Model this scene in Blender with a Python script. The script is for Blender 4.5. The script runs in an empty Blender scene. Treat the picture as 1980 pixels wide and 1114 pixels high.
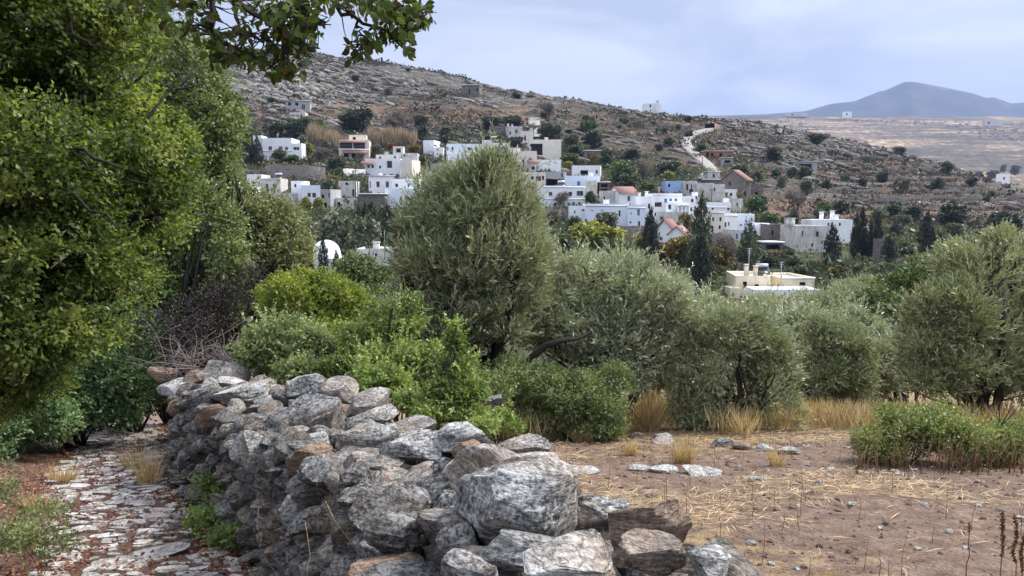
import bpy, bmesh, math, random
import numpy as np
from mathutils import Vector, Matrix
rad = math.radians
SC = bpy.context.scene
COL = SC.collection
W, H, F = 1980., 1114., 1554.
PITCH, EYE = rad(5.8), 1.65
CP, SP = math.cos(PITCH), math.sin(PITCH)

# ---------------------------------------------------------------- camera maths
def at(u, v, Y):
    """world point at forward distance Y seen at photo pixel (u, v)"""
    a, b = (u - 990) / F, (557 - v) / F
    dx, dy, dz = a, CP + b * SP, -SP + b * CP
    t = Y / dy
    return np.array([dx * t, Y, EYE + dz * t])

def project(p):
    x, y, z = p[..., 0], p[..., 1], p[..., 2] - EYE
    f = y * CP - z * SP
    up = y * SP + z * CP
    return 990 + F * x / f, 557 - F * up / f, f

# ---------------------------------------------------------------- noise
def _hash(i, j, k, seed):
    n = (i * 374761393 + j * 668265263 + k * 2147483647 + seed * 1274126177) & 0xFFFFFFFF
    n = ((n ^ (n >> 13)) * 1274126177) & 0xFFFFFFFF
    n = (n ^ (n >> 16)) & 0xFFFF
    return n / 65535.0

def vnoise(p, seed=0):
    p = np.asarray(p, float)
    i = np.floor(p).astype(np.int64)
    f = p - i
    f = f * f * (3 - 2 * f)
    r = 0
    for a in (0, 1):
        for b in (0, 1):
            for c in (0, 1):
                w = (f[:, 0] if a else 1 - f[:, 0]) * (f[:, 1] if b else 1 - f[:, 1]) * (f[:, 2] if c else 1 - f[:, 2])
                r = r + w * _hash(i[:, 0] + a, i[:, 1] + b, i[:, 2] + c, seed)
    return r

def fbm(p, seed=0, octaves=4, gain=.5):
    s, a, t = 0, 1., 0.
    p = np.asarray(p, float)
    for o in range(octaves):
        s = s + a * vnoise(p, seed + o * 17)
        t += a
        a *= gain
        p = p * 2.03 + 5.1
    return s / t

def smooth(x, a, b):
    t = np.clip((x - a) / (b - a), 0, 1)
    return t * t * (3 - 2 * t)

# ---------------------------------------------------------------- meshes
class MB:
    """collects vertices, faces and per-vertex attributes; builds ONE mesh object"""
    def __init__(self):
        self.v, self.f, self.t, self.c, self.n = [], [], [], [], 0
    def add(self, V, faces, tint=0., co=None, mat=0):
        V = np.asarray(V, np.float64).reshape(-1, 3)
        if isinstance(faces, np.ndarray):
            groups = [faces]
        else:
            by = {}
            for q in faces:
                by.setdefault(len(q), []).append(q)
            groups = [np.array(g) for g in by.values()]
        for g in groups:
            self.f.append((g.astype(np.int64) + self.n, mat))
        self.v.append(V)
        self.t.append(np.broadcast_to(np.asarray(tint, float), (len(V),)))
        self.c.append(V * 0 if co is None else co)
        self.n += len(V)
    def box(self, x0, y0, z0, x1, y1, z1, tint=0., mat=0, M=None):
        V = np.array([[x, y, z] for x in (x0, x1) for y in (y0, y1) for z in (z0, z1)], float)
        if M is not None:
            V = V @ np.array(M.to_3x3()).T + np.array(M.translation)
        self.add(V, [(0, 1, 3, 2), (4, 6, 7, 5), (0, 4, 5, 1), (2, 3, 7, 6), (0, 2, 6, 4), (1, 5, 7, 3)], tint, mat=mat)
    def tube(self, pts, radii, sides=6, tint=0., mat=0):
        P = np.asarray(pts, float)
        n = len(P)
        R = np.broadcast_to(np.asarray(radii, float), (n,))
        T = np.gradient(P, axis=0)
        T /= np.linalg.norm(T, axis=1)[:, None] + 1e-9
        ref = np.array([.31, .17, .93]) if abs(T[0, 2]) < .8 else np.array([.93, .31, .17])
        A = np.cross(T, ref); A /= np.linalg.norm(A, axis=1)[:, None] + 1e-9
        B = np.cross(T, A)
        th = np.linspace(0, 2 * np.pi, sides, endpoint=False)
        V = P[:, None] + R[:, None, None] * (A[:, None] * np.cos(th)[None, :, None] + B[:, None] * np.sin(th)[None, :, None])
        i = np.arange(n - 1)[:, None] * sides
        k = np.arange(sides)[None]
        k2 = (k + 1) % sides
        q = np.stack([i + k, i + k2, i + sides + k2, i + sides + k], -1).reshape(-1, 4)
        self.add(V.reshape(-1, 3), q, tint, mat=mat)
        self.f.append((np.array([list(range(sides))[::-1]]) + self.n - n * sides, mat))
        self.f.append((np.array([list(range(sides))]) + self.n - sides, mat))
    def build(self, name, mats, parent=None, origin=None, smooth_=False, co=False, link=True, sharp=None):
        V = np.concatenate(self.v)
        if origin is not None:
            V = V - np.asarray(origin)
        me = bpy.data.meshes.new(name)
        me.vertices.add(len(V))
        me.vertices.foreach_set('co', V.astype(np.float32).ravel())
        loops = np.concatenate([g.ravel() for g, _ in self.f]).astype(np.int32)
        sizes = np.concatenate([np.full(len(g), g.shape[1]) for g, _ in self.f])
        mi = np.concatenate([np.full(len(g), m) for g, m in self.f]).astype(np.int32)
        me.loops.add(len(loops))
        me.loops.foreach_set('vertex_index', loops)
        me.polygons.add(len(sizes))
        me.polygons.foreach_set('loop_start', (np.cumsum(sizes) - sizes).astype(np.int32))
        me.polygons.foreach_set('material_index', mi)
        if smooth_:
            me.polygons.foreach_set('use_smooth', np.ones(len(sizes), bool))
        me.update(calc_edges=True)
        if sharp: me.set_sharp_from_angle(angle=rad(sharp))
        t = me.attributes.new('tint', 'FLOAT', 'POINT')
        t.data.foreach_set('value', np.concatenate(self.t).astype(np.float32))
        if co:
            c = me.attributes.new('rockco', 'FLOAT_VECTOR', 'POINT')
            c.data.foreach_set('vector', np.concatenate(self.c).astype(np.float32).ravel())
        for m in (mats if isinstance(mats, (list, tuple)) else [mats]):
            me.materials.append(m)
        o = bpy.data.objects.new(name, me)
        if parent is not None:
            o.parent = parent
        elif origin is not None:
            o.location = origin
        if link:
            COL.objects.link(o)
        return o

def tag(o, label=None, cat=None, group=None, kind=None):
    if label: o['label'] = label
    if cat: o['category'] = cat
    if group: o['group'] = group
    if kind: o['kind'] = kind
    return o

def empty(name, loc, rz=0., label=None, cat=None, group=None):
    o = bpy.data.objects.new(name, None)
    o.empty_display_size = .2
    o.location = tuple(loc)
    o.rotation_euler = (0, 0, rz)
    COL.objects.link(o)
    return tag(o, label, cat, group)

def copy_tree(o, parent=None):
    c = o.copy()
    COL.objects.link(c)
    c.parent = parent
    for ch in o.children:
        copy_tree(ch, c)
    return c

# ---------------------------------------------------------------- material helper
class G:
    def __init__(self, name):
        self.m = bpy.data.materials.new(name)
        self.m.use_nodes = True
        self.t = self.m.node_tree
        self.t.nodes.clear()
        self.out = self.t.nodes.new('ShaderNodeOutputMaterial')
    def n(self, typ, props=None, **ins):
        nd = self.t.nodes.new('ShaderNode' + typ)
        for k, v in (props or {}).items():
            setattr(nd, k, v)
        for k, v in ins.items():
            key = int(k[1:]) if k[0] == 'i' and k[1:].isdigit() else k.replace('_', ' ')
            self.set(nd.inputs[key], v)
        return nd
    def set(self, sock, v):
        if isinstance(v, bpy.types.NodeSocket):
            self.t.links.new(v, sock)
        elif isinstance(v, bpy.types.Node):
            self.t.links.new(v.outputs[0], sock)
        elif isinstance(v, (tuple, list)) and sock.type == 'RGBA' and len(v) == 3:
            sock.default_value = (*v, 1)
        else:
            sock.default_value = v
    def attr(self, name, out='Fac'):
        return self.n('Attribute', {'attribute_name': name}).outputs[out]
    def pos(self):
        return self.n('NewGeometry').outputs['Position']
    def scaled(self, vec, s):
        return self.n('VectorMath', {'operation': 'MULTIPLY'}, i0=vec, i1=s).outputs[0]
    def noise(self, vec, scale, detail=4., rough=.55, dist=0.):
        return self.n('TexNoise', None, Vector=vec, Scale=scale, Detail=detail, Roughness=rough, Distortion=dist).outputs['Fac']
    def vor(self, vec, scale, feature='F1', out='Distance'):
        return self.n('TexVoronoi', {'feature': feature}, Vector=vec, Scale=scale).outputs[out]
    def ramp(self, fac, stops, interp='LINEAR'):
        r = self.n('ValToRGB', None, Fac=fac)
        r.color_ramp.interpolation = interp
        el = r.color_ramp.elements
        while len(el) < len(stops):
            el.new(.5)
        for e, (p, c) in zip(el, stops):
            e.position = p
            e.color = (c, c, c, 1) if isinstance(c, (int, float)) else (*c, 1)
        return r.outputs[0]
    def mix(self, fac, a, b, blend='MIX'):
        nd = self.n('Mix', {'data_type': 'RGBA', 'blend_type': blend})
        self.set(nd.inputs[0], fac); self.set(nd.inputs[6], a); self.set(nd.inputs[7], b)
        return nd.outputs[2]
    def math(self, op, a, b=0., c=None):
        nd = self.n('Math', {'operation': op})
        self.set(nd.inputs[0], a); self.set(nd.inputs[1], b)
        if c is not None: self.set(nd.inputs[2], c)
        return nd.outputs[0]
    def bump(self, h, strength=.5, dist=.02):
        return self.n('Bump', None, Height=h, Strength=strength, Distance=dist).outputs[0]
    def surf(self, col, rough=.85, normal=None, spec=.3, **kw):
        p = self.n('BsdfPrincipled', None, Base_Color=col, Roughness=rough)
        p.inputs['Specular IOR Level'].default_value = spec
        if normal is not None: self.set(p.inputs['Normal'], normal)
        for k, v in kw.items(): self.set(p.inputs[k.replace('_', ' ')], v)
        self.t.links.new(p.outputs[0], self.out.inputs[0])
        return self.m
MAT = {}

def mat_rock(name, lo, mid, hi, ochre=.5, scale=1., use_co=True):
    g = G(name)
    co = g.attr('rockco', 'Vector') if use_co else g.pos()
    tint = g.attr('tint')
    big = g.noise(co, 3.2 * scale, 6., .62, .6)
    speck = g.noise(co, 46. * scale, 5., .74)
    fine = g.noise(co, 80. * scale, 3., .7)
    band = g.noise(g.scaled(co, (2.2, 2.2, 17.)), 2.6 * scale, 5., .62, 1.1)
    spw = g.ramp(g.noise(co, 1.3 * scale, 3., .5), [(.35, .25), (.65, .70)])
    s = g.math('ADD', g.math('MULTIPLY', big, .26), g.math('ADD', g.math('MULTIPLY', g.math('SUBTRACT', speck, .5), spw), .31))
    s = g.math('ADD', s, g.math('MULTIPLY', band, .14))
    col = g.ramp(s, [(.425, lo), (.49, mid), (.56, hi)])
    och = g.ramp(g.noise(co, 2.1 * scale, 4., .6), [(.45, 0.), (.62, 1.)])
    och = g.math('MULTIPLY', och, ochre * .55)
    col = g.mix(och, col, (.33, .22, .12))
    warm = g.ramp(tint, [(.80, 0.), (.86, 1.)])
    col = g.mix(g.math('MULTIPLY', warm, .88), col, g.ramp(s, [(.36, (.10, .06, .038)), (.5, (.27, .175, .115)), (.62, (.45, .34, .24))]))
    lich = g.ramp(g.noise(co, 13. * scale, 4., .6), [(.58, 0.), (.64, 1.)])
    col = g.mix(g.math('MULTIPLY', lich, .35), col, (.50, .50, .46))
    crack = g.ramp(g.noise(g.scaled(co, (1.5, 1.5, 11.)), 3.4 * scale, 4., .6, 1.6), [(.478, 0.), (.496, 1.), (.504, 1.), (.522, 0.)])
    dk = g.ramp(g.noise(co, 7. * scale, 5., .7), [(.40, 1.), (.48, 0.)])
    col = g.mix(g.math('MULTIPLY', dk, .42), col, (.055, .055, .055))
    col = g.mix(g.math('MULTIPLY', crack, .42), col, (.04, .038, .036))
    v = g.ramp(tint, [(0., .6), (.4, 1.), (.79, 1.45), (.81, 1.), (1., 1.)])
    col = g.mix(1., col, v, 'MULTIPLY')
    h = g.math('ADD', g.math('MULTIPLY', band, .9), g.math('ADD', g.math('MULTIPLY', speck, .9), g.math('MULTIPLY', fine, .25)))
    h = g.math('SUBTRACT', h, g.math('MULTIPLY', crack, .45))
    h = g.math('SUBTRACT', h, g.math('MULTIPLY', g.ramp(band, [(.40, 1.), (.46, 0.)]), .25))
    return g.surf(col, .9, g.bump(h, .85, .03 / scale), .25)
MAT['rock'] = mat_rock('lichen_gneiss', (.04, .04, .041), (.23, .226, .215), (.52, .512, .49), .75)
MAT['slab'] = mat_rock('path_marble', (.20, .165, .14), (.42, .385, .345), (.64, .605, .56), .6)
MAT['rubble'] = mat_rock('shade_toned_rubble', (.013, .013, .013), (.125, .12, .112), (.37, .36, .34), .7)  # darkened: the shade on the wall's path face is put into the colour
MAT['hillrock'] = mat_rock('hill_gneiss', (.05, .044, .038), (.165, .147, .126), (.36, .335, .30), .45, .22)
MAT['masonry'] = mat_rock('dry_masonry', (.10, .09, .08), (.31, .275, .24), (.48, .44, .39), .7, .5, False)

def mat_leaf(name, a, b, c, back=None, trans=.3, rough=.5, spec=.35):
    g = G(name)
    col = g.ramp(g.attr('tint'), [(0., a), (.5, b), (1., c)])
    if back is not None:
        col = g.mix(g.n('NewGeometry').outputs['Backfacing'], col, back)
    p = g.n('BsdfPrincipled', None, Base_Color=col, Roughness=rough)
    p.inputs['Specular IOR Level'].default_value = spec
    tc = g.mix(1., col, (1.5, 1.55, .7), 'MULTIPLY')
    tr = g.n('BsdfTranslucent', None, Color=tc)
    m = g.n('MixShader', None, Fac=trans, i1=p.outputs[0], i2=tr.outputs[0])
    g.t.links.new(m.outputs[0], g.out.inputs[0])
    return g.m
MAT['oak'] = mat_leaf('oak_leaf', (.045, .078, .022), (.12, .168, .043), (.30, .33, .11), None, .48)
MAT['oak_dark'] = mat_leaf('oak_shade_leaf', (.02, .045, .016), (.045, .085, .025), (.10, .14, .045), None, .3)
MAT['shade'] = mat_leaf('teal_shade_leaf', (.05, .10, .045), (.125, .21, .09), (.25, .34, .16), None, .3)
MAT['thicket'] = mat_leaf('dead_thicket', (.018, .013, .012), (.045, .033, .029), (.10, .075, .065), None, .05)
MAT['bough_leaf'] = mat_leaf('bough_leaf', (.045, .028, .014), (.045, .075, .018), (.11, .15, .035), None, .3, .6, .15)
MAT['oak_grey'] = mat_leaf('dusty_oak_leaf', (.06, .085, .035), (.16, .20, .08), (.33, .37, .18), None, .3)
MAT['olive'] = mat_leaf('olive_leaf', (.08, .10, .042), (.22, .245, .12), (.48, .49, .31), (.34, .36, .26), .15, .4)
MAT['olive_pale'] = mat_leaf('silver_olive_leaf', (.12, .145, .07), (.30, .325, .195), (.56, .575, .41), (.40, .42, .33), .15, .4)
MAT['olive_warm'] = mat_leaf('yellowish_olive_leaf', (.09, .11, .045), (.22, .245, .11), (.44, .46, .25), (.35, .36, .24), .15, .4)
MAT['mastic'] = mat_leaf('mastic_leaf', (.07, .11, .028), (.17, .235, .07), (.36, .42, .16), None, .35, .4)
MAT['yellowgreen'] = mat_leaf('yellow_green_leaf', (.08, .11, .02), (.18, .22, .04), (.33, .35, .08), None, .38)
MAT['spurge'] = mat_leaf('spiny_shrub_leaf', (.07, .10, .03), (.16, .19, .06), (.31, .33, .12), None, .25)
MAT['dusty'] = mat_leaf('dusty_shrub_leaf', (.09, .10, .045), (.19, .205, .095), (.34, .35, .19), None, .25)
MAT['brownleaf'] = mat_leaf('brown_leaf', (.05, .025, .015), (.12, .06, .03), (.22, .12, .05), None, .2)
MAT['litter'] = mat_leaf('leaf_litter', (.055, .018, .012), (.16, .06, .035), (.33, .17, .09), None, .05, .75)
MAT['straw'] = mat_leaf('dry_straw', (.28, .17, .08), (.50, .36, .19), (.68, .54, .33), None, .2, .6)
MAT['stalk'] = mat_leaf('brown_stalk', (.10, .05, .025), (.22, .12, .06), (.38, .24, .12), None, .1, .7)
MAT['far_dark'] = mat_leaf('dark_evergreen', (.022, .036, .020), (.052, .072, .038), (.11, .13, .07), None, .1)
MAT['far_green'] = mat_leaf('mid_green_foliage', (.045, .075, .025), (.10, .145, .045), (.19, .24, .08), None, .15)
MAT['far_grey'] = mat_leaf('grey_green_foliage', (.07, .085, .05), (.14, .155, .095), (.25, .27, .17), None, .12)
MAT['far_cypress'] = mat_leaf('cypress_foliage', (.006, .010, .007), (.015, .022, .013), (.034, .044, .026), None, .05)
MAT['far_yellow'] = mat_leaf('yellowing_foliage', (.12, .14, .025), (.25, .26, .05), (.40, .39, .10), None, .2)
MAT['far_brown'] = mat_leaf('autumn_foliage', (.09, .065, .02), (.19, .135, .04), (.33, .24, .08), None, .15)
MAT['far_bare'] = mat_leaf('bare_twigs', (.09, .07, .06), (.17, .14, .12), (.28, .24, .21), None, .05)
MAT['far_red'] = mat_leaf('rust_foliage', (.14, .05, .025), (.25, .10, .045), (.38, .17, .08), None, .1)
MAT['reed'] = mat_leaf('dry_reed', (.18, .125, .085), (.32, .24, .165), (.48, .38, .27), None, .15)

def mat_bark(name, a, b):
    g = G(name)
    n = g.noise(g.scaled(g.pos(), (9, 9, 2.)), 6., 6., .7)
    return g.surf(g.ramp(n, [(.3, a), (.7, b)]), .9, g.bump(n, .8, .02), .2)
MAT['bark'] = mat_bark('dark_bark', (.012, .010, .009), (.06, .05, .042))
MAT['bark_grey'] = mat_bark('grey_bark', (.035, .03, .027), (.14, .12, .105))
MAT['twig'] = mat_bark('dead_twig', (.10, .08, .075), (.27, .225, .21))

def mat_plaster(name, base, stain, amt):
    g = G(name)
    p = g.pos()
    n = g.noise(p, .9, 5., .6)
    d = g.noise(g.scaled(p, (1.3, 1.3, .25)), 2.2, 5., .65)
    m = g.math('MULTIPLY', g.ramp(g.math('ADD', g.math('MULTIPLY', n, .5), g.math('MULTIPLY', d, .5)), [(.42, 0.), (.66, 1.)]), amt)
    col = g.mix(m, base, stain)
    return g.surf(col, .85, g.bump(n, .2, .03), .2)
MAT['white'] = mat_plaster('limewash', (.86, .865, .875), (.58, .58, .57), .5)
MAT['shade_white'] = mat_plaster('shade_blue_limewash', (.76, .81, .89), (.62, .65, .68), .4)  # limewash with the skylight blue of shaded fronts painted in
MAT['cream'] = mat_plaster('cream_render', (.74, .70, .61), (.48, .44, .36), .6)
MAT['oldwhite'] = mat_plaster('worn_limewash', (.64, .62, .58), (.30, .28, .25), .9)
MAT['concrete'] = mat_plaster('grey_concrete', (.40, .40, .40), (.24, .24, .23), .8)
MAT['tan'] = mat_plaster('pale_stucco', (.70, .62, .53), (.55, .47, .38), .4)
MAT['yellowcream'] = mat_plaster('yellow_cream_render', (.80, .71, .52), (.55, .47, .34), .8)
MAT['roofwhite'] = mat_plaster('white_roof', (.80, .80, .80), (.55, .54, .52), .6)
MAT['roofgrey'] = mat_plaster('grey_roof', (.50, .49, .47), (.30, .29, .27), .8)
MAT['pink'] = mat_plaster('brick_ruin', (.36, .17, .12), (.22, .11, .08), .6)
MAT['skyblue'] = mat_plaster('blue_paint', (.30, .46, .72), (.52, .58, .68), .8)
def mat_flat(name, c, rough=.6, spec=.3, var=.25):
    g = G(name)
    n = g.noise(g.pos(), 3., 4., .6)
    return g.surf(g.mix(g.math('MULTIPLY', n, var), c, tuple(x * .5 for x in c)), rough, None, spec)
MAT['pane'] = mat_flat('dark_pane', (.035, .035, .04), .2, .5)
MAT['dark'] = mat_flat('dark_opening', (.02, .018, .017), .9)
MAT['shutter'] = mat_flat('brown_shutter', (.14, .06, .045))
MAT['bluedoor'] = mat_flat('blue_door', (.10, .24, .52))
MAT['greyframe'] = mat_flat('grey_frame', (.42, .42, .42))
MAT['whiteframe'] = mat_flat('white_frame', (.78, .78, .78))
MAT['pole'] = mat_flat('weathered_pole', (.10, .085, .075), .9)
MAT['greenpole'] = mat_flat('green_pole', (.12, .30, .22))
MAT['metal'] = mat_flat('galvanised', (.55, .56, .58), .35, .5)
def mat_tile():
    g = G('terracotta_tiles')
    p = g.pos()
    w = g.n('TexWave', {'wave_type': 'BANDS'}, Vector=p, Scale=1.2, Distortion=1.5)
    n = g.noise(p, 2., 4., .6)
    return g.surf(g.mix(n, (.25, .125, .105), (.33, .20, .165)), .85, g.bump(w.outputs[1], .4, .05), .2)
MAT['tile'] = mat_tile()
# ================================================================ TERRAIN
def plane_z(x, y):
    return -.16 * np.clip(y, -6, 40)
FAR = [(600, ('z', 6)), (750, 372), (1000, 330), (1400, 285), (2000, 245), (2600, 222), (3300, ('z', 300)), (4500, ('z', 250)), (8200, ('z', 250))]
NEAR = [(1, ('z', -.16)), (13, ('z', -2.1)), (24, ('z', -5.6)), (40, ('z', -8.6)), (65, ('z', -11.2)), (92, ('z', -12.4))]
CTRL = {
 -300: [(120,540),(145,470),(168,405),(195,350),(212,316),(235,265),(262,215),(290,165),(340,95),(400,20),(480,('z',90))],
 0:    [(120,540),(145,470),(168,405),(195,350),(212,316),(235,267),(262,220),(290,170),(340,105),(400,35),(480,('z',80))],
 330:  [(120,540),(145,470),(168,405),(195,350),(212,316),(235,270),(262,226),(290,184),(340,122),(400,60),(480,('z',70))],
 600:  [(120,540),(145,470),(168,405),(195,350),(212,316),(235,270),(262,229),(290,190),(340,140),(400,94),(480,('z',60))],
 760:  [(120,540),(145,470),(168,410),(190,378),(208,345),(225,312),(250,270),(275,235),(310,190),(350,148),(395,113),(480,('z',50))],
 900:  [(120,540),(145,470),(168,412),(190,365),(215,318),(240,285),(270,245),(310,190),(345,160),(385,141),(460,('z',40))],
 1040: [(120,540),(145,485),(168,435),(188,400),(203,360),(218,332),(235,304),(258,272),(280,240),(310,208),(350,174),(430,('z',30))],
 1200: [(120,530),(145,475),(165,436),(185,395),(205,360),(225,335),(255,300),(285,262),(310,235),(350,204),(430,('z',22))],
 1340: [(105,560),(120,520),(140,468),(160,432),(180,400),(200,375),(220,345),(245,305),(265,280),(290,252),(335,219),(430,('z',14))],
 1480: [(100,590),(120,530),(140,480),(158,445),(180,410),(205,370),(235,330),(270,285),(300,254),(332,237),(430,('z',10))],
 1600: [(120,530),(140,490),(158,460),(180,430),(205,400),(230,370),(260,330),(300,280),(330,257),(430,('z',8))],
 1700: [(120,525),(140,495),(160,460),(185,430),(210,400),(240,365),(280,310),(315,278),(410,('z',8))],
 1800: [(120,525),(145,485),(170,450),(200,420),(230,385),(265,340),(300,304),(400,('z',8))],
 1900: [(120,520),(145,490),(170,455),(200,425),(230,390),(260,357),(282,337),(390,('z',6))],
 1980: [(120,520),(145,490),(170,460),(200,430),(225,400),(247,375),(360,('z',4))],
 2300: [(120,520),(145,495),(170,470),(200,445),(225,420),(245,405),(360,('z',2))],
}
def _build_table():
    LR = np.linspace(math.log(1.), math.log(8200.), 900)
    azs, rows = [], []
    for u in sorted(CTRL):
        a = at(u, 300, 100.)
        az = math.atan2(a[0], a[1]); k = math.hypot(a[0], a[1]) / 100.
        rr, zz = [], []
        for Y, q in NEAR + CTRL[u] + FAR:
            z = q[1] if isinstance(q, tuple) else at(u, q, Y)[2]
            rr.append(Y * k); zz.append(z)
        z = np.interp(np.exp(LR), rr, zz)
        kern = np.exp(-.5 * (np.arange(-9, 10) / 4.) ** 2); kern /= kern.sum()
        zs = np.convolve(np.pad(z, 9, mode='edge'), kern, 'valid')
        azs.append(az); rows.append(zs)
    A = np.linspace(azs[0], azs[-1], 400)
    T = np.stack([np.interp(A, azs, [r[j] for r in rows]) for j in range(len(LR))], 1)
    kern = np.exp(-.5 * (np.arange(-12, 13) / 5.) ** 2); kern /= kern.sum()
    T = np.apply_along_axis(lambda c: np.convolve(np.pad(c, 12, mode='edge'), kern, 'valid'), 0, T)
    return A, LR, T
TA, TL, TT = _build_table()
PATH = np.array([(.4, -6), (-.3, -2), (-.75, 0), (-1.35, 2.5), (-2.45, 5.2), (-3.35, 6.8), (-4.35, 8.7), (-5.3, 10.8), (-6.3, 13.), (-7.6, 16.)])
def path_dist(x, y):
    d = np.full(np.shape(x), 99.)
    for (ax, ay), (bx, by) in zip(PATH[:-1], PATH[1:]):
        L = (bx - ax) ** 2 + (by - ay) ** 2
        t = np.clip(((x - ax) * (bx - ax) + (y - ay) * (by - ay)) / L, 0, 1)
        d = np.minimum(d, np.hypot(x - ax - t * (bx - ax), y - ay - t * (by - ay)))
    return d
def path_side(x, y):
    """signed sideways distance from the path's line, negative to its left"""
    return x - np.interp(y, PATH[:, 1], PATH[:, 0])

def ground(x, y, detail=True):
    x = np.atleast_1d(np.asarray(x, float)); y = np.atleast_1d(np.asarray(y, float))
    r = np.hypot(x, y); az = np.arctan2(x, y)
    lr = np.log(np.clip(r, 1.01, 8190))
    fi = np.clip((az - TA[0]) / (TA[-1] - TA[0]) * (len(TA) - 1), 0, len(TA) - 1.001)
    fj = np.clip((lr - TL[0]) / (TL[-1] - TL[0]) * (len(TL) - 1), 0, len(TL) - 1.001)
    i, j = fi.astype(int), fj.astype(int); a, b = fi - i, fj - j
    z = (TT[i, j] * (1 - a) + TT[i + 1, j] * a) * (1 - b) + (TT[i, j + 1] * (1 - a) + TT[i + 1, j + 1] * a) * b
    # behind and beside the photograph the valley side simply goes on
    back = smooth(np.abs(az), 1.0, 1.9) * smooth(r, 10, 60)
    z = z * (1 - back) + back * (1.5 + .05 * np.clip(r, 0, 900) * (1 - smooth(r, 900, 4000)))
    w = smooth(r, 13., 22.)
    n2 = np.stack([x * .9, y * .9, x * 0], -1)
    zp = plane_z(x, y)
    ps = path_side(x, y)
    zp = zp + .22 * smooth(-ps, .9, 2.2) * smooth(y, -2, 2)
    zp = zp + (fbm(n2, 5, 3) - .5) * .10 * smooth(np.abs(ps), .4, 1.2)
    z = zp * (1 - w) + z * w
    if detail:
        u, v, f = project(np.stack([x, y, z], -1))
        hill = smooth(r, 175, 240) * (1 - smooth(r, 470, 560))
        q = np.stack([x, y, z], -1)
        # strata that dip to the right
        s = np.stack([x * .035 + z * .02, y * .05, (z + x * .35) * .22], -1)
        amp = 2.6 * smooth(z, 18, 45) + .5
        amp = amp * smooth(r, 210, 260)
        z = z + hill * ((fbm(s, 3, 4) - .5) * amp + (fbm(q * .28, 9, 3) - .5) * .9)
        # terraces on the lower right slope
        ter = hill * smooth(az, .22, .30) * smooth(26 - z, 0, 8)
        st = 1.9
        zq = z + (fbm(q * .03, 21, 2) - .5) * 3.
        fr = zq / st - np.floor(zq / st)
        z = z + ter * st * (smooth(fr, .55, .98) - fr)
        far = smooth(r, 560, 800)
        st = 7.
        zq = z + (fbm(q * .006, 31, 3) - .5) * 14.
        fr = zq / st - np.floor(zq / st)
        z = z + far * (st * (smooth(fr, .6, .98) - fr) + (fbm(q * .008, 33, 3) - .5) * 6) * (1 - smooth(r, 2900, 3400))
    return z
def gz(x, y):
    return float(ground(x, y)[0])
def hit(u, v, y0=30., y1=3000.):
    """where the sight line of photo pixel (u, v) first meets the ground"""
    Y = np.exp(np.linspace(math.log(y0), math.log(y1), 1500))
    a, b = (u - 990) / F, (557 - v) / F
    t = Y / (CP + b * SP)
    x = a * t; z = EYE + t * (-SP + b * CP)
    g = ground(x, Y, False)
    k = np.nonzero(z < g)[0]
    return float(Y[k[0]]) if len(k) else None

# ---- materials of the ground
def mat_near():
    g = G('field_soil')
    p = g.pos()
    big = g.noise(p, .7, 5., .6)
    mid = g.noise(p, 5., 6., .65)
    fine = g.noise(p, 45., 5., .7)
    clod = g.vor(p, 22.)
    s = g.math('ADD', g.math('MULTIPLY', mid, .5), g.math('MULTIPLY', fine, .5))
    soil = g.ramp(s, [(.32, (.075, .05, .038)), (.5, (.19, .13, .096)), (.68, (.35, .258, .20))])
    straw = g.ramp(g.math('ADD', g.math('MULTIPLY', fine, .6), g.math('MULTIPLY', mid, .4)), [(.35, (.14, .09, .05)), (.55, (.33, .235, .125)), (.7, (.52, .40, .23))])
    st = g.math('ADD', g.attr('straw'), g.math('MULTIPLY', g.math('SUBTRACT', mid, .5), 1.3))
    col = g.mix(g.ramp(st, [(.38, 0.), (.62, 1.)]), soil, straw)
    li = g.math('ADD', g.attr('litter'), g.math('MULTIPLY', g.math('SUBTRACT', mid, .5), 1.4))
    lit = g.ramp(fine, [(.35, (.045, .02, .015)), (.5, (.13, .065, .046)), (.68, (.28, .17, .12))])
    col = g.mix(g.ramp(li, [(.35, 0.), (.65, 1.)]), col, lit)
    h = g.math('ADD', g.math('MULTIPLY', fine, .7), g.math('ADD', g.math('MULTIPLY', mid, .8), g.math('MULTIPLY', clod, .5)))
    return g.surf(col, .95, g.bump(h, .9, .05), .15)
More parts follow.
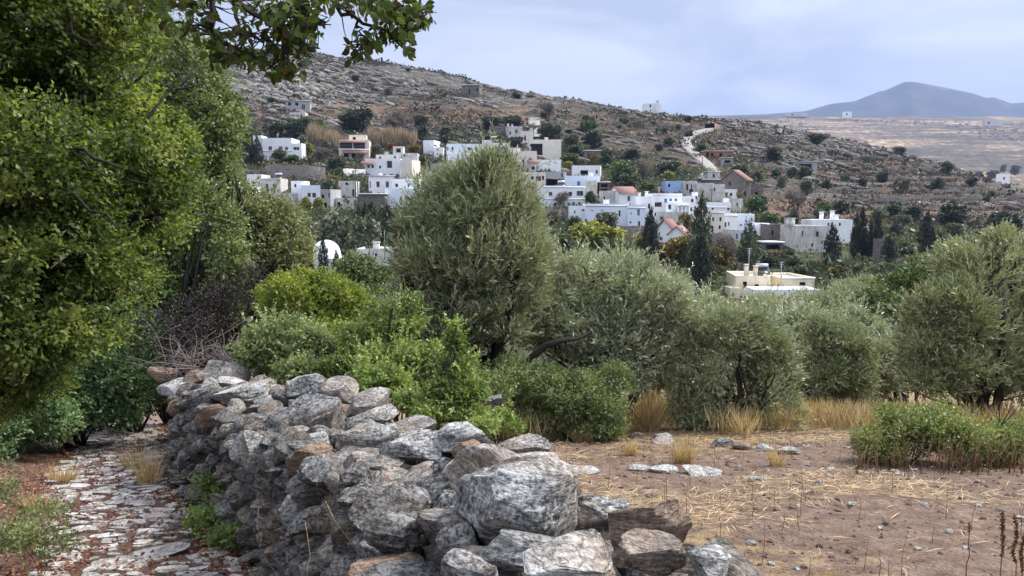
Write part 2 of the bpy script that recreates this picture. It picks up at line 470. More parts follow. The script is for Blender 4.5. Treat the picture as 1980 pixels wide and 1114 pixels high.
def mat_hill():
    g = G('hillside')
    p = g.pos()
    big = g.noise(p, .022, 5., .6)
    mid = g.noise(p, .16, 6., .65)
    fine = g.noise(p, .9, 5., .7)
    strat = g.noise(g.n('Mapping', None, Vector=p, Rotation=(0, .34, 0), Scale=(.05, .12, .55)).outputs[0], 1.6, 5., .65, .6)
    fin2 = g.noise(p, 2.4, 4., .7)
    rock = g.ramp(g.math('ADD', g.math('MULTIPLY', strat, .35), g.math('ADD', g.math('MULTIPLY', fine, .3), g.math('MULTIPLY', fin2, .35))), [(.40, (.03, .028, .026)), (.49, (.12, .11, .10)), (.58, (.32, .305, .28))])
    scrub = g.ramp(g.math('ADD', g.math('MULTIPLY', mid, .5), g.math('MULTIPLY', fine, .5)), [(.34, (.035, .028, .022)), (.5, (.115, .084, .063)), (.66, (.22, .16, .12))])
    dry = g.ramp(g.math('ADD', g.math('MULTIPLY', mid, .4), g.math('MULTIPLY', fine, .6)), [(.32, (.07, .042, .032)), (.5, (.21, .125, .085)), (.68, (.40, .265, .18))])
    green = g.ramp(g.math('ADD', g.math('MULTIPLY', mid, .5), g.math('MULTIPLY', fine, .5)), [(.34, (.03, .04, .02)), (.5, (.08, .095, .04)), (.68, (.18, .17, .08))])
    col = g.mix(g.ramp(g.math('ADD', g.attr('rocky'), g.math('MULTIPLY', g.math('SUBTRACT', strat, .5), 2.2)), [(.45, 0.), (.6, 1.)]), scrub, rock)
    col = g.mix(g.ramp(g.math('ADD', g.attr('straw'), g.math('MULTIPLY', g.math('SUBTRACT', mid, .5), 1.9)), [(.42, 0.), (.6, 1.)]), col, dry)
    col = g.mix(g.ramp(g.math('ADD', g.attr('litter'), g.math('MULTIPLY', g.math('SUBTRACT', mid, .5), 1.6)), [(.4, 0.), (.6, 1.)]), col, green)
    nz = g.n('SeparateXYZ', None, Vector=g.n('NewGeometry').outputs['True Normal']).outputs[2]
    steep = g.ramp(g.math('ADD', nz, g.math('MULTIPLY', g.math('SUBTRACT', fine, .5), .2)), [(.62, 1.), (.78, 0.)])
    col = g.mix(g.math('MULTIPLY', steep, .8), col, g.ramp(fine, [(.35, (.05, .045, .04)), (.5, (.15, .13, .115)), (.66, (.33, .30, .27))]))
    tuf = g.noise(p, 1.9, 4., .7)
    col = g.mix(g.ramp(tuf, [(.45, .78), (.56, 0.)]), col, (.045, .042, .028))
    h = g.math('ADD', g.math('MULTIPLY', fine, .8), g.math('MULTIPLY', strat, 1.2))
    return g.surf(col, .95, g.bump(h, .9, .9), .1)
def mat_far():
    g = G('far_plain')
    p = g.pos()
    mid = g.noise(g.scaled(p, (.12, .02, 2.6)), .05, 6., .72)
    fine = g.noise(p, .11, 5., .7)
    bigp = g.noise(p, .0032, 4., .6)
    s = g.math('ADD', g.math('MULTIPLY', mid, .38), g.math('ADD', g.math('MULTIPLY', fine, .30), g.math('MULTIPLY', bigp, .32)))
    col = g.ramp(s, [(.40, (.022, .019, .014)), (.47, (.065, .05, .036)), (.52, (.19, .135, .085)), (.575, (.52, .36, .21))])
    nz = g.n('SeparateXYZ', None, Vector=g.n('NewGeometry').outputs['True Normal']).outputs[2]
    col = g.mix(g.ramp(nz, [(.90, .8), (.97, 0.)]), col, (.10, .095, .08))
    return g.surf(col, .95, g.bump(fine, .5, 3.), .1)
MAT['near'], MAT['hill'], MAT['far'] = mat_near(), mat_hill(), mat_far()

def fieldmask(x, y):
    """1 on the wall's right (field) side, 0 on the path side"""
    return smooth(path_side(x, y), 1.4, 2.0)
def make_ground():
    R = [0.0, .4]
    while R[-1] < 8200:
        r = R[-1]
        R.append(r + (max(.12, r * .016) if r < 14 else r * .026 if r < 100 else (1.05 if r < 430 else r * .03 if r < 600 else r * .0085 if r < 2700 else r * .04)))
    R = np.array(R)
    A = np.concatenate([np.linspace(-math.pi, -.72, 40, endpoint=False), np.linspace(-.72, .72, 400), np.linspace(.72, math.pi, 40)[1:]])
    nr, na = len(R), len(A)
    rr, aa = np.meshgrid(R, A, indexing='ij')
    x, y = (rr * np.sin(aa)).ravel(), (rr * np.cos(aa)).ravel()
    z = ground(x, y)
    V = np.stack([x, y, z], -1)
    i = np.arange(nr - 1)[:, None] * na; k = np.arange(na - 1)[None]
    q = np.stack([i + k, i + na + k, i + na + k + 1, i + k + 1], -1).reshape(-1, 4)[:, ::-1]
    r = rr.ravel()
    rq = r[q].mean(1)
    mb = MB()
    mb.v.append(V); mb.n = len(V); mb.t.append(np.zeros(len(V))); mb.c.append(V * 0)
    mb.f = [(q[rq < 60], 0), (q[(rq >= 60) & (rq < 540)], 1), (q[rq >= 540], 2)]
    o = mb.build('ground', [MAT['near'], MAT['hill'], MAT['far']], smooth_=True)
    pd, ps = path_dist(x, y), path_side(x, y)
    u, v, f = project(V)
    n1 = fbm(V * .35, 41, 4); n2 = fbm(V * .03, 43, 4)
    near = r < 60
    fld = fieldmask(x, y)
    straw = np.where(near, fld * (smooth(n1, .50, .68) * .5) + smooth(y, 12, 14) * .9 * fld + (1 - fld) * smooth(-ps, .7, 1.1) * .30, 0.)
    litter = np.where(near, (1 - fld) * np.maximum(1 - smooth(np.abs(ps - .9), .2, .9), .55 * (1 - smooth(np.abs(ps), .9, 1.4))), 0.)
    az = np.arctan2(x, y)
    zone_r = smooth(az, .20, .30)
    band = np.exp(-((z - (21 + 12 * (1 - zone_r))) / 9.) ** 2) * (1 - zone_r)
    dry = band * .46 + zone_r * (smooth(30 - z, 0, 16) * .60 + .10)
    dry = dry + (smooth(z, 10, 22) * (1 - smooth(z, 30, 44)) * .25) * smooth(n2, .4, .6)
    green = (1 - smooth(r, 150, 235)) * .75 * (1 - zone_r * smooth(r, 170, 200))
    rocky = smooth(z, 24, 46) * .62 + zone_r * smooth(z, 12, 26) * .5
    straw = np.where(near, straw, dry); litter = np.where(near, litter, green)
    for nm, arr in (('straw', straw), ('litter', litter), ('rocky', rocky)):
        a = o.data.attributes.new(nm, 'FLOAT', 'POINT')
        a.data.foreach_set('value', arr.astype(np.float32))
    tag(o, kind='structure')
make_ground()

# ---- the blue mountain beyond the plain
def make_mountain():
    prof = [(1380, 224), (1480, 221), (1558, 215), (1606, 201), (1652, 196), (1700, 177), (1712, 175), (1750, 158), (1770, 158.6), (1833, 170.5), (1881, 180.6), (1907, 189.5), (1922, 188), (1955, 200), (1985, 198), (2040, 190), (2120, 205), (2250, 222), (2400, 235)]
    Y0 = 5000.
    us = np.linspace(1340, 2440, 160)
    tops = np.interp(us, [p[0] for p in prof], [p[1] for p in prof])
    D = np.linspace(-1, 1, 41)
    V = []
    for u, v in zip(us, tops):
        p = at(u, v, Y0)
        for d in D:
            hgt = p[2] - 200
            z = 200 + hgt * (1 - abs(d)) ** 1.15
            V.append((p[0] * (1 + d * .12), Y0 + d * 950, z))
    V = np.array(V)
    n = fbm(V * .004, 51, 5) - .5
    edge = np.tile(np.abs(D), len(us))
    V[:, 2] += n * 150 * np.clip(edge * 3, 0, 1) * (1 - edge)
    i = np.arange(len(us) - 1)[:, None] * 41; k = np.arange(40)[None]
    q = np.stack([i + k, i + 41 + k, i + 41 + k + 1, i + k + 1], -1).reshape(-1, 4)[:, ::-1]
    g = G('mountain_scrub')
    nn = g.noise(g.pos(), .006, 7., .65)
    m = g.surf(g.ramp(nn, [(.35, (.025, .03, .022)), (.52, (.045, .047, .036)), (.70, (.09, .085, .07))]), .95, None, .1)
    mb = MB(); mb.add(V, q)
    tag(mb.build('mountain', m, smooth_=True), kind='structure')
make_mountain()

# ================================================================ ROCK SHAPES
_ICO = {}
def ico(sub):
    if sub not in _ICO:
        bm = bmesh.new()
        bmesh.ops.create_icosphere(bm, subdivisions=sub, radius=1.)
        V = np.array([v.co[:] for v in bm.verts]); Fc = np.array([[v.index for v in f.verts] for f in bm.faces])
        bm.free()
        _ICO[sub] = (V, Fc)
    return _ICO[sub]
def rock(size, seed, sub=3, cuts=9, rough=.12, cut_at=(.48, .86), layers=0.):
    """an angular weathered stone, half-axes = size; returns local vertices, faces"""
    rs = np.random.RandomState(seed)
    V0, Fc = ico(sub)
    V = np.sign(V0) * np.abs(V0) ** .78
    V /= np.linalg.norm(V, axis=1)[:, None] ** .35
    for k in range(cuts):
        n = rs.normal(size=3); n /= np.linalg.norm(n)
        d = rs.uniform(*cut_at)
        V -= np.maximum(V @ n - d, 0)[:, None] * n * rs.uniform(.92, 1.)
    V = V * (1 + (fbm(V0 * 1.7 + seed * 3.7, seed, 3) - .5)[:, None] * rough * 3)
    if sub >= 3:
        V = V * (1 + (fbm(V0 * 7. + seed, seed + 5, 3) - .5)[:, None] * rough * .7)
    if layers:
        nn = fbm(np.stack([V[:, 0] * .9, V[:, 1] * .9, V[:, 2] * 9 + seed], -1), seed + 9, 2) - .5
        V[:, :2] *= (1 + nn * layers)[:, None]
    m = np.abs(V).max(0)
    return V / m * np.asarray(size), Fc
def rotmat(rx, ry, rz):
    return np.array(Matrix.Rotation(rz, 3, 'Z') @ Matrix.Rotation(ry, 3, 'Y') @ Matrix.Rotation(rx, 3, 'X'))
def put_rock(mb, pos, size, rot, seed, sub=3, tint=.4, cuts=9, cs=1., **kw):
    V, Fc = rock(size, seed, sub, cuts, **kw)
    off = np.array([(seed * 7.31) % 50, (seed * 3.17) % 50, (seed * 1.77) % 50])
    mb.add(V @ rotmat(*rot).T + np.asarray(pos), Fc, tint, V * cs + off)
# ================================================================ THE DRY STONE WALL
WALL = np.array([(.85, .2), (.42, 1.5), (.05, 2.9), (-.45, 4.2), (-1.35, 6.0), (-2.45, 7.7), (-3.35, 9.2), (-3.9, 11.), (-4.5, 13.)])
_wl = np.concatenate([[0], np.cumsum(np.hypot(*(WALL[1:] - WALL[:-1]).T))])
def wall_at(s):
    x = np.interp(s, _wl, WALL[:, 0]); y = np.interp(s, _wl, WALL[:, 1])
    e = .25
    tx = np.interp(s + e, _wl, WALL[:, 0]) - np.interp(s - e, _wl, WALL[:, 0])
    ty = np.interp(s + e, _wl, WALL[:, 1]) - np.interp(s - e, _wl, WALL[:, 1])
    L = math.hypot(tx, ty)
    t = np.array([tx / L, ty / L])
    return np.array([x, y]), t, np.array([-t[1], t[0]])      # point, along, out to the path
def wall_h(s):
    return float(np.interp(s, [0, 2.5, 5, 7.5, 9.3, 11, 14], [.88, .90, .92, .98, 1.10, 1.0, .9]))

# ---- the boulders that crown the wall: (u, v, Y, width px, height px, depth factor, rx, ry, rz, tint, label)
BOULD = [
 (1030, 985, 3.00, 262, 196, .95, .10, .10, .15, .58, 'biggest pale grey boulder of the wall, at its near end', 11, (.55, .85)),
 (950, 950, 3.45, 150, 150, .9, .2, .45, .5, .52, 'banded light grey boulder leaning on the left of the biggest boulder', 12, None),
 (1256, 1022, 2.62, 176, 128, .5, .12, -.10, .10, .90, 'upright rust-brown slab with a pale upper edge at the near end of the wall', 13, (.5, .75)),
 (1262, 1074, 2.30, 146, 88, .9, 0, .1, .3, .84, 'brownish-grey rounded boulder in front of the rust-brown slab', 14, None),
 (1075, 1092, 2.12, 224, 96, .9, .1, .05, .1, .66, 'white-speckled grey boulder cut by the bottom edge of the view', 15, None),
 (1015, 1062, 2.42, 205, 76, .8, .2, .16, -.1, .30, 'dark grey humped boulder just behind the white-speckled boulder', 16, None),
 (1372, 1092, 2.22, 100, 72, .9, 0, .25, .2, .70, 'pale grey slab sloping down at the right end of the wall', 17, None),
 (1185, 985, 3.05, 120, 60, .9, 0, .1, .4, .68, 'light striped stone between the biggest boulder and the rust-brown slab', 18, None),
 (891, 916, 3.75, 66, 70, .9, .3, .4, .4, .10, 'small dark block standing left of the banded boulder', 19, (.45, .7)),
 (885, 852, 4.80, 108, 66, .9, .1, -.2, .2, .80, 'brown wedge-shaped boulder on the wall above the orange rock', 20, None),
 (903, 868, 4.35, 62, 50, 1., .1, .1, .6, .97, 'small orange-brown rock lying on the middle of the wall', 21, (.45, .7)),
 (1012, 862, 4.65, 120, 42, .8, 0, .1, -.1, .45, 'long grey flat stone on the far edge of the wall by the bare soil', 22, None),
 (1030, 888, 4.20, 96, 36, .8, 0, .1, .2, .62, 'low pale stone in front of the long grey flat stone', 23, None),
 (712, 853, 5.15, 130, 82, .8, .15, .1, .2, .60, 'grey humped boulder with a whitish right half, in the middle of the wall', 24, None),
 (800, 862, 4.75, 110, 62, .8, .1, .15, -.3, .62, 'creamy white boulder with dark veins, left of the brown wedge', 25, None),
 (795, 826, 5.45, 118, 40, .8, .05, -.1, .1, .55, 'flat light stone on the crest right of the two tilted slabs', 26, None),
 (602, 858, 5.60, 84, 54, .9, .1, .1, .4, .56, 'squat grey stone below the large dark leaning block', 27, None),
 (492, 872, 5.85, 104, 84, .8, .2, .05, .3, .72, 'broad light grey flat-topped stone projecting from the front of the wall', 28, None),
 (618, 806, 6.20, 116, 112, .8, .3, -.5, .3, .28, 'large dark speckled block leaning to the right on the wall', 29, (.5, .78)),
 (545, 820, 6.45, 66, 66, .9, .1, .2, .2, .26, 'dark grey stone against the left of the leaning block', 30, None),
 (713, 782, 6.60, 104, 48, .8, .1, -.28, .2, .50, 'upper one of two tilted slabs right of the leaning block', 31, None),
 (720, 806, 6.15, 112, 46, .8, .15, -.38, .1, .58, 'lower one of two tilted slabs right of the leaning block', 32, None),
 (661, 757, 7.05, 84, 50, .9, .1, .1, .3, .62, 'pale grey stone behind the top of the leaning block', 33, None),
 (592, 750, 7.60, 78, 52, .9, .1, .1, .1, .80, 'tan layered boulder on the crest of the wall', 34, (.5, .75)),
 (539, 764, 7.45, 48, 48, .9, .1, .5, .3, .05, 'dark split stone leaning against the tan layered boulder', 35, (.45, .7)),
 (472, 764, 7.80, 134, 56, .8, .1, -.1, .2, .76, 'long buff slab left of the dark split stone', 36, None),
 (441, 743, 8.60, 80, 28, .9, .05, .05, .1, .79, 'flat whitish stone under the rounded boulder at the far end', 37, None),
 (438, 722, 9.20, 92, 54, .9, .1, .1, .2, .66, 'pale rounded boulder crowning the far end of the wall', 38, None),
 (376, 733, 9.70, 48, 34, .9, 0, .1, .3, .90, 'small orange-tan stone left of the pale rounded boulder', 39, None),
 (318, 722, 10.9, 66, 34, .9, 0, .1, .3, .93, 'brown flat stone at the shady far end beside the oak', 40, None),
 (332, 752, 9.60, 92, 36, .9, .05, .05, .2, .70, 'whitish flat stone at the corner where the wall turns away', 41, None),
 (462, 672, 11.2, 40, 34, .9, 0, .1, .3, .92, 'orange-brown rock half hidden in the dead brambles', 42, None),
 (948, 786, 8.60, 66, 60, .9, 0, .1, .3, .03, 'dark brown stone block in the bushes behind the wall', 43, None),
]
BPOS = [(at(q[0], q[1], q[2]), q[3] * .5 * q[2] / F) for q in BOULD]
def make_wall():
    rs = random.Random(4)
    stones = []        # (position, half size, rotation, tint)
    smax = _wl[-1] - .3
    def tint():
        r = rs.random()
        return rs.uniform(.82, .95) if r < .035 else rs.uniform(.02, .5)  # low tints: shade of the upright faces painted into the stones
    # face towards the path
    z = .05
    while z < 1.1:
        s = rs.uniform(0, .2)
        hh = rs.uniform(.055, .085)
        while s < smax:
            big = rs.random()
            ln = rs.uniform(.11, .19) if big < .75 else rs.uniform(.2, .31)
            h = hh * rs.uniform(.8, 1.35) * (1.35 if big > .75 else 1)
            p, t, n = wall_at(s + ln * .5)
            if z < wall_h(s) - .05:
                out = .60 - .20 * z + rs.uniform(-.10, .06)
                q = p + n * out
                g = gz(*q)
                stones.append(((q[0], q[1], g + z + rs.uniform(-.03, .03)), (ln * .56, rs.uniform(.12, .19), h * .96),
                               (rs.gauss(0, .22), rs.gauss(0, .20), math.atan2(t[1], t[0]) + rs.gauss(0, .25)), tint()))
            s += ln * 1.02
        z += hh * 1.72
    # back face, lower because the field lies against it
    for z in (.3, .5, .68, .84):
        s = rs.uniform(0, .2)
        while s < smax:
            ln = rs.uniform(.2, .36)
            p, t, n = wall_at(s)
            if z < wall_h(s):
                q = p - n * (.46 - .06 * z + rs.uniform(-.05, .05))
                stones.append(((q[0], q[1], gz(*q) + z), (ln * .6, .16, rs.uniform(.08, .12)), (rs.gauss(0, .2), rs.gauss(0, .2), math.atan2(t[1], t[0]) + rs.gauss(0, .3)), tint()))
            s += ln
    # coping and the loose fill that shows on top
    for lane in (-.34, -.15, .05, .24):
        s = rs.uniform(0, .3)
        while s < smax:
            a = rs.uniform(.10, .19)
            p, t, n = wall_at(s)
            q = p + n * (lane + rs.uniform(-.07, .07))
            if any(math.hypot(q[0] - c[0], q[1] - c[1]) < rr * .75 + a * .35 for c, rr in BPOS):
                s += a; continue
            hh = wall_h(s)
            c = rs.uniform(.055, .10)
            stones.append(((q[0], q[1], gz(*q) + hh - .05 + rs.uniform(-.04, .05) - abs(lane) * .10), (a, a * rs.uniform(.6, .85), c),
                           (rs.gauss(0, .24), rs.gauss(0, .24), rs.uniform(0, 6.3)), rs.uniform(.35, .78) if rs.random() > .05 else .88))  # higher tints than the faces: light on the wall top painted in
            s += a * rs.uniform(1.25, 1.75)
    P = np.array([s[0] for s in stones])
    u, v, f = project(P)
    size = np.array([s[1][0] * s[1][2] for s in stones]) / np.maximum(f, .5) ** 2
    size[(u < -40) | (u > 2020) | (v < 0) | (v > 1180) | (f < .8)] = 0
    # the back course cannot be seen
    order = np.argsort(-size)
    root = empty('dry_stone_wall', (WALL[3][0], WALL[3][1], gz(*WALL[3])), 0, 'long rubble dry stone wall of grey lichen-speckled stones running beside the path', 'wall')
    org = np.array(root.location)
    rest = MB()
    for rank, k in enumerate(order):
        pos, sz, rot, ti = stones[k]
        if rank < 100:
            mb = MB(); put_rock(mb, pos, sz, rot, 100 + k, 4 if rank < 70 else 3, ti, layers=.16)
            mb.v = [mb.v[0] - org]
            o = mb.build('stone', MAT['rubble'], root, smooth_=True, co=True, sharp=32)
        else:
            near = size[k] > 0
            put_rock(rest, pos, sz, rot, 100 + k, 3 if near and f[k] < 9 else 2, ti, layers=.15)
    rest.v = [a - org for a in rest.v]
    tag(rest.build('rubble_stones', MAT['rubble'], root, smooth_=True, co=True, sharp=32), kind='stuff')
    # earth and small hearting that fills the middle
    core = MB()
    ss = np.arange(0, smax, .12)
    ring = []
    for s in ss:
        p, t, n = wall_at(s)
        h = wall_h(s) - .10
        for out, zz in ((.44, -.3), (.36, .35), (.24, h - .10), (0, h - .04), (-.26, h - .08), (-.36, -.3)):
            q = p + n * out
            ring.append((q[0], q[1], gz(*q) + zz))
    ring = np.array(ring)
    ring += (fbm(ring * 6, 77, 3) - .5)[:, None] * np.array([.10, .10, .10])
    i = np.arange(len(ss) - 1)[:, None] * 6; k = np.arange(5)[None]
    core.add(ring, np.stack([i + k, i + 6 + k, i + 7 + k, i + 1 + k], -1).reshape(-1, 4), .1, ring * 2.)
    core.v = [a - org for a in core.v]
    core.build('hearting', MAT['rubble'], root, smooth_=True, co=True, sharp=32)
make_wall()

for (u, v, Y, w, h, dep, rx, ry, rz, ti, lab, seed, cut) in BOULD:
    c = at(u, v, Y)
    a, b = w * .5 * Y / F, h * .5 * Y / F
    mb = MB()
    put_rock(mb, c, (a * 1.06, a * dep, b * 1.10), (rx, ry, rz), seed, 5 if w > 110 else 4, ti, cuts=13, cut_at=cut or (.46, .82), rough=.09, layers=.10)
    V = mb.v[0]
    uu, vv, ff = project(V)
    # keep the tilted stone at the size it has
    k = .5 * (w / max(1, uu.max() - uu.min()) + h / max(1, vv.max() - vv.min()))
    V = c + (V - c) * k
    mb.v = [V]
    base = np.array([c[0], c[1], V[:, 2].min()])
    tag(mb.build('boulder', MAT['rock'], None, base, smooth_=True, co=True, sharp=32), lab, 'boulder', 'boulders crowning the wall' if Y < 9.5 and u < 1400 and seed != 43 else None)

# ---- stones lying along the far edge and in the middle of the field
FIELD = [
 (1096, 828, 56, 24, .5, 'grey stone between the two left-hand tufts of dry grass'),
 (1163, 838, 24, 16, .55, 'small grey stone at the left end of the row along the field edge'),
 (1228, 842, 34, 16, .84, 'tan stone in the row along the field edge, left of the pale pair'),
 (1278, 844, 40, 14, .6, 'upper flat stone of the pale pair at the field edge'),
 (1288, 854, 46, 14, .7, 'lower flat stone of the pale pair at the field edge'),
 (1396, 856, 48, 18, .3, 'dark flat-topped stone at the foot of the many-stemmed olive'),
 (1436, 863, 38, 18, .84, 'brown humped stone right of the dark flat-topped stone'),
 (1479, 868, 34, 18, .80, 'tawny stone third from the right end of the edge row'),
 (1526, 873, 50, 16, .55, 'grey stone at the right end of the row along the field edge'),
 (1128, 910, 62, 12, .78, 'long white stone flush with the soil nearest the wall'),
 (1236, 905, 46, 14, .6, 'grey stone with a dark left end, sunk in the soil'),
 (1282, 909, 56, 14, .77, 'cream stone sunk in the soil, second of the white line'),
 (1356, 912, 76, 16, .70, 'widest whitish slab sunk in the soil'),
 (1468, 928, 40, 8, .78, 'thin white stone right of the widest slab'),
 (1605, 908, 22, 10, .72, 'small white stone before the right-hand thorny bush'),
 (1731, 914, 24, 11, .74, 'white stone at the foot of the thorny bush'),
 (1650, 976, 24, 9, .76, 'white pebble in the middle of the bare soil'),
 (1860, 962, 18, 9, .74, 'white pebble on the soil at the right'),
 (50, 858, 90, 40, .42, 'pointed grey slab at the left edge of the path'),
]
for k, (u, v, w, h, ti, lab) in enumerate(FIELD):
    Y = hit(u, v + h * .3, 3., 60.) or 12.
    c = at(u, v, Y)
    a = w * .5 * Y / F
    mb = MB()
    put_rock(mb, (c[0], c[1], gz(c[0], c[1]) + h * .22 * Y / F), (a * 1.1, a * .75, max(h * .6 * Y / F, a * .3)), (.05, .06 if u > 100 else .4, .3 * (k % 3 - 1)), 300 + k, 4, ti, cuts=9)
    tag(mb.build('stone', MAT['rock'], None, np.array([c[0], c[1], gz(c[0], c[1])]), smooth_=True, co=True, sharp=32), lab, 'stone', 'stones lying on the field' if u > 100 else None)

# ---- paving of the path
def make_path():
    rs = random.Random(8)
    mb = MB()
    placed = []
    tries = 0
    while tries < 16000 and len(placed) < 1100:
        tries += 1
        y = rs.uniform(-1.5, 15.5)
        s = rs.gauss(0, .36)
        if abs(s) > .78: continue
        x = np.interp(y, PATH[:, 1], PATH[:, 0]) + s
        a = rs.uniform(.05, .17) * (1 if rs.random() < .75 else 1.7); b = a * rs.uniform(.30, .6)
        if any(abs(x - p[0]) < (a + p[2]) * .88 and abs(y - p[1]) < (b + p[3]) * .88 for p in placed): continue
        placed.append((x, y, a, b))
        V, Fc = rock((a, b, .07), 900 + len(placed), 3, 9, rough=.13)
        top = .022 + .012 * (fbm(V * 9. + len(placed), 5, 2) - .5)
        V[:, 2] = np.minimum(V[:, 2], top)
        co_ = V + np.array([len(placed) * 1.3 % 40, len(placed) * .7 % 40, 0])
        mb.add(V @ rotmat(rs.gauss(0, .05), rs.gauss(0, .04), rs.gauss(.10, .16)).T + [x, y, gz(x, y) + rs.uniform(-.004, .016)], Fc, rs.uniform(.25, .82), co_)
    tag(mb.build('path', MAT['slab'], smooth_=True, co=True, sharp=32), kind='structure')
make_path()

def leaf_quads(P, D, N, L, Wd, fold=.15, bend=0.):
    """diamond leaves: base P, direction D, normal N (arrays)"""
    D = D / (np.linalg.norm(D, axis=1)[:, None] + 1e-9)
    S = np.cross(D, N); S /= np.linalg.norm(S, axis=1)[:, None] + 1e-9
    Nn = np.cross(S, D)
    L = np.broadcast_to(L, (len(P),))[:, None]; Wd = np.broadcast_to(Wd, (len(P),))[:, None]
    mid = P + D * L * .5
    V = np.stack([P, mid + S * Wd * .5 + Nn * Wd * fold, P + D * L - Nn * L * bend, mid - S * Wd * .5 + Nn * Wd * fold], 1)
    return V.reshape(-1, 3), np.arange(len(P) * 4).reshape(-1, 4)
def rnd_unit(rs, n):
    v = rs.normal(size=(n, 3)); return v / np.linalg.norm(v, axis=1)[:, None]

def make_litter():
    rs = np.random.RandomState(3)
    n = 56000
    y = rs.uniform(-1, 15, n)
    w_ = rs.rand(n)
    s = np.where(w_ < .50, np.abs(rs.normal(0, .42, n)) * .9 + .42, np.where(w_ < .72, rs.normal(-.1, .5, n), -.55 - np.abs(rs.normal(0, .7, n))))
    x = np.interp(y, PATH[:, 1], PATH[:, 0]) + s
    cl = fbm(np.stack([x * 2.2, y * 2.2, x * 0], -1), 61, 3)
    keep = (cl > .47) | (rs.rand(n) < .22)
    x, y = x[keep], y[keep]; n = len(x)
    P = np.stack([x, y, ground(x, y) + rs.uniform(.005, .035, n)], -1)
    D = rnd_unit(rs, n); D[:, 2] *= .3
    N = rnd_unit(rs, n) * .5 + np.array([0, 0, 1.])
    V, q = leaf_quads(P, D, N, rs.uniform(.025, .055, n), rs.uniform(.016, .03, n), .3)
    mb = MB(); mb.add(V, q, np.repeat(rs.rand(n), 4))
    tag(mb.build('leaf_litter', MAT['litter']), kind='stuff')
make_litter()

def make_straw():
    """straw lying on the field, with broken twigs"""
    rs = np.random.RandomState(5)
    n = 62000
    y = rs.uniform(.5, 13.6, n) ** 1.; x = rs.uniform(-1, 11, n)
    ok = (path_side(x, y) > 2.0 + .0 * y) & (x < y * .75 + 1.5)
    wx = np.interp(y, WALL[:, 1], WALL[:, 0])
    ok &= x > wx + .5
    cl = fbm(np.stack([x * .55, y * .9, x * 0], -1), 41, 4)
    near_bush = smooth(y, 11., 13.)
    ok &= rs.rand(n) < smooth(cl + near_bush * .1, .50, .66) * .95 + .04
    x, y = x[ok], y[ok]; n = len(x)
    P = np.stack([x, y, ground(x, y) + rs.uniform(.003, .05, n)], -1)
    a = rs.normal(0, .9, n)
    D = np.stack([np.cos(a), np.sin(a), rs.normal(0, .10, n)], -1)
    N = np.stack([rs.normal(0, .4, n), rs.normal(0, .4, n), np.ones(n)], -1)
    V, q = leaf_quads(P, D, N, rs.uniform(.07, .26, n), rs.uniform(.004, .009, n), .1, .04)
    mb = MB(); mb.add(V, q, np.repeat(rs.rand(n), 4))
    tag(mb.build('straw_litter', MAT['straw']), kind='stuff')
    # dark broken twigs and bark crumbs
    n = 5200
    y = rs.uniform(1.5, 13.5, n); x = rs.uniform(-.5, 10, n)
    ok = (x > np.interp(y, WALL[:, 1], WALL[:, 0]) + .5) & (x < y * .75 + 1.5)
    x, y = x[ok], y[ok]; n = len(x)
    P = np.stack([x, y, ground(x, y) + .008], -1)
    a = rs.uniform(0, 6.3, n)
    D = np.stack([np.cos(a), np.sin(a), rs.normal(0, .12, n)], -1)
    N = np.stack([x * 0, x * 0, np.ones(n)], -1)
    V, q = leaf_quads(P, D, N, rs.uniform(.03, .16, n), rs.uniform(.005, .016, n), .35)
    mb = MB(); mb.add(V, q, np.repeat(rs.rand(n) * .6, 4))
    tag(mb.build('twig_litter', MAT['stalk']), kind='stuff')
    # clods of dry earth
    mb = MB(); r2 = random.Random(16)
    var = [rock((1., .8, .6), 2500 + k, 2, 6)[0] for k in range(8)]; Fc = ico(2)[1]
    n = 5200
    y = rs.uniform(1.5, 13.5, n); x = rs.uniform(-.5, 10, n)
    ok = (x > np.interp(y, WALL[:, 1], WALL[:, 0]) + .5) & (x < y * .75 + 1.)
    x, y = x[ok], y[ok]; z = ground(x, y)
    for k in range(len(x)):
        a = r2.uniform(.006, .02) if r2.random() < .85 else r2.uniform(.02, .042)
        mb.add(var[k % 8] @ rotmat(r2.uniform(0, 6), 0, r2.uniform(0, 6)).T * a + [x[k], y[k], z[k] + a * .1], Fc)
    tag(mb.build('soil_clods', MAT['near'], smooth_=True), kind='stuff')
    # pebbles
    mb = MB()
    r2 = random.Random(6)
    for k in range(240):
        y = r2.uniform(2, 13.5); x = r2.uniform(0, y * .72 + .8)
        if x < np.interp(y, WALL[:, 1], WALL[:, 0]) + .6: continue
        a = r2.uniform(.012, .045)
        put_rock(mb, (x, y, gz(x, y) + a * .2), (a, a * .8, a * .55), (0, 0, r2.uniform(0, 6)), 2000 + k, 2, r2.uniform(.3, .95), cuts=5)
    tag(mb.build('pebbles', MAT['rock'], smooth_=True, co=True, sharp=32), kind='stuff')
make_straw()
# ================================================================ NEARBY TREES AND SHRUBS
def pxblob(u, v, Y, ru, rv, rd=None):
    c = at(u, v, Y)
    a, b = ru * Y / F, rv * Y / F
    return c, np.array([a, rd if rd else (a + b) * .5, b])

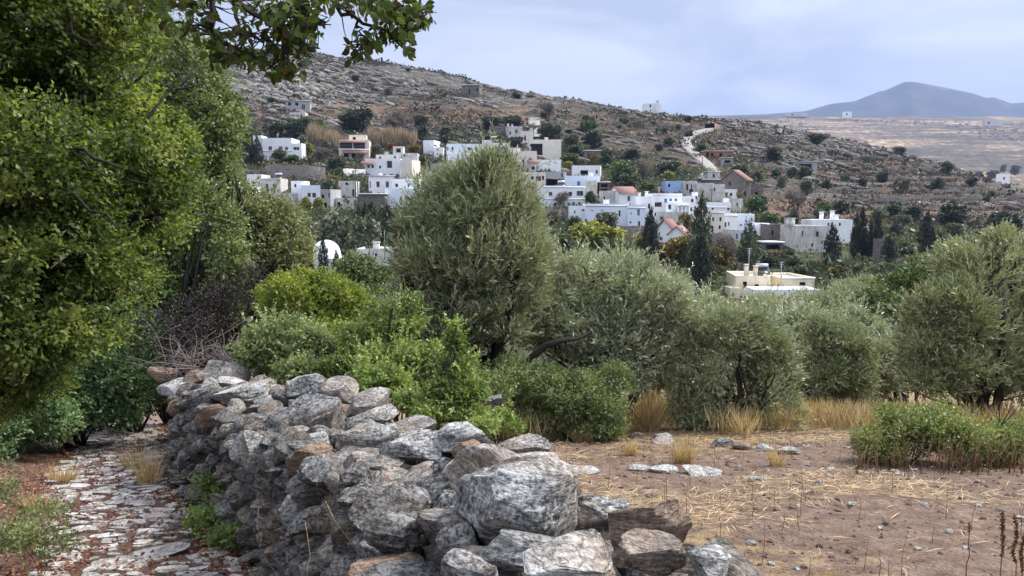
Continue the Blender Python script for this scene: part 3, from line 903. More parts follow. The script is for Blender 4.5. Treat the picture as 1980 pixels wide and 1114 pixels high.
def crown(mb, blobs, n, lpt, tl, L, Wd, seed, up=.3, gap=None, inner=.35, tint=(.15, .85), outw=.8, mat=0, spread=.75, lobes=5):
    """n twigs of lpt leaves through the volume of the blobs"""
    rs = np.random.RandomState(seed)
    C = np.array([b[0] for b in blobs]); R = np.array([b[1] for b in blobs])
    R = np.maximum(R - .62 * tl - .35 * L, R * .5)
    nmain = len(C)
    w0 = R[:, 0] * R[:, 2]
    if lobes:
        d = rnd_unit(rs, len(C) * lobes); d[:, 2] = d[:, 2] * .8 + .12
        i = np.repeat(np.arange(len(C)), lobes)
        C2 = C[i] + d * R[i] * rs.uniform(.62, .98, len(i))[:, None]
        R2 = R[i] * rs.uniform(.28, .52, (len(i), 1)) * rs.uniform(.85, 1.2, (len(i), 3))
        C = np.concatenate([C, C2]); R = np.concatenate([R * .86, R2])
        w0 = np.concatenate([w0 * .8, R2[:, 0] * R2[:, 2] * 1.35])
        blobs = list(zip(C, R))
    w = w0
    w = w / w.sum()
    got = []
    need = n
    for it in range(8):
        m = int(need * 2.2) + 50
        k = rs.choice(len(blobs), m, p=w)
        d = rnd_unit(rs, m)
        r = np.where(rs.rand(m) < inner, rs.rand(m) ** .45, rs.uniform(.78, 1.06, m))
        r = np.where(rs.rand(m) < .09, rs.uniform(1.0, 1.36, m), r)
        lump = 1 + (fbm(d * 2.3 + k[:, None] * 7.7, seed, 3) - .5) * .95
        p = C[k] + d * R[k] * (r * lump)[:, None]
        ok = np.ones(m, bool)
        # thin out what lies deep inside another blob
        for j in range(nmain):
            q = ((p - C[j]) / R[j]); dd = (q ** 2).sum(1)
            ok &= ~((dd < .45) & (k != j) & (rs.rand(m) < .75))
        if gap:
            ok &= fbm(p * gap[0], seed + 3, 3) + rs.normal(0, .05, m) > gap[1]
        got.append((p[ok], d[ok], k[ok])); need -= ok.sum()
        if need <= 0: break
    P = np.concatenate([g[0] for g in got])[:n]; D0 = np.concatenate([g[1] for g in got])[:n]
    n = len(P)
    D = D0 * outw + np.array([0, 0, up]) + rnd_unit(rs, n) * .55
    D /= np.linalg.norm(D, axis=1)[:, None]
    tw = tint[0] + (tint[1] - tint[0]) * np.clip((fbm(P * (1.6 / max(.3, R.mean())), seed + 11, 3) - .5) * 1.7 + .5 + rs.normal(0, .13, n), 0, 1)
    t = (np.arange(lpt) + .5) / lpt
    LP = P[:, None] + D[:, None] * (t[None, :, None] * tl * rs.uniform(.7, 1.3, n)[:, None, None])
    LD = D[:, None] * .75 + rnd_unit(rs, n * lpt).reshape(n, lpt, 3) * spread
    NN = rnd_unit(rs, n * lpt) * .8 + np.repeat(D0, lpt, 0) * .5 + np.array([0, 0, .55])
    V, q = leaf_quads(LP.reshape(-1, 3), LD.reshape(-1, 3), NN, L * rs.uniform(.65, 1.25, n * lpt), Wd * rs.uniform(.7, 1.25, n * lpt), .12, .08)
    tt = np.repeat(np.clip(np.repeat(tw, lpt) + rs.normal(0, .19, n * lpt), 0, 1), 4)
    mb.add(V, q, tt, mat=mat)
    return P, D

def limb_curve(a, b, rs, sag=.12, n=8):
    a, b = np.asarray(a, float), np.asarray(b, float)
    L = np.linalg.norm(b - a)
    t = np.linspace(0, 1, n)[:, None]
    off = np.array([rs.gauss(0, 1), rs.gauss(0, 1), abs(rs.gauss(0, .4))]) * sag * L
    P = a + (b - a) * t + off * np.sin(t * math.pi) * (1 - t * .3)
    P += np.array([[rs.gauss(0, 1), rs.gauss(0, 1), rs.gauss(0, 1)] for _ in range(n)]) * .018 * L * np.sin(t * math.pi)
    return P
def add_limbs(mb, base, blobs, r0, rs, stems=None, twigs=6, fork=None):
    base = np.asarray(base, float)
    for k, (c, R) in enumerate(blobs):
        tip = c + np.array([rs.uniform(-.3, .3) * R[0], rs.uniform(-.3, .3) * R[1], rs.uniform(.1, .5) * R[2]])
        st = base + np.array([rs.uniform(-.5, .5), rs.uniform(-.5, .5), 0]) * r0
        if fork is not None and k % max(1, stems or 3) != 0:
            st = np.asarray(fork)
        P = limb_curve(st, tip, rs, .10, 9)
        mb.tube(P, np.linspace(r0 * (1 if k == 0 else .62), r0 * .12, 9), 7)
        for t in range(twigs):
            i = rs.randrange(3, 8)
            q = c + np.array([rs.uniform(-.75, .75) * R[0], rs.uniform(-.75, .75) * R[1], rs.uniform(-.6, .75) * R[2]])
            P2 = limb_curve(P[i], q, rs, .12, 6)
            mb.tube(P2, np.linspace(r0 * .28, r0 * .05, 6), 5)

def plant(name, label, cat, leafmat, blobs, base, n, lpt, tl, L, Wd, seed, r0=.06, bark='bark', group=None, twigs=5, stems=None, extra=None, trunk='trunk', crown_name='crown', **kw):
    rs = random.Random(seed)
    bl = [pxblob(*b) for b in blobs]
    bp = at(*base) if len(base) == 3 else None
    if bp is None:
        x = (base[0] - 990) / F * base[1] * 1.0; y = base[1]
        bp = np.array([x, y, 0])
    bp[2] = gz(bp[0], bp[1])
    root = empty(name, bp, 0, label, cat, group)
    m = MB(); add_limbs(m, np.array([bp[0], bp[1], bp[2] - .08]), bl, r0, rs, stems, twigs)
    if extra: extra(m)
    m.v = [a - bp for a in m.v]
    m.build(trunk, MAT[bark], root, smooth_=True)
    m = MB(); crown(m, bl, n, lpt, tl, L, Wd, seed, **kw)
    if 'olive' in leafmat or leafmat in ('mastic', 'spurge', 'dusty', 'oak_grey'):
        # long young shoots that make the outline ragged
        kk = dict(kw); kk.update(lobes=3, inner=0., up=max(.6, kw.get('up', .3) * 1.2), outw=.9, gap=None)
        crown(m, bl, max(30, n // 26), lpt * 3, tl * 2.6, L, Wd, seed + 7, **kk)
    m.v = [a - bp for a in m.v]
    m.build(crown_name, MAT[leafmat], root)
    return root

def px_tube(m, pts, r, sides=7):
    m.tube(np.array([at(*p) for p in pts]), r, sides)

# ---- the big evergreen oak on the left, with the boughs that hang into the view
def oak_extra(m):
    rs = random.Random(12)
    for pts, ra, rb in [
        ([(-160, 170, 4.6), (-40, 215, 4.5), (60, 250, 4.45), (150, 290, 4.4), (230, 330, 4.4)], .028, .006),
        ([(-160, 260, 4.6), (-20, 290, 4.5), (70, 335, 4.45), (160, 400, 4.4), (250, 440, 4.5)], .024, .005),
        ([(60, -40, 4.6), (130, 20, 4.6), (150, 75, 4.6), (210, 100, 4.8)], .016, .005),
        ([(40, 240, 4.5), (90, 210, 4.4), (160, 190, 4.5)], .009, .003),
        ([(120, 280, 4.4), (180, 330, 4.4), (240, 350, 4.5), (310, 345, 4.6)], .009, .003)]:
        P = np.array([at(*p) for p in pts])
        t = np.linspace(0, 1, len(P)); tt = np.linspace(0, 1, 14)
        Q = np.stack([np.interp(tt, t, P[:, i]) for i in range(3)], 1)
        Q += np.array([[rs.gauss(0, 1) for _ in range(3)] for _ in range(14)]) * .016
        m.tube(Q, np.linspace(ra, rb, 14), 7)
oak = plant('oak_tree', 'tall bright green evergreen oak filling the left side over the path', 'tree', 'oak',
    [(60, 60, 5.0, 190, 150, .8), (210, 130, 5.2, 110, 120, .6), (290, 300, 5.4, 80, 110, .5), (120, 300, 5.0, 180, 150, .8), (275, 420, 5.3, 70, 80, .5),
     (130, 480, 5.0, 170, 100, .8), (230, 560, 5.3, 70, 70, .5), (30, 590, 4.8, 110, 90, .7), (170, -40, 5.2, 200, 60, .5), (240, 215, 5.2, 90, 60, .4), (120, 190, 5., 120, 60, .5), (-150, 250, 4.6, 200, 300, 1.), (330, 350, 5.6, 40, 60, .4),
     (20, 720, 5.2, 90, 110, .5), (60, 480, 4.6, 80, 50, .4), (150, 650, 5., 90, 60, .4), (60, 640, 4.7, 90, 80, .4), (330, 420, 5.6, 36, 50, .3)],
    (-480, 5.8), 33000, 5, .11, .035, .021, 21, .16, extra=oak_extra, up=.12, gap=(2.6, .40), inner=.3, tint=(.02, 1.), outw=.7, twigs=6)

# overhanging bough with big leaves in front of the sky
def bough(parent):
    rs = random.Random(31)
    m, lf = MB(), MB()
    org = np.array(parent.location)
    rn = np.random.RandomState(31)
    main = [
     ([(180, -160, 3.6), (330, -60, 3.2), (440, -10, 3.0), (500, 30, 2.9), (560, 70, 2.9), (585, 95, 2.9), (600, 110, 2.9)], .016, .003),
     ([(420, -60, 3.1), (412, 20, 3.05), (408, 55, 3.0), (425, 80, 3.0), (455, 100, 3.0), (490, 105, 3.0), (520, 130, 3.0), (560, 150, 3.0)], .012, .003),
     ([(440, -10, 3.0), (470, 60, 2.95), (520, 80, 2.9), (560, 95, 2.9)], .008, .003),
     ([(580, -60, 3.1), (585, 0, 3.05), (600, 40, 3.0), (640, 48, 3.0)], .007, .002),
     ([(580, -50, 3.1), (650, -10, 3.0), (660, 25, 3.0), (690, 40, 3.0), (740, 60, 3.0), (770, 90, 3.0), (800, 100, 3.0)], .011, .002),
     ([(620, -80, 3.1), (700, 0, 3.0), (740, 20, 3.0), (790, 25, 3.0), (825, 18, 3.0)], .011, .003),
     ([(690, 40, 3.0), (695, 60, 3.0), (705, 72, 3.0), (715, 100, 3.0)], .006, .002),
     ([(600, 40, 3.0), (625, 45, 3.0), (640, 35, 3.0)], .004, .0015),
     ([(330, -60, 3.2), (300, 10, 3.3), (330, 35, 3.3), (380, 50, 3.3), (420, 60, 3.2)], .009, .003),
     ([(410, 70, 3.0), (440, 120, 3.0), (415, 110, 3.0)], .004, .002)]
    for pts, ra, rb in main:
        P = np.array([at(*p) for p in pts]); t = np.linspace(0, 1, len(P)); tt = np.linspace(0, 1, 16)
        Q = np.stack([np.interp(tt, t, P[:, i]) for i in range(3)], 1)
        Q[1:-1] += rn.normal(0, .006, (14, 3))
        m.tube(Q, np.linspace(ra, rb, 16), 6)
    # leaf clusters: u, v, spread u, spread v, count
    cl = [(440, 85, 40, 26, 30), (480, 105, 40, 22, 30), (425, 105, 26, 22, 26), (540, 50, 45, 45, 95), (585, 25, 40, 40, 70), (510, 15, 60, 22, 70), (470, 60, 30, 20, 16), (565, 95, 35, 30, 42), (552, 135, 38, 20, 36), (585, 70, 30, 26, 30), (600, 45, 18, 20, 16),
          (675, 92, 12, 14, 9), (705, 85, 24, 20, 26), (725, 78, 22, 20, 24), (690, 112, 16, 10, 8), (765, 40, 42, 36, 80), (800, 30, 32, 24, 62), (745, 15, 50, 20, 60), (780, 70, 22, 18, 16), (790, 98, 14, 10, 9), (770, 82, 14, 12, 7), (690, 5, 50, 14, 36), (820, 20, 16, 12, 14),
          (330, 20, 60, 30, 40), (395, 30, 30, 26, 20), (300, -5, 90, 24, 70), (400, -10, 60, 16, 34), (412, 78, 16, 14, 16), (455, 108, 22, 12, 18), (500, 118, 20, 14, 14), (530, 140, 18, 14, 14), (615, 0, 40, 14, 26), (355, 60, 40, 16, 24)]
    allP, allD, allT = [], [], []
    for (u, v, su, sv, n) in cl:
        n = int(n * 1.7)
        uu = u + np.clip(rn.normal(0, .5, n), -1, 1) * su; vv = v + np.clip(rn.normal(0, .5, n), -1, 1) * sv
        Y = 3.0 + rn.normal(0, .12, n)
        P = np.array([at(a, b, c) for a, b, c in zip(uu, vv, Y)])
        D = rnd_unit(rn, n) + np.array([.2, 0, -.35])
        allP.append(P); allD.append(D); allT.append(np.clip(rn.normal(.42, .26, n), 0, 1))
    P, D, T = np.concatenate(allP), np.concatenate(allD), np.concatenate(allT)
    n = len(P)
    D /= np.linalg.norm(D, axis=1)[:, None]
    N = rnd_unit(rn, n) + np.array([0, -.3, .5])
    S = np.cross(D, N); S /= np.linalg.norm(S, axis=1)[:, None]; N = np.cross(S, D)
    L = rn.uniform(.022, .044, n)[:, None]; Wd = L * rn.uniform(.5, .68, n)[:, None]
    prof = [(0, .0, 0), (.22, .36, .05), (.5, .5, .09), (.8, .34, .06), (1., 0, -.05)]
    pts = []
    for t, w, hgt in prof: pts.append(P + D * L * t + S * Wd * w + N * L * (hgt - t * t * .15))
    for t, w, hgt in prof[1:-1][::-1]: pts.append(P + D * L * t - S * Wd * w + N * L * (hgt - t * t * .15))
    for t in (.22, .5, .8): pts.append(P + D * L * t - N * L * t * t * .15)
    V = np.stack(pts, 1)    # 0 base,1,2,3 right,4 tip,5,6,7 left,8,9,10 rib
    i = np.arange(n)[:, None] * 11
    q4 = np.concatenate([i + np.array([8, 1, 2, 9]), i + np.array([9, 2, 3, 10]), i + np.array([8, 9, 6, 7]), i + np.array([9, 10, 5, 6])])
    q3 = np.concatenate([i + np.array([0, 1, 8]), i + np.array([0, 8, 7]), i + np.array([10, 3, 4]), i + np.array([10, 4, 5])])
    lf.v.append(V.reshape(-1, 3)); lf.n = n * 11; lf.t.append(np.repeat(T, 11)); lf.c.append(V.reshape(-1, 3) * 0)
    lf.f = [(q4, 0), (q3, 0)]
    # stalk twigs joining leaves to the nearest wood
    wood = np.concatenate(m.v)
    for k in range(0, n, 3):
        j = np.argmin(((wood - P[k]) ** 2).sum(1))
        if np.linalg.norm(wood[j] - P[k]) < .16:
            Q = np.array([wood[j], (wood[j] + P[k]) / 2 + rn.normal(0, .008, 3), P[k]])
            m.tube(Q, [.0028, .002, .0012], 4)
    m.v = [a - org for a in m.v]; lf.v = [a - org for a in lf.v]
    b = m.build('overhanging_branch', MAT['bark'], parent, smooth_=True)
    lf.build('leaves', MAT['bough_leaf'], b, smooth_=True)
bough(oak)

plant('oak_tree', 'dusty dark green oak standing behind the big oak, dark limbs showing', 'tree', 'oak_grey',
    [(360, 150, 14.5, 90, 90), (400, 250, 14.5, 75, 90), (330, 260, 14.5, 80, 110), (420, 350, 14.3, 55, 60), (360, 380, 14.5, 70, 90), (360, 470, 14.2, 90, 80), (300, 480, 14.5, 80, 110), (390, 560, 14., 66, 60), (300, 90, 14.8, 70, 70), (440, 290, 14.4, 30, 40), (330, 580, 14., 80, 60), (405, 440, 13.6, 60, 60), (440, 510, 13.4, 46, 60), (390, 400, 13.6, 50, 60), (430, 580, 13.6, 50, 50)],
    (320, 14.8), 14500, 5, .20, .072, .042, 22, .14, up=.1, gap=(1.6, .40), tint=(.1, .95), inner=.3,
    extra=lambda m: (m.tube(np.array([at(310, 200, 13.4), at(340, 175, 13.4), at(365, 150, 13.5), at(375, 130, 13.6)]), [.035, .03, .02, .01], 6),
                     m.tube(np.array([at(320, 175, 13.4), at(365, 170, 13.4), at(400, 160, 13.5)]), [.02, .016, .008], 6)))
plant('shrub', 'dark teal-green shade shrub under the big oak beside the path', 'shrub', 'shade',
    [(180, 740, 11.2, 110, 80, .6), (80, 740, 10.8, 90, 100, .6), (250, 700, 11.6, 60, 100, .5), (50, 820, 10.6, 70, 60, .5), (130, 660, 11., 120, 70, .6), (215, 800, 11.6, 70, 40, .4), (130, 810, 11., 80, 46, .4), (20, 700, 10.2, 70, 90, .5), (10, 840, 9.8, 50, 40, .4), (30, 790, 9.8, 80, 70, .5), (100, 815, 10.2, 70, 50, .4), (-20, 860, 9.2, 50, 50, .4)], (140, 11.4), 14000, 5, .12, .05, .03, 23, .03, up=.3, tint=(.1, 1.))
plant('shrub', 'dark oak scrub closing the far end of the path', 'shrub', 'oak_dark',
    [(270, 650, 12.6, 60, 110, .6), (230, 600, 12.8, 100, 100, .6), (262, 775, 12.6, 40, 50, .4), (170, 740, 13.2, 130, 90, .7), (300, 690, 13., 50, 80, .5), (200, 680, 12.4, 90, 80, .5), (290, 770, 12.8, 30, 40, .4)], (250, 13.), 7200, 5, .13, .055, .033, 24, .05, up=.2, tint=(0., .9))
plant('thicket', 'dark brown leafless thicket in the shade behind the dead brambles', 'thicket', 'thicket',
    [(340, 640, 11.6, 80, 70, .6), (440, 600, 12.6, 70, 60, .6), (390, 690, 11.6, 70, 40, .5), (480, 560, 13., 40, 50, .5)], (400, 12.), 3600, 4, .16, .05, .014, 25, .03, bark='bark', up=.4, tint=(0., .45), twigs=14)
plant('mastic_bush', 'tall grey-green dome bush with brownish tips behind the far end of the wall', 'bush', 'dusty',
    [(500, 440, 15.5, 80, 70), (430, 460, 15.2, 70, 80), (550, 480, 15.5, 50, 80), (480, 390, 15.8, 60, 40), (430, 560, 15., 60, 50), (540, 560, 15.2, 46, 60), (490, 500, 15., 90, 60), (390, 540, 15, 60, 60)],
    (480, 15.6), 10500, 5, .17, .075, .034, 26, .09, up=.45, gap=(1.1, .38), tint=(.1, .95))
# ---- dead brambles
def dead_brambles():
    bp = at(395, 745, 10.4); bp[2] = gz(bp[0], bp[1])
    rs = random.Random(40); m = MB()
    for k in range(150):
        a = at(rs.uniform(320, 470), rs.uniform(690, 745), 10.4 + rs.uniform(-.5, .5))
        d = np.array([rs.gauss(0, .35), rs.gauss(0, .25), abs(rs.gauss(.18, .2))])
        P = limb_curve(a, a + d, rs, .25, 6)
        m.tube(P, np.linspace(.007, .003, 6), 4, rs.random())
    m.v = [a - bp for a in m.v]
    o = m.build('dead_bramble', MAT['twig'], None, None, smooth_=True)
    o.location = bp
    tag(o, 'heap of pale dead bramble stems behind the rounded boulder', 'brambles')
dead_brambles()

# ---- shrubs right behind the wall
plant('oak_bush', 'yellow-green dome-shaped oak bush between the dome bush and the big olive', 'bush', 'yellowgreen',
    [(600, 600, 11.6, 100, 70), (560, 570, 11.8, 60, 50), (660, 650, 11.4, 60, 60), (580, 670, 11.2, 100, 60), (625, 560, 11.8, 60, 40)], (600, 11.7), 8500, 5, .13, .055, .034, 27, .06, up=.35, tint=(.05, .95), gap=(1.5, .36))
plant('oak_bush', 'grey-green low oak bush rising right behind the tan layered boulder', 'bush', 'oak_grey',
    [(540, 660, 9.6, 70, 60), (500, 690, 9.5, 40, 40), (600, 680, 9.4, 60, 50), (580, 720, 9., 60, 30)], (560, 9.6), 4200, 5, .12, .046, .028, 28, .035, up=.4, tint=(.3, 1.), gap=(2., .38))
plant('mastic_bush', 'fresh green bush with a slim bare stem behind the middle of the wall', 'bush', 'mastic',
    [(760, 600, 9.2, 56, 34), (745, 640, 9.2, 50, 36), (800, 620, 9.2, 30, 30), (760, 690, 8.8, 60, 40), (710, 710, 8.6, 60, 34), (740, 745, 8.2, 70, 34), (660, 720, 8.9, 50, 30), (815, 700, 8.6, 46, 36), (690, 660, 9.2, 40, 40)], (752, 9.1), 4700, 5, .10, .044, .026, 29, .03, up=.5, tint=(.1, 1.), gap=(2.2, .42),
    extra=lambda m: m.tube(np.array([at(752, 720, 9.), at(750, 660, 9.), at(755, 610, 9.), at(765, 570, 9.1)]), [.02, .017, .012, .004], 6))
plant('oak_sapling', 'young bright green oak sapling with an upright dark stem behind the wall', 'sapling', 'mastic',
    [(880, 665, 7.7, 22, 30), (885, 715, 7.7, 46, 36), (860, 760, 7.6, 50, 40), (905, 760, 7.6, 46, 40), (880, 800, 7.5, 62, 30), (830, 800, 7.4, 40, 30), (880, 635, 7.7, 9, 16)], (880, 7.7), 2900, 5, .08, .040, .025, 30, .025, up=.6, tint=(.15, 1.), gap=(2.4, .40),
    extra=lambda m: m.tube(np.array([at(880, 830, 7.6), at(882, 760, 7.6), at(878, 700, 7.6), at(882, 635, 7.65)]), [.018, .016, .012, .003], 6))
plant('mastic_bush', 'low light green bush trailing down to the soil at the wall\'s far edge', 'bush', 'mastic',
    [(960, 812, 7.4, 36, 20), (930, 830, 7.0, 40, 20), (1000, 832, 7.2, 26, 12), (810, 780, 7.9, 50, 30)], (960, 7.5), 1100, 5, .07, .036, .022, 32, .014, up=.6, tint=(.3, 1.))

# ---- olives
plant('olive_tree', 'largest grey-green olive, round-headed, in the middle before the village', 'tree', 'olive',
    [(930, 390, 13., 90, 90, .75), (860, 430, 13., 90, 90, .8), (985, 450, 13., 85, 100, .8), (830, 520, 13., 70, 80, .7), (920, 520, 12.8, 130, 110, 1.), (1010, 540, 13., 60, 80, .7), (880, 590, 12.8, 90, 60, .8), (965, 590, 12.8, 80, 50, .8), (955, 340, 13., 50, 50, .4), (985, 325, 13.1, 22, 30, .2), (785, 450, 13.1, 26, 40, .25), (790, 540, 13., 36, 50, .3), (850, 640, 12.7, 70, 40, .6), (980, 640, 12.7, 60, 40, .6), (915, 650, 12.6, 60, 40, .6)],
    (885, 13.1), 13000, 7, .22, .10, .022, 33, .11, up=.85, inner=.3, gap=(1.05, .45), tint=(.02, 1.), outw=.75, spread=.42, twigs=8,
    extra=lambda m: (m.tube(np.array([at(870, 900, 13.), at(876, 760, 13.), at(872, 690, 13.), at(880, 620, 13.)]), [.10, .085, .07, .05], 8),
                     m.tube(np.array([at(876, 760, 13.), at(905, 690, 13.), at(912, 640, 13.), at(930, 590, 13.)]), [.08, .06, .05, .04], 8)))
def lean(m):
    P = np.array([at(900, 800, 13.2), at(945, 740, 12.9), at(965, 725, 12.8), at(1000, 715, 12.7), at(1030, 690, 12.6), at(1055, 668, 12.6), at(1085, 659, 12.6), at(1115, 655, 12.7), at(1150, 640, 13.)])
    m.tube(P, [.10, .085, .075, .07, .065, .055, .045, .035, .02], 8)
    rs = random.Random(50)
    for k in range(26):
        a = at(rs.uniform(945, 1000), rs.uniform(640, 725), 12.9)
        m.tube(limb_curve(a, a + np.array([rs.gauss(0, .25), rs.gauss(0, .2), abs(rs.gauss(.3, .25))]), rs, .15, 6), np.linspace(.018, .004, 6), 5)
plant('olive_tree', 'wide silvery olive with a bent bare limb, right of the largest olive', 'tree', 'olive_pale',
    [(1130, 560, 13.8, 100, 80, .8), (1230, 590, 13.8, 100, 90, .9), (1210, 530, 14., 60, 50, .5), (1100, 640, 13.5, 90, 80, .7), (1190, 670, 13.5, 110, 80, .8), (1280, 660, 13.8, 70, 90, .7), (1040, 620, 13.4, 50, 70, .5), (1090, 530, 14., 50, 45, .5), (1300, 590, 14., 40, 50, .4), (1170, 740, 13.4, 90, 40, .5)],
    (1190, 14.), 11000, 7, .20, .095, .023, 34, .09, up=.5, inner=.28, gap=(1.05, .45), tint=(.02, 1.), spread=.5, twigs=6, extra=lean)
def fan(m):
    rs = random.Random(51)
    for tip, r in [((1395, 620), .03), ((1470, 660), .045), ((1340, 700), .03), ((1500, 720), .045), ((1425, 610), .03), ((1360, 760), .02), ((1530, 800), .02), ((1440, 640), .04), ((1378, 680), .03), ((1515, 680), .025)]:
        P = limb_curve(at(1425 + rs.uniform(-14, 14), 868, 13.6), at(tip[0], tip[1], 13.5 + rs.uniform(-.3, .3)), rs, .05, 9)
        m.tube(P, np.linspace(r * 1.25, r * .25, 9), 6)
        for t in range(4):
            i = rs.randrange(3, 8)
            m.tube(limb_curve(P[i], P[i] + np.array([rs.gauss(0, .25), rs.gauss(0, .2), abs(rs.gauss(.3, .15))]), rs, .1, 5), np.linspace(r * .35, .004, 5), 5)
plant('olive_tree', 'see-through olive with a fan of dark stems at the edge of the field', 'tree', 'olive',
    [(1430, 660, 13.6, 100, 70, .6), (1360, 720, 13.5, 60, 70, .5), (1500, 720, 13.5, 60, 80, .5), (1420, 620, 13.7, 70, 40, .5), (1330, 790, 13.4, 50, 60, .4), (1510, 800, 13.3, 50, 50, .4), (1430, 760, 13.8, 80, 60, .5), (1390, 820, 13.4, 80, 30, .35), (1460, 840, 13.3, 60, 20, .3)],
    (1425, 13.7), 5200, 6, .17, .085, .021, 35, .03, up=.5, inner=.3, gap=(1.6, .45), tint=(.1, .9), spread=.5, extra=fan, twigs=3)
plant('olive_tree', 'dense rounded olive with a short dark trunk in the dry grass', 'tree', 'olive',
    [(1625, 660, 17., 55, 50, .8), (1600, 720, 16.8, 50, 60, .7), (1650, 730, 16.8, 45, 60, .7), (1620, 770, 16.8, 55, 35, .6), (1590, 660, 17, 40, 50, .6)],
    (1612, 17.), 7500, 6, .2, .08, .022, 36, .12, up=.4, inner=.25, tint=(.0, .85), gap=(1.2, .40), spread=.5)
plant('olive_tree', 'tall yellowish olive at the right edge of the view', 'tree', 'olive_warm',
    [(1900, 540, 14.5, 90, 80, .8), (1960, 500, 14.8, 60, 60, .6), (1850, 620, 14.3, 110, 80, .9), (1950, 640, 14.5, 90, 90, .9), (1800, 680, 14.2, 80, 60, .7), (1890, 720, 14.2, 120, 60, .9), (1980, 740, 14.3, 80, 60, .8), (1780, 620, 14.4, 45, 45, .5), (2060, 600, 14.8, 100, 120, 1.), (1800, 740, 14., 70, 40, .6), (1935, 475, 14.9, 36, 30, .4)],
    (1930, 14.6), 11000, 7, .22, .10, .023, 37, .10, up=.6, inner=.28, gap=(1.05, .45), tint=(.05, .95), spread=.45, twigs=7,
    extra=lambda m: m.tube(np.array([at(1925, 800, 14.), at(1935, 720, 14.), at(1938, 640, 13.9), at(1945, 580, 14.)]), [.07, .06, .05, .03], 8))
plant('olive_tree', 'dark-shaded leafy tree behind the yellowish olive', 'tree', 'far_green',
    [(1810, 540, 26., 70, 50, 1.), (1760, 560, 26., 50, 40, .8), (1870, 530, 27., 60, 50, 1.), (1720, 640, 24., 50, 60, .8), (1740, 700, 23.5, 50, 50, .8), (1700, 590, 25., 40, 40, .7)], (1790, 26.), 5600, 5, .25, .12, .06, 38, .12, up=.3, tint=(0., .85), gap=(.6, .34))
for k, (u, v, Y, r, lab) in enumerate([
    (1660, 580, 38., 70, 'grey olive just right of the cream house'),
    (1590, 605, 29., 66, 'dark-hollowed olive below the right half of the cream house'),
    (1475, 625, 24., 80, 'pale olive below the left half of the cream house'),
    (1350, 610, 27., 64, 'silver olive left of the olive with the fan of stems'),
    (1285, 560, 30., 50, 'small silver olive at the foot of the tall cypress'),
    (1550, 640, 21., 56, 'pale olive between the fan-stemmed and the dense rounded olive'),
    (1640, 640, 22., 60, 'feathery pale olive above the dense rounded olive'),
    (1325, 660, 17., 64, 'pale olive filling the gap left of the fan-stemmed olive'),
    (1560, 715, 19., 58, 'grey-green olive between the fan-stemmed olive and the dense rounded one'),
    (1700, 690, 21., 60, 'pale olive right of the dense rounded olive'),
    (1255, 690, 16., 60, 'low olive growth under the right side of the silvery olive')]):
    plant('olive_tree', lab, 'tree', 'olive_pale' if k not in (0, 1, 4, 8) else 'olive',
        [(u, v, Y, r, r * .62), (u - r * .5, v + r * .35, Y, r * .6, r * .5), (u + r * .5, v + r * .3, Y, r * .6, r * .5), (u, v + r * .8, Y, r * .8, r * .5), (u + r * .2, v - r * .3, Y, r * .5, r * .35)],
        (u, Y + .2), 3600, 6, .3, .13, .04, 60 + k, .12, group='olives of the grove below the village', up=.5, tint=(.0, 1.), gap=(.8, .42), inner=.25, spread=.5)
plant('carob_tree', 'fresh green round tree below the domed church', 'tree', 'far_green',
    [(700, 530, 34., 56, 40), (740, 555, 34., 46, 40), (665, 560, 34., 40, 40), (720, 590, 32., 60, 40), (690, 610, 31., 50, 40)], (705, 34.), 4600, 5, .3, .14, .08, 70, .2, up=.3, tint=(.05, .9), gap=(.5, .36))
plant('carob_tree', 'grey-green bush between the dome-shaped oak bush and the big olive', 'tree', 'far_grey',
    [(760, 620, 22., 50, 40), (800, 600, 22., 46, 40), (770, 570, 23., 40, 40)], (780, 22.), 2600, 5, .2, .1, .04, 71, .1, up=.3, gap=(.7, .36))
plant('carob_tree', 'dull green bush hiding the foot of the largest olive', 'bush', 'oak_grey',
    [(880, 720, 12., 60, 50, .5), (950, 760, 11.8, 50, 44, .5), (830, 740, 12., 50, 50, .5), (990, 730, 12.4, 40, 40, .4), (900, 790, 11.4, 60, 40, .5)], (900, 12.), 4600, 5, .13, .055, .026, 72, .03, up=.5, tint=(.2, 1.), gap=(1.4, .36))
# ---- low bushes at the field's edge
plant('shrub', 'low dark green scrub under the wide silvery olive', 'shrub', 'oak_grey',
    [(1110, 770, 12.2, 80, 44, .5), (1050, 750, 12.4, 60, 44, .5), (1170, 790, 12.1, 60, 40, .4), (1010, 770, 12.5, 40, 40, .4), (1190, 740, 12.6, 50, 36, .4), (1060, 810, 12.2, 70, 40, .4), (1150, 830, 12.1, 70, 36, .4), (1010, 820, 12.4, 40, 36, .4)], (1110, 12.4), 6800, 5, .12, .05, .022, 39, .025, up=.6, tint=(.1, .9), gap=(1.4, .36))
plant('thorny_bush', 'broad yellow-green thorny bush at the right edge of the field', 'bush', 'spurge',
    [(1780, 845, 9.9, 84, 50, .5), (1700, 862, 9.9, 60, 42, .4), (1740, 815, 10.1, 50, 30, .4), (1850, 850, 9.8, 70, 46, .5), (1820, 820, 10.1, 60, 34, .4)], (1780, 10.), 5200, 5, .11, .042, .020, 42, .02, up=.7, tint=(.2, 1.), gap=(1.5, .37), twigs=16, lobes=8)
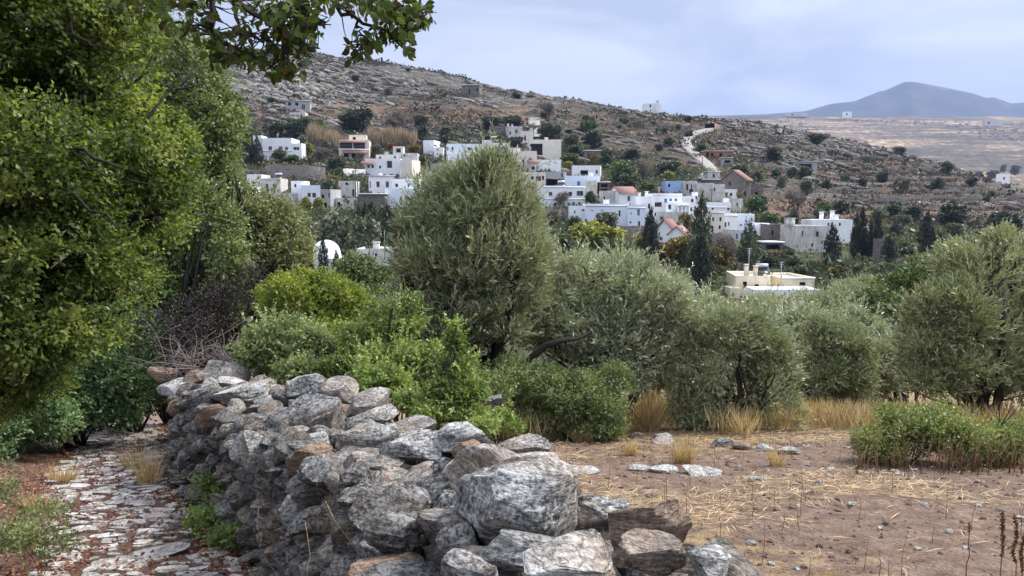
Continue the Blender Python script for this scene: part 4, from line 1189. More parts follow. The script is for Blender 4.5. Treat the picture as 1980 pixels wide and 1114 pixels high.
plant('thorny_bush', 'second thorny bush, cut by the right edge of the view', 'bush', 'spurge',
    [(1950, 860, 10., 60, 46, .5), (2020, 850, 10., 60, 50, .5), (1920, 880, 9.8, 40, 30, .3)], (1960, 10.), 3200, 5, .11, .042, .020, 43, .02, up=.7, tint=(.1, 1.), gap=(1.5, .37), twigs=12,
    extra=lambda m: [m.tube(np.array([at(1930, 830, 10.), at(1945 + d, 800, 10.), at(1950 + 2 * d, 770, 10.)]), [.008, .006, .003], 5) for d in (-12, 4, 14)])
plant('seedling', 'small leafy oak shoot growing at the foot of the wall by the path', 'plant', 'mastic',
    [(405, 935, 6.9, 22, 26, .1), (395, 1000, 6.2, 40, 26, .15), (440, 1040, 5.8, 50, 24, .15), (375, 1020, 6., 20, 20, .1), (420, 965, 6.6, 16, 20, .1)], (420, 6.3), 560, 5, .07, .030, .019, 44, .008, up=.5, tint=(.0, .8), twigs=8)
plant('seedling', 'low green weeds in the bottom left corner beside the path', 'plant', 'oak_grey',
    [(30, 1040, 4.9, 60, 50, .2), (90, 1000, 5.4, 50, 26, .2), (10, 960, 5.6, 30, 40, .2), (110, 1060, 5., 40, 40, .2)], (50, 5.), 420, 5, .08, .028, .014, 45, .003, up=.8, tint=(.1, .9), twigs=12)

# ---- dry grass
def tuft(label, u, v, w, h, Y, n, seed, mat='straw', name='grass_tuft', cat='dry grass', group=None, lean_=.45):
    rs = np.random.RandomState(seed)
    c = at(u, v, Y); c[2] = gz(c[0], c[1])
    a, b = w * .5 * Y / F, h * Y / F
    mb = MB()
    th = rs.uniform(0, 6.28, n); rr = np.sqrt(rs.rand(n)) * a * .55
    P = np.stack([rr * np.cos(th), rr * np.sin(th) * .6, np.zeros(n)], -1)
    P[:, 2] = ground(P[:, 0] + c[0], P[:, 1] + c[1]) - c[2] - .01
    D = np.stack([np.cos(th) * rs.rand(n) * lean_ + rs.normal(0, .18, n), np.sin(th) * rs.rand(n) * lean_ + rs.normal(0, .18, n), np.ones(n)], -1)
    L = b * rs.uniform(.4, 1.15, n)
    N = rnd_unit(rs, n)
    D /= np.linalg.norm(D, axis=1)[:, None]
    wd = max(.0035, .0011 * Y * .55)
    S = np.cross(D, N); S /= np.linalg.norm(S, axis=1)[:, None]
    out = np.stack([D[:, 0], D[:, 1], -.5 * np.abs(D[:, 0])], -1)
    pts = []
    for t, k in ((0, 1.), (.5, .8), (.85, .45), (1., .1)):
        q = P + D * (L * t)[:, None] + out * (L * t * t * rs.uniform(.1, .5, n))[:, None]
        pts += [q - S * wd * k * .5, q + S * wd * k * .5]
    V = np.stack(pts, 1).reshape(-1, 3)
    i = np.arange(n)[:, None] * 8
    q = np.concatenate([i + np.array([0, 1, 3, 2]), i + np.array([2, 3, 5, 4]), i + np.array([4, 5, 7, 6])])
    mb.add(V, q, np.repeat(rs.rand(n), 8))
    o = mb.build(name, MAT[mat])
    o.location = c
    tag(o, label, cat, group)
    return o
for k, (u, v, w, h, Y, n, lab) in enumerate([
    (1052, 822, 70, 44, 12.2, 260, 'dry tuft before the low scrub, left of the grey stone'),
    (1124, 842, 52, 36, 11.9, 200, 'dry tuft right of the grey stone, in front of the scrub'),
    (1218, 872, 40, 36, 10.6, 140, 'short dry tuft in the bare soil below the edge row of stones'),
    (1322, 894, 64, 56, 9.9, 280, 'densest dry tuft, standing alone left of the dark flat stone'),
    (1500, 908, 46, 44, 9.6, 150, 'thin dry tuft in front of the right-hand stones'),
    (1602, 1106, 70, 36, 5.1, 120, 'flattened straw tuft at the bottom edge of the view'),
    (285, 915, 50, 80, 8.4, 200, 'dry grass clump at the corner between path and wall'),
    (45, 985, 110, 60, 6.0, 260, 'dry grass on the bank left of the path'),
    (120, 905, 90, 40, 8.6, 240, 'thin dry grass along the left edge of the paving'),
    (255, 845, 70, 50, 9.4, 220, 'dry grass beside the far bend of the path'),
    (70, 880, 110, 40, 7.2, 320, 'dry yellow grass round the pointed grey slab'),
    (1255, 835, 70, 90, 13.4, 420, 'tall dry grass between the silvery olive and the fan-stemmed olive'),
    (1270, 800, 50, 70, 14.6, 300, 'dry grass in the gap behind the edge stones'),
    (620, 1112, 150, 90, 4.4, 420, 'dry grass at the foot of the wall at the bottom of the view'),
    (780, 1100, 150, 150, 3.2, 70, 'thin seeded grasses standing before the wall')]):
    tuft(lab, u, v, w, h, Y, n, 80 + k)
def dry_meadow():
    """pale dry grass between the olives beyond the field"""
    rs = np.random.RandomState(99)
    n = 95000
    y = rs.uniform(11.5, 34, n) ; u = rs.uniform(960, 1990, n)
    x = (u - 990) / F * y
    cl = fbm(np.stack([x * .4, y * .4, x * 0], -1), 15, 3)
    ok = (cl > .36) | (y > 14)
    ok &= (y > 12.6 + (fbm(np.stack([x * .8, x * 0, x * 0], -1), 16, 2) - .5) * 3) 
    x, y = x[ok], y[ok]; n = len(x)
    P = np.stack([x, y, ground(x, y)], -1)
    D = np.stack([rs.normal(0, .3, n), rs.normal(0, .3, n), np.ones(n)], -1)
    V, q = leaf_quads(P, D, rnd_unit(rs, n), rs.uniform(.2, .6, n), rs.uniform(.010, .022, n), .1, .15)
    mb = MB(); mb.add(V, q, np.repeat(rs.rand(n), 4))
    tag(mb.build('dry_grass', MAT['straw']), kind='stuff')
    # upright stubble on the field and brown stems along the thorny bush
    n = 230
    y = rs.uniform(3.2, 12, n); x = rs.uniform(.5, 8.5, n)
    ok = (x > np.interp(y, WALL[:, 1], WALL[:, 0]) + .7) & (x < y * .72 + .4)
    x, y = x[ok], y[ok]
    m = MB(); r2 = random.Random(7)
    for a, b in zip(x, y):
        z = gz(a, b); hgt = r2.uniform(.12, .42) * (1 if r2.random() < .8 else 1.4)
        d = np.array([r2.gauss(0, .06), r2.gauss(0, .06), 1]) * hgt
        m.tube(np.array([[a, b, z - .01], [a + d[0] * .5 + r2.gauss(0, .008), b + d[1] * .5, z + d[2] * .5], [a + d[0], b + d[1], z + d[2]]]), [.0032, .0026, .0016], 4, r2.random())
    for k in range(170):
        u = r2.uniform(1650, 1985); Y = r2.uniform(9.0, 9.6)
        p = at(u, 900, Y); z = gz(p[0], p[1]); hgt = r2.uniform(.12, .5)
        m.tube(np.array([[p[0], Y, z - .01], [p[0] + r2.gauss(0, .03), Y, z + hgt * .5], [p[0] + r2.gauss(0, .06), Y, z + hgt]]), [.005, .004, .002], 4, r2.random())
    tag(m.build('stubble_stalks', MAT['stalk']), kind='stuff')
dry_meadow()
def dock(u, v0, v1, Y, lab, seed, fat):
    rs = random.Random(seed); c = at(u, v0, Y); c[2] = gz(c[0], c[1])
    top = at(u + 6, v1, Y) - c
    m = MB()
    P = limb_curve((0, 0, -.02), top, rs, .03, 8)
    m.tube(P, np.linspace(.0045, .0025, 8), 5, .3)
    o = m.build('dry_weed', MAT['stalk']); o.location = c
    tag(o, lab, 'weed')
    s = MB(); rn = np.random.RandomState(seed)
    n = 240 if fat else 60
    t = rn.uniform(.45 if fat else .86, 1., n)
    B = np.stack([np.interp(t, np.linspace(0, 1, 8), P[:, i]) for i in range(3)], 1)
    D = rnd_unit(rn, n) + np.array([0, 0, .5])
    V, q = leaf_quads(B, D, rnd_unit(rn, n), rn.uniform(.012, .026, n) * (1 if fat else .6), rn.uniform(.008, .014, n), .3)
    s.add(V, q, np.repeat(rn.rand(n) * .7, 4))
    s.build('seed_head', MAT['stalk'], o)
dock(1933, 1130, 990, 4.9, 'tall brown seeding dock stem, left of the pair at the right edge', 1, True)
dock(1955, 1135, 998, 4.8, 'dock stem with grey-brown seeds, right of the pair', 2, True)
dock(1975, 1140, 1030, 4.7, 'dock stem half cut by the right edge of the view', 3, True)
dock(1868, 1135, 1010, 4.85, 'slender dry stalk with a small dark head', 4, False)
def wallgrass():
    """seeded grasses that arch in front of the wall, a clump of stems each"""
    rs = random.Random(61)
    for lab, stems in [('arching seeded grass in front of the dark wall face, left clump', [(560, 1085, 500, 985), (620, 1125, 560, 1060), (585, 1110, 545, 1020)]),
                       ('tall seeded grass against the dark wall face, middle clump', [(690, 1120, 590, 1010), (700, 1110, 630, 970), (745, 1100, 695, 975), (720, 1110, 705, 1010)]),
                       ('thin upright grass against the wall, right clump', [(850, 1120, 850, 990), (775, 1100, 772, 915), (800, 1115, 830, 1010)])]:
        m = MB(); a0 = None
        for k, (u0, v0, u1, v1) in enumerate(stems):
            Y = 3.4 + .12 * (k % 3) + (1.2 if u0 < 640 else 0)
            a, b = at(u0, v0, Y), at(u1, v1, Y - .1)
            a[2] = min(a[2], gz(a[0], a[1]) + .1)
            if a0 is None: a0 = a.copy()
            P = limb_curve(a, b, rs, .12, 10) - a0
            m.tube(P, np.linspace(.0018, .0009, 10), 4, .8)
            rn = np.random.RandomState(int(u0)); n = 40
            t = rn.uniform(.55, 1, n); B = np.stack([np.interp(t, np.linspace(0, 1, 10), P[:, i]) for i in range(3)], 1)
            V, q = leaf_quads(B, (P[-1] - P[-4]) / .05 + rnd_unit(rn, n) * .5, rnd_unit(rn, n), .016, .0035, .2)
            m.add(V, q, np.repeat(rn.rand(n), 4))
        o = m.build('wild_grass', MAT['straw']); o.location = a0
        tag(o, lab, 'dry grass')
wallgrass()
# ================================================================ THE VILLAGE: HOUSES
def facade(mb, o, ux, nrm, w, z0, z1, ops, mat=0, deep=.22):
    """vertical wall from point o along ux (2D), outward normal nrm, with real openings and reveals"""
    xs = sorted(set([0., w] + [q for a in ops for q in (a[0], a[1])]))
    zs = sorted(set([z0, z1] + [q for a in ops for q in (a[2], a[3])]))
    def P(x, z, d=0.): return (o[0] + ux[0] * x - nrm[0] * d, o[1] + ux[1] * x - nrm[1] * d, z)
    for i in range(len(xs) - 1):
        for j in range(len(zs) - 1):
            cx, cz = (xs[i] + xs[i + 1]) / 2, (zs[j] + zs[j + 1]) / 2
            if any(a[0] < cx < a[1] and a[2] < cz < a[3] for a in ops): continue
            mb.add([P(xs[i], zs[j]), P(xs[i + 1], zs[j]), P(xs[i + 1], zs[j + 1]), P(xs[i], zs[j + 1])], [(0, 1, 2, 3)], mat=mat)
    for a in ops:
        d = a[4] if len(a) > 4 else deep
        x0, x1, b, t = a[:4]
        for q in ([P(x0, b), P(x0, b, d), P(x0, t, d), P(x0, t)], [P(x1, b), P(x1, t), P(x1, t, d), P(x1, b, d)],
                  [P(x0, b), P(x1, b), P(x1, b, d), P(x0, b, d)], [P(x0, t), P(x0, t, d), P(x1, t, d), P(x1, t)]):
            mb.add(q, [(0, 1, 2, 3)], mat=mat)
WIN = {'w': ('window', 'pane', 'whiteframe'), 's': ('shutter', 'shutter', 'shutter'), 'b': ('door', 'bluedoor', 'bluedoor'), 'd': ('opening', 'dark', None),
       'g': ('window', 'pane', 'greyframe'), 'D': ('door', 'greyframe', 'greyframe'), 'o': ('balcony', 'dark', None), 'B': ('door', 'shutter', 'shutter')}
def window_part(root, o, ux, nrm, op, typ):
    name, m1, m2 = WIN[typ]
    x0, x1, b, t = op[:4]
    d = (op[4] if len(op) > 4 else .22) - .01
    mb = MB()
    def P(x, z, e): return (o[0] + ux[0] * x - nrm[0] * e, o[1] + ux[1] * x - nrm[1] * e, z)
    mb.add([P(x0, b, d), P(x1, b, d), P(x1, t, d), P(x0, t, d)], [(0, 1, 2, 3)], mat=0)
    mats = [MAT[m1]]
    if m2:
        mats.append(MAT[m2])
        f = min(.10, (x1 - x0) * .12)
        bars = [(x0, x0 + f, b, t), (x1 - f, x1, b, t), (x0 + f, x1 - f, b, b + f), (x0 + f, x1 - f, t - f, t)]
        if typ in 'wg' and x1 - x0 > .7:
            c = (x0 + x1) / 2; bars.append((c - f * .4, c + f * .4, b + f, t - f))
        for (a, c, e, h) in bars:
            q = [P(a, e, d - .05), P(c, e, d - .05), P(c, h, d - .05), P(a, h, d - .05)]
            q2 = [P(a, e, d - .002), P(c, e, d - .002), P(c, h, d - .002), P(a, h, d - .002)]
            mb.add(q + q2, [(0, 1, 2, 3), (0, 4, 5, 1), (1, 5, 6, 2), (2, 6, 7, 3), (3, 7, 4, 0)], mat=1)
    return mb.build(name, mats, root)

HOUSES = []
def house(label, u0, u1, vt, vb, mat='white', yaw=0., d=6., wins=(), roof='flat', roofmat='roofwhite', chim=(), Y=None, name='house', cat='house', para=.35, band=None, ridge=None, vground=None, extra=None, deep=.22, group=None):
    um = (u0 + u1) / 2
    Y = Y or hit(um, vground or vb) or 200.
    th = rad(yaw); c, s = math.cos(th), math.sin(th)
    X0, X1 = at(u0, vb, Y)[0], at(u1, vb, Y)[0]
    z0, z1 = at(um, vb, Y)[2], at(um, vt, Y)[2]
    w = max(1.2, ((X1 - X0) - d * abs(s)) / c)
    ox = X0 + (d * s if th > 0 else 0)
    # with yaw the nearest corner stays at distance Y
    oy = Y + (0 if th >= 0 else -w * s)
    oy = Y if th >= 0 else Y + w * abs(s)
    root = empty(name, (ox, oy, z0), th, label, cat, group)
    Hh = z1 - z0
    B = -2.6
    fx = np.array([1., 0]); fn = np.array([0., -1])
    # pixel column of a point of the plan
    def pu(lx, ly):
        wx, wy = ox + lx * c - ly * s, oy + lx * s + ly * c
        return project(np.array([[wx, wy, z0 + Hh * .5]]))[0][0]
    ua, ub = pu(0, 0), pu(w, 0)
    ops_f, ops_s = [], []
    for wd_ in wins:
        a, b, t, bt, typ = wd_[:5]
        dep = wd_[5] if len(wd_) > 5 else (1.4 if typ == 'o' else deep)
        zt, zb = (vb - t) / max(1e-6, vb - vt) * Hh, (vb - bt) / max(1e-6, vb - vt) * Hh
        zb = max(zb, .02)
        mid = (a + b) / 2
        if ua - .5 <= mid <= ub + .5 or abs(s) < .05:
            x0, x1 = (a - ua) / (ub - ua) * w, (b - ua) / (ub - ua) * w
            x0, x1 = max(.12, x0), min(w - .12, x1)
            if x1 - x0 > .15: ops_f.append((x0, x1, zb, min(zt, Hh - .3), dep, typ))
        elif th > 0:
            q0, q1 = (ua - b) / (ua - u0) * d, (ua - a) / (ua - u0) * d
            ops_s.append((max(.12, q0), min(d - .12, q1), zb, min(zt, Hh - .3), dep, typ))
        else:
            q0, q1 = (a - ub) / (u1 - ub) * d, (b - ub) / (u1 - ub) * d
            ops_s.append((max(.12, q0), min(d - .12, q1), zb, min(zt, Hh - .3), dep, typ))
    mb = MB()
    F4 = [((0, 0), (1, 0), (0, -1), w, ops_f), ((w, 0), (0, 1), (1, 0), d, ops_s if th < 0 else []),
          ((w, d), (-1, 0), (0, 1), w, []), ((0, d), (0, -1), (-1, 0), d, [(d - b, d - a, e, f, g, h) for a, b, e, f, g, h in ops_s] if th > 0 else [])]
    for o, ux, n, L, ops in F4:
        facade(mb, o, ux, n, L, B, Hh, ops)
    made = []
    if roof == 'flat':
        t = .22; zr = Hh - para
        mb.add([(0, 0, Hh), (w, 0, Hh), (w, d, Hh), (0, d, Hh), (t, t, Hh), (w - t, t, Hh), (w - t, d - t, Hh), (t, d - t, Hh), (t, t, zr), (w - t, t, zr), (w - t, d - t, zr), (t, d - t, zr)],
               [(0, 1, 5, 4), (1, 2, 6, 5), (2, 3, 7, 6), (3, 0, 4, 7), (4, 5, 9, 8), (5, 6, 10, 9), (6, 7, 11, 10), (7, 4, 8, 11)])
    if roof == 'gable_x':      # ridge along the front
        hr = ridge or 1.5
        mb.add([(0, 0, Hh), (0, d, Hh), (0, d / 2, Hh + hr)], [(0, 2, 1)]); mb.add([(w, 0, Hh), (w, d, Hh), (w, d / 2, Hh + hr)], [(0, 1, 2)])
    if roof == 'gable_y':      # gable to the front
        hr = ridge or 1.5
        mb.add([(0, 0, Hh), (w, 0, Hh), (w / 2, 0, Hh + hr)], [(0, 1, 2)]); mb.add([(0, d, Hh), (w, d, Hh), (w / 2, d, Hh + hr)], [(0, 2, 1)])
    mb.build('wall', MAT[mat], root)
    rb = MB()
    if roof == 'flat':
        rb.add([(.22, .22, Hh - para + .004), (w - .22, .22, Hh - para + .004), (w - .22, d - .22, Hh - para + .004), (.22, d - .22, Hh - para + .004)], [(0, 1, 2, 3)])
        if para < .12:    # an overhanging slab
            rb = MB(); rb.box(-.25, -.25, Hh + .003, w + .25, d + .25, Hh + .25)
    elif roof in ('gable_x', 'gable_y'):
        e = .3; th_ = .14
        if roof == 'gable_x':
            A = [(-e, -e, Hh - e * hr / (d / 2)), (w + e, -e, Hh - e * hr / (d / 2)), (w + e, d / 2, Hh + hr), (-e, d / 2, Hh + hr)]
            Bq = [(-e, d + e, Hh - e * hr / (d / 2)), (w + e, d + e, Hh - e * hr / (d / 2)), (w + e, d / 2, Hh + hr), (-e, d / 2, Hh + hr)]
        else:
            A = [(-e, -e, Hh - e * hr / (w / 2)), (-e, d + e, Hh - e * hr / (w / 2)), (w / 2, d + e, Hh + hr), (w / 2, -e, Hh + hr)]
            Bq = [(w + e, -e, Hh - e * hr / (w / 2)), (w + e, d + e, Hh - e * hr / (w / 2)), (w / 2, d + e, Hh + hr), (w / 2, -e, Hh + hr)]
        for q in (A, Bq):
            q = np.array(q) + [0, 0, .02]
            rb.add(np.concatenate([q, q + [0, 0, th_]]), [(0, 1, 2, 3), (4, 5, 6, 7), (0, 1, 5, 4), (1, 2, 6, 5), (3, 0, 4, 7)])
    if rb.n:
        ro = rb.build('roof', MAT[roofmat if roof == 'flat' else 'tile'], root)
    for (cu, cw, ch) in chim:
        x = (cu - ua) / (ub - ua) * w
        m = MB(); zb = Hh - para
        m.box(x - cw / 2, d * .4 - cw / 2, zb, x + cw / 2, d * .4 + cw / 2, Hh + ch)
        m.box(x - cw * .65, d * .4 - cw * .65, Hh + ch + .002, x + cw * .65, d * .4 + cw * .65, Hh + ch + .12)
        m.build('chimney', MAT[mat], root)
    for o, ux, n, L, ops in F4:
        for op in ops:
            window_part(root, o, ux, n, op, op[5])
            if op[5] == 'o':
                r = MB()
                x0, x1, b = op[0], op[1], op[2]
                for k in range(int((x1 - x0) / .35) + 1):
                    x = x0 + k * .35
                    r.box(min(o[0] + ux[0] * x, 1e9) - .02, o[1] + ux[1] * x - .02 + .08, b, o[0] + ux[0] * x + .02, o[1] + ux[1] * x + .02 + .08, b + .9)
                r.box(o[0] + ux[0] * x0, o[1] + .06, b + .9, o[0] + ux[0] * x1, o[1] + .12, b + .97)
                r.build('railing', MAT['greyframe'], root)
    if band:
        m = MB()
        for v in band:
            z = (vb - v) / (vb - vt) * Hh
            m.box(-.06, -.10, z - .12, w + .06, -.003, z + .12)
        m.build('cornice', MAT['white' if mat != 'oldwhite' else 'concrete'], root)
    if extra: extra(root, w, d, Hh)
    hr_ = random.Random(int(u0 * 31 + vt * 7))
    if roof == 'flat' and not extra and not chim and name == 'house' and w > 4 and Y < 260 and mat in ('white', 'shade_white', 'oldwhite', 'cream'):
        k = hr_.random()
        if k < .28: mast(hr_.uniform(.2, .8), hr_.uniform(1.2, 2.2))(root, w, d, Hh)
        elif k < .52:
            m = MB(); x = w * hr_.uniform(.2, .75); m.box(x, d * .3, Hh - para + .01, x + 1.1, d * .3 + 1., Hh + .75); m.box(x - .08, d * .3 - .08, Hh + .752, x + 1.18, d * .3 + 1.08, Hh + .85); m.build('roof_box', MAT[mat], root)
        elif k < .68: heater(hr_.uniform(.3, .7))(root, w, d, Hh)
    HOUSES.append((root, um, Y, X0, X1, d))
    return root

def awning(v0, v1, u0, u1, vb, vt, UA, UB, out=1.1, matn='tile'):
    def f(root, w, d, Hh):
        x0, x1 = (u0 - UA) / (UB - UA) * w, (u1 - UA) / (UB - UA) * w
        zt, zb = (vb - v0) / (vb - vt) * Hh, (vb - v1) / (vb - vt) * Hh
        m = MB()
        q = np.array([(x0, -.004, zt), (x1, -.004, zt), (x1, -out, zb), (x0, -out, zb)])
        m.add(np.concatenate([q, q + [0, 0, .12]]), [(0, 1, 2, 3), (4, 5, 6, 7), (0, 1, 5, 4), (1, 2, 6, 5), (2, 3, 7, 6), (3, 0, 4, 7)])
        m.build('awning', MAT[matn], root)
    return f
def multi(*fs):
    def f(*a):
        for g in fs: g(*a)
    return f
def heater(xf):
    def f(root, w, d, Hh):
        m = MB(); x = w * xf
        m.box(x - .9, d * .5, Hh - .3, x + .9, d * .5 + .06, Hh - .2)
        q = np.array([(x - .9, d * .4, Hh - .1), (x + .9, d * .4, Hh - .1), (x + .9, d * .4 + 1.2, Hh + .8), (x - .9, d * .4 + 1.2, Hh + .8)])
        m.add(np.concatenate([q, q + [0, 0, .08]]), [(0, 1, 2, 3), (4, 5, 6, 7), (0, 1, 5, 4), (1, 2, 6, 5), (2, 3, 7, 6), (3, 0, 4, 7)])
        for sx in (-.8, .8): m.tube(np.array([(x + sx, d * .4 + 1.2, Hh - .35), (x + sx, d * .4 + 1.2, Hh + .8)]), .04, 5)
        o = m.build('solar_panel', MAT['pane'], root)
        t = MB(); t.tube(np.array([(x - .8, d * .4 + 1.3, Hh + 1.05), (x + .8, d * .4 + 1.3, Hh + 1.05)]), .28, 10)
        t.build('water_tank', MAT['metal'], o, smooth_=True)
    return f
def mast(xf, h, matn='metal'):
    def f(root, w, d, Hh):
        m = MB(); m.tube(np.array([(w * xf, d * .4, Hh - .3), (w * xf, d * .4, Hh + h)]), .04, 5)
        for k in range(3): m.tube(np.array([(w * xf - .4 + .08 * k, d * .4, Hh + h - .3 * k), (w * xf + .4 - .08 * k, d * .4, Hh + h - .3 * k)]), .02, 4)
        m.build('antenna', MAT[matn], root)
    return f
def pergola(u0, u1, v, UA, UB, vb, vt):
    def f(root, w, d, Hh):
        x0, x1 = (u0 - UA) / (UB - UA) * w, (u1 - UA) / (UB - UA) * w
        z = (vb - v) / (vb - vt) * Hh
        m = MB()
        m.box(x0, -2., z, x1, -.004, z + .15)
        for x in np.linspace(x0 + .1, x1 - .1, 4): m.box(x - .08, -1.95, -1.5, x + .08, -1.8, z - .002)
        m.build('porch', MAT['white'], root)
    return f
h = house
# --- upper left
h('lone grey concrete farmhouse high on the slope above the white villa', 548, 598, 195, 219, 'concrete', 8, 6, [(557, 563, 198, 204, 'd'), (571, 577, 198, 204, 'd'), (583, 590, 201, 211, 'g')], roofmat='roofgrey', para=.1)
h('small whitewashed store tucked under the lone concrete farmhouse', 560, 590, 217, 230, 'oldwhite', 0, 4, [(567, 570, 222, 228, 'd'), (574, 577, 222, 227, 'd'), (581, 584, 222, 227, 'd')], roofmat='roofgrey')
h('white villa with a recessed lower storey above the tall retaining wall', 506, 565, 267, 315, 'white', 0, 8, [(519, 526, 283, 291, 'g'), (539, 546, 283, 291, 'g'), (551, 557, 284, 291, 'g'), (521, 534, 302, 313, 'd', 1.), (509, 511, 300, 309, 'g'), (513, 515, 300, 309, 'g'), (545, 551, 300, 309, 'g')], band=(292,))
h('low white wing with one arched window at the right of the white villa', 565, 584, 277, 315, 'white', 0, 6, [(567, 579, 284, 291, 'w'), (567, 572, 299, 308, 'd')])
h('narrow white block behind the two cypresses left of the white villa', 490, 507, 262, 316, 'white', 0, 5, [])
h('pale two-storey house with dark balconies and terracotta awnings', 649, 713, 270, 311, 'tan', 6, 9, [(656, 681, 276, 287, 'o'), (683, 706, 276, 287, 'o'), (664, 674, 296, 304, 'd', .8), (679, 692, 296, 304, 'd', .8)], chim=[], band=(289,),
  extra=multi(awning(271, 275, 654, 706, 311, 270, 652, 713), awning(290, 296, 660, 710, 311, 270, 652, 713)))
h('small roof room on top of the balcony house', 672, 708, 261, 274, 'tan', 6, 4, [(682, 688, 265, 272, 'd')], Y=(hit(680, 311) or 214) + 3)
# --- left middle cluster
h('worn cream block with two narrow windows left of the bluish cube house', 503, 543, 345, 378, 'oldwhite', 0, 6, [(513, 519, 356, 369, 'g'), (527, 532, 356, 370, 'g')], roofmat='roofgrey', band=(347,))
h('long worn white shed end left of the worn cream block', 478, 506, 337, 376, 'oldwhite', 0, 7, [(488, 491, 352, 360, 'd')], roofmat='roofwhite')
h('low white house mostly hidden by the oak at the left', 400, 488, 360, 392, 'white', 0, 6, [(430, 436, 368, 376, 'g'), (455, 461, 368, 376, 'g')])
h('low grey lean-to between the worn cream block and the bluish cube house', 520, 567, 373, 402, 'oldwhite', 0, 4, [(533, 538, 384, 392, 'd'), (550, 555, 384, 392, 'd')], roofmat='roofwhite', vground=405)
h('bluish white cube house with an autumn tree in front, left of the village', 566, 618, 358, 406, 'shade_white', 16, 7, [(568, 572, 373, 380, 'g'), (579, 582, 372, 382, 'd'), (595, 601, 373, 381, 'B'), (604, 611, 373, 382, 'B'), (579, 584, 391, 402, 'B'), (597, 602, 393, 402, 'B'), (607, 611, 391, 396, 'g')], roofmat='roofwhite')
h('small white rooftop terrace box behind the bluish cube house', 563, 590, 350, 366, 'white', 0, 4, [(569, 573, 356, 362, 'd')], Y=(hit(592, 406) or 168) + 6.5)
h('grey unpainted house joined to the right of the bluish cube house', 618, 649, 366, 405, 'concrete', -10, 6, [(622, 627, 376, 384, 'd'), (635, 640, 373, 382, 'g'), (626, 632, 392, 403, 'd')], roofmat='roofgrey')
h('ruined white garden house with a doorway left of the twin poles', 655, 688, 350, 382, 'oldwhite', 0, 5, [(681, 685, 366, 380, 'd', 1.), (668, 673, 353, 358, 'd')], roofmat='roofgrey')
h('low white outbuilding with an arched door at the wall corner', 649, 684, 383, 401, 'oldwhite', 0, 4, [(652, 658, 391, 400, 'd', 1.)], vground=402)
# --- centre left big houses
h('big cream house with a red lean-to roof, stepping down in the village centre', 706, 775, 307, 345, 'white', 0, 8, [(710, 715, 319, 325, 'g'), (718, 723, 319, 325, 'g'), (733, 737, 320, 326, 'g'), (748, 758, 311, 325, 'g', .8)], extra=awning(312, 317, 699, 723, 345, 307, 706, 775, 1.2))
h('stained cream windowless block right of the big cream house', 774, 808, 309, 350, 'cream', -14, 6, [], roofmat='roofgrey')
h('low white roof building behind the big cream house', 727, 776, 299, 316, 'oldwhite', 0, 5, [(733, 737, 303, 307, 'd'), (762, 766, 302, 306, 'd')], Y=(hit(740, 345) or 207) + 8.5)
h('roof room with a water tank frame on the stepped white roofs', 760, 780, 283, 306, 'oldwhite', 0, 3, [(766, 775, 287, 295, 'd')], Y=(hit(740, 345) or 207) + 10)
h('grey-white rooms with two small windows right of the roof room', 778, 807, 296, 318, 'oldwhite', 0, 5, [(780, 784, 299, 303, 'd'), (771, 776, 298, 302, 'd')], Y=(hit(740, 345) or 207) + 9)
h('white house with two brown shuttered windows and a grey overhanging roof', 704, 760, 341, 379, 'white', 12, 6, [(728, 734, 351, 362, 's'), (746, 752, 351, 362, 's'), (710, 712, 350, 363, 'g'), (714, 717, 350, 363, 'g')], roofmat='roofgrey', para=.1)
h('white house with two small square windows right of the shuttered house', 759, 811, 346, 385, 'white', 0, 6, [(764, 770, 355, 362, 'g'), (788, 794, 355, 362, 'g')], Y=(hit(760, 400) or 180) + 6)
h('pale blue-white house front lowest of the centre-left stack, half behind the olive', 744, 816, 365, 405, 'shade_white', -8, 5.5, [(773, 778, 381, 389, 'g'), (794, 797, 382, 388, 'd')])
h('flat dark-walled terrace roof left of the pale blue-white house front', 694, 745, 376, 390, 'masonry', 0, 5, [], roofmat='roofwhite', vground=405, para=.1)
h('grey concrete upper box behind the left shoulder of the big olive', 833, 886, 316, 335, 'concrete', 0, 6, [(862, 866, 326, 331, 'd')], roofmat='roofwhite')
h('unpainted grey house with a black doorway left of the big olive', 815, 866, 333, 352, 'concrete', 0, 5, [(846, 851, 339, 350, 'd', .8), (822, 828, 338, 344, 'd')], roofmat='roofgrey', vground=362)
h('white low base building below the unpainted grey house', 809, 862, 349, 372, 'oldwhite', 0, 4, [(830, 833, 355, 360, 'd')], vground=382)
h('small white house with a ladder-like step at the upper left of the long white house', 818, 848, 271, 300, 'white', -12, 6, [(839, 843, 279, 283, 'g')])
h('tiny white annex stepping down to the long white house', 839, 857, 285, 304, 'white', 0, 4, [(845, 848, 288, 291, 'g'), (855, 857, 299, 303, 'd')])
h('long two-storey white house with a blue door, above the big olive', 859, 949, 278, 320, 'shade_white', 5, 8, [(864, 867, 284, 291, 'g'), (873, 877, 284, 291, 'g'), (903, 911, 285, 292, 'g'), (919, 926, 285, 292, 'g'), (901, 907, 306, 312, 'g'), (937, 945, 304, 311, 'b'), (862, 866, 304, 312, 'd')], band=(298,))
h('white roof tower at the right end of the long white house', 932, 949, 271, 300, 'white', 0, 5, [(935, 941, 287, 290, 'd'), (935, 941, 293, 296, 'd')], Y=(hit(900, 320) or 214) + 1.5, extra=heater(1.3))
h('white house with a solar heater right of the white roof tower', 948, 986, 277, 318, 'white', 0, 7, [(954, 958, 304, 310, 'b'), (951, 957, 284, 288, 'd')], Y=(hit(900, 320) or 214) + 2, extra=heater(.25))
h('cream stepped house on the stairs behind the top of the big olive', 985, 1006, 286, 322, 'cream', 0, 6, [(989, 993, 297, 303, 'd')])
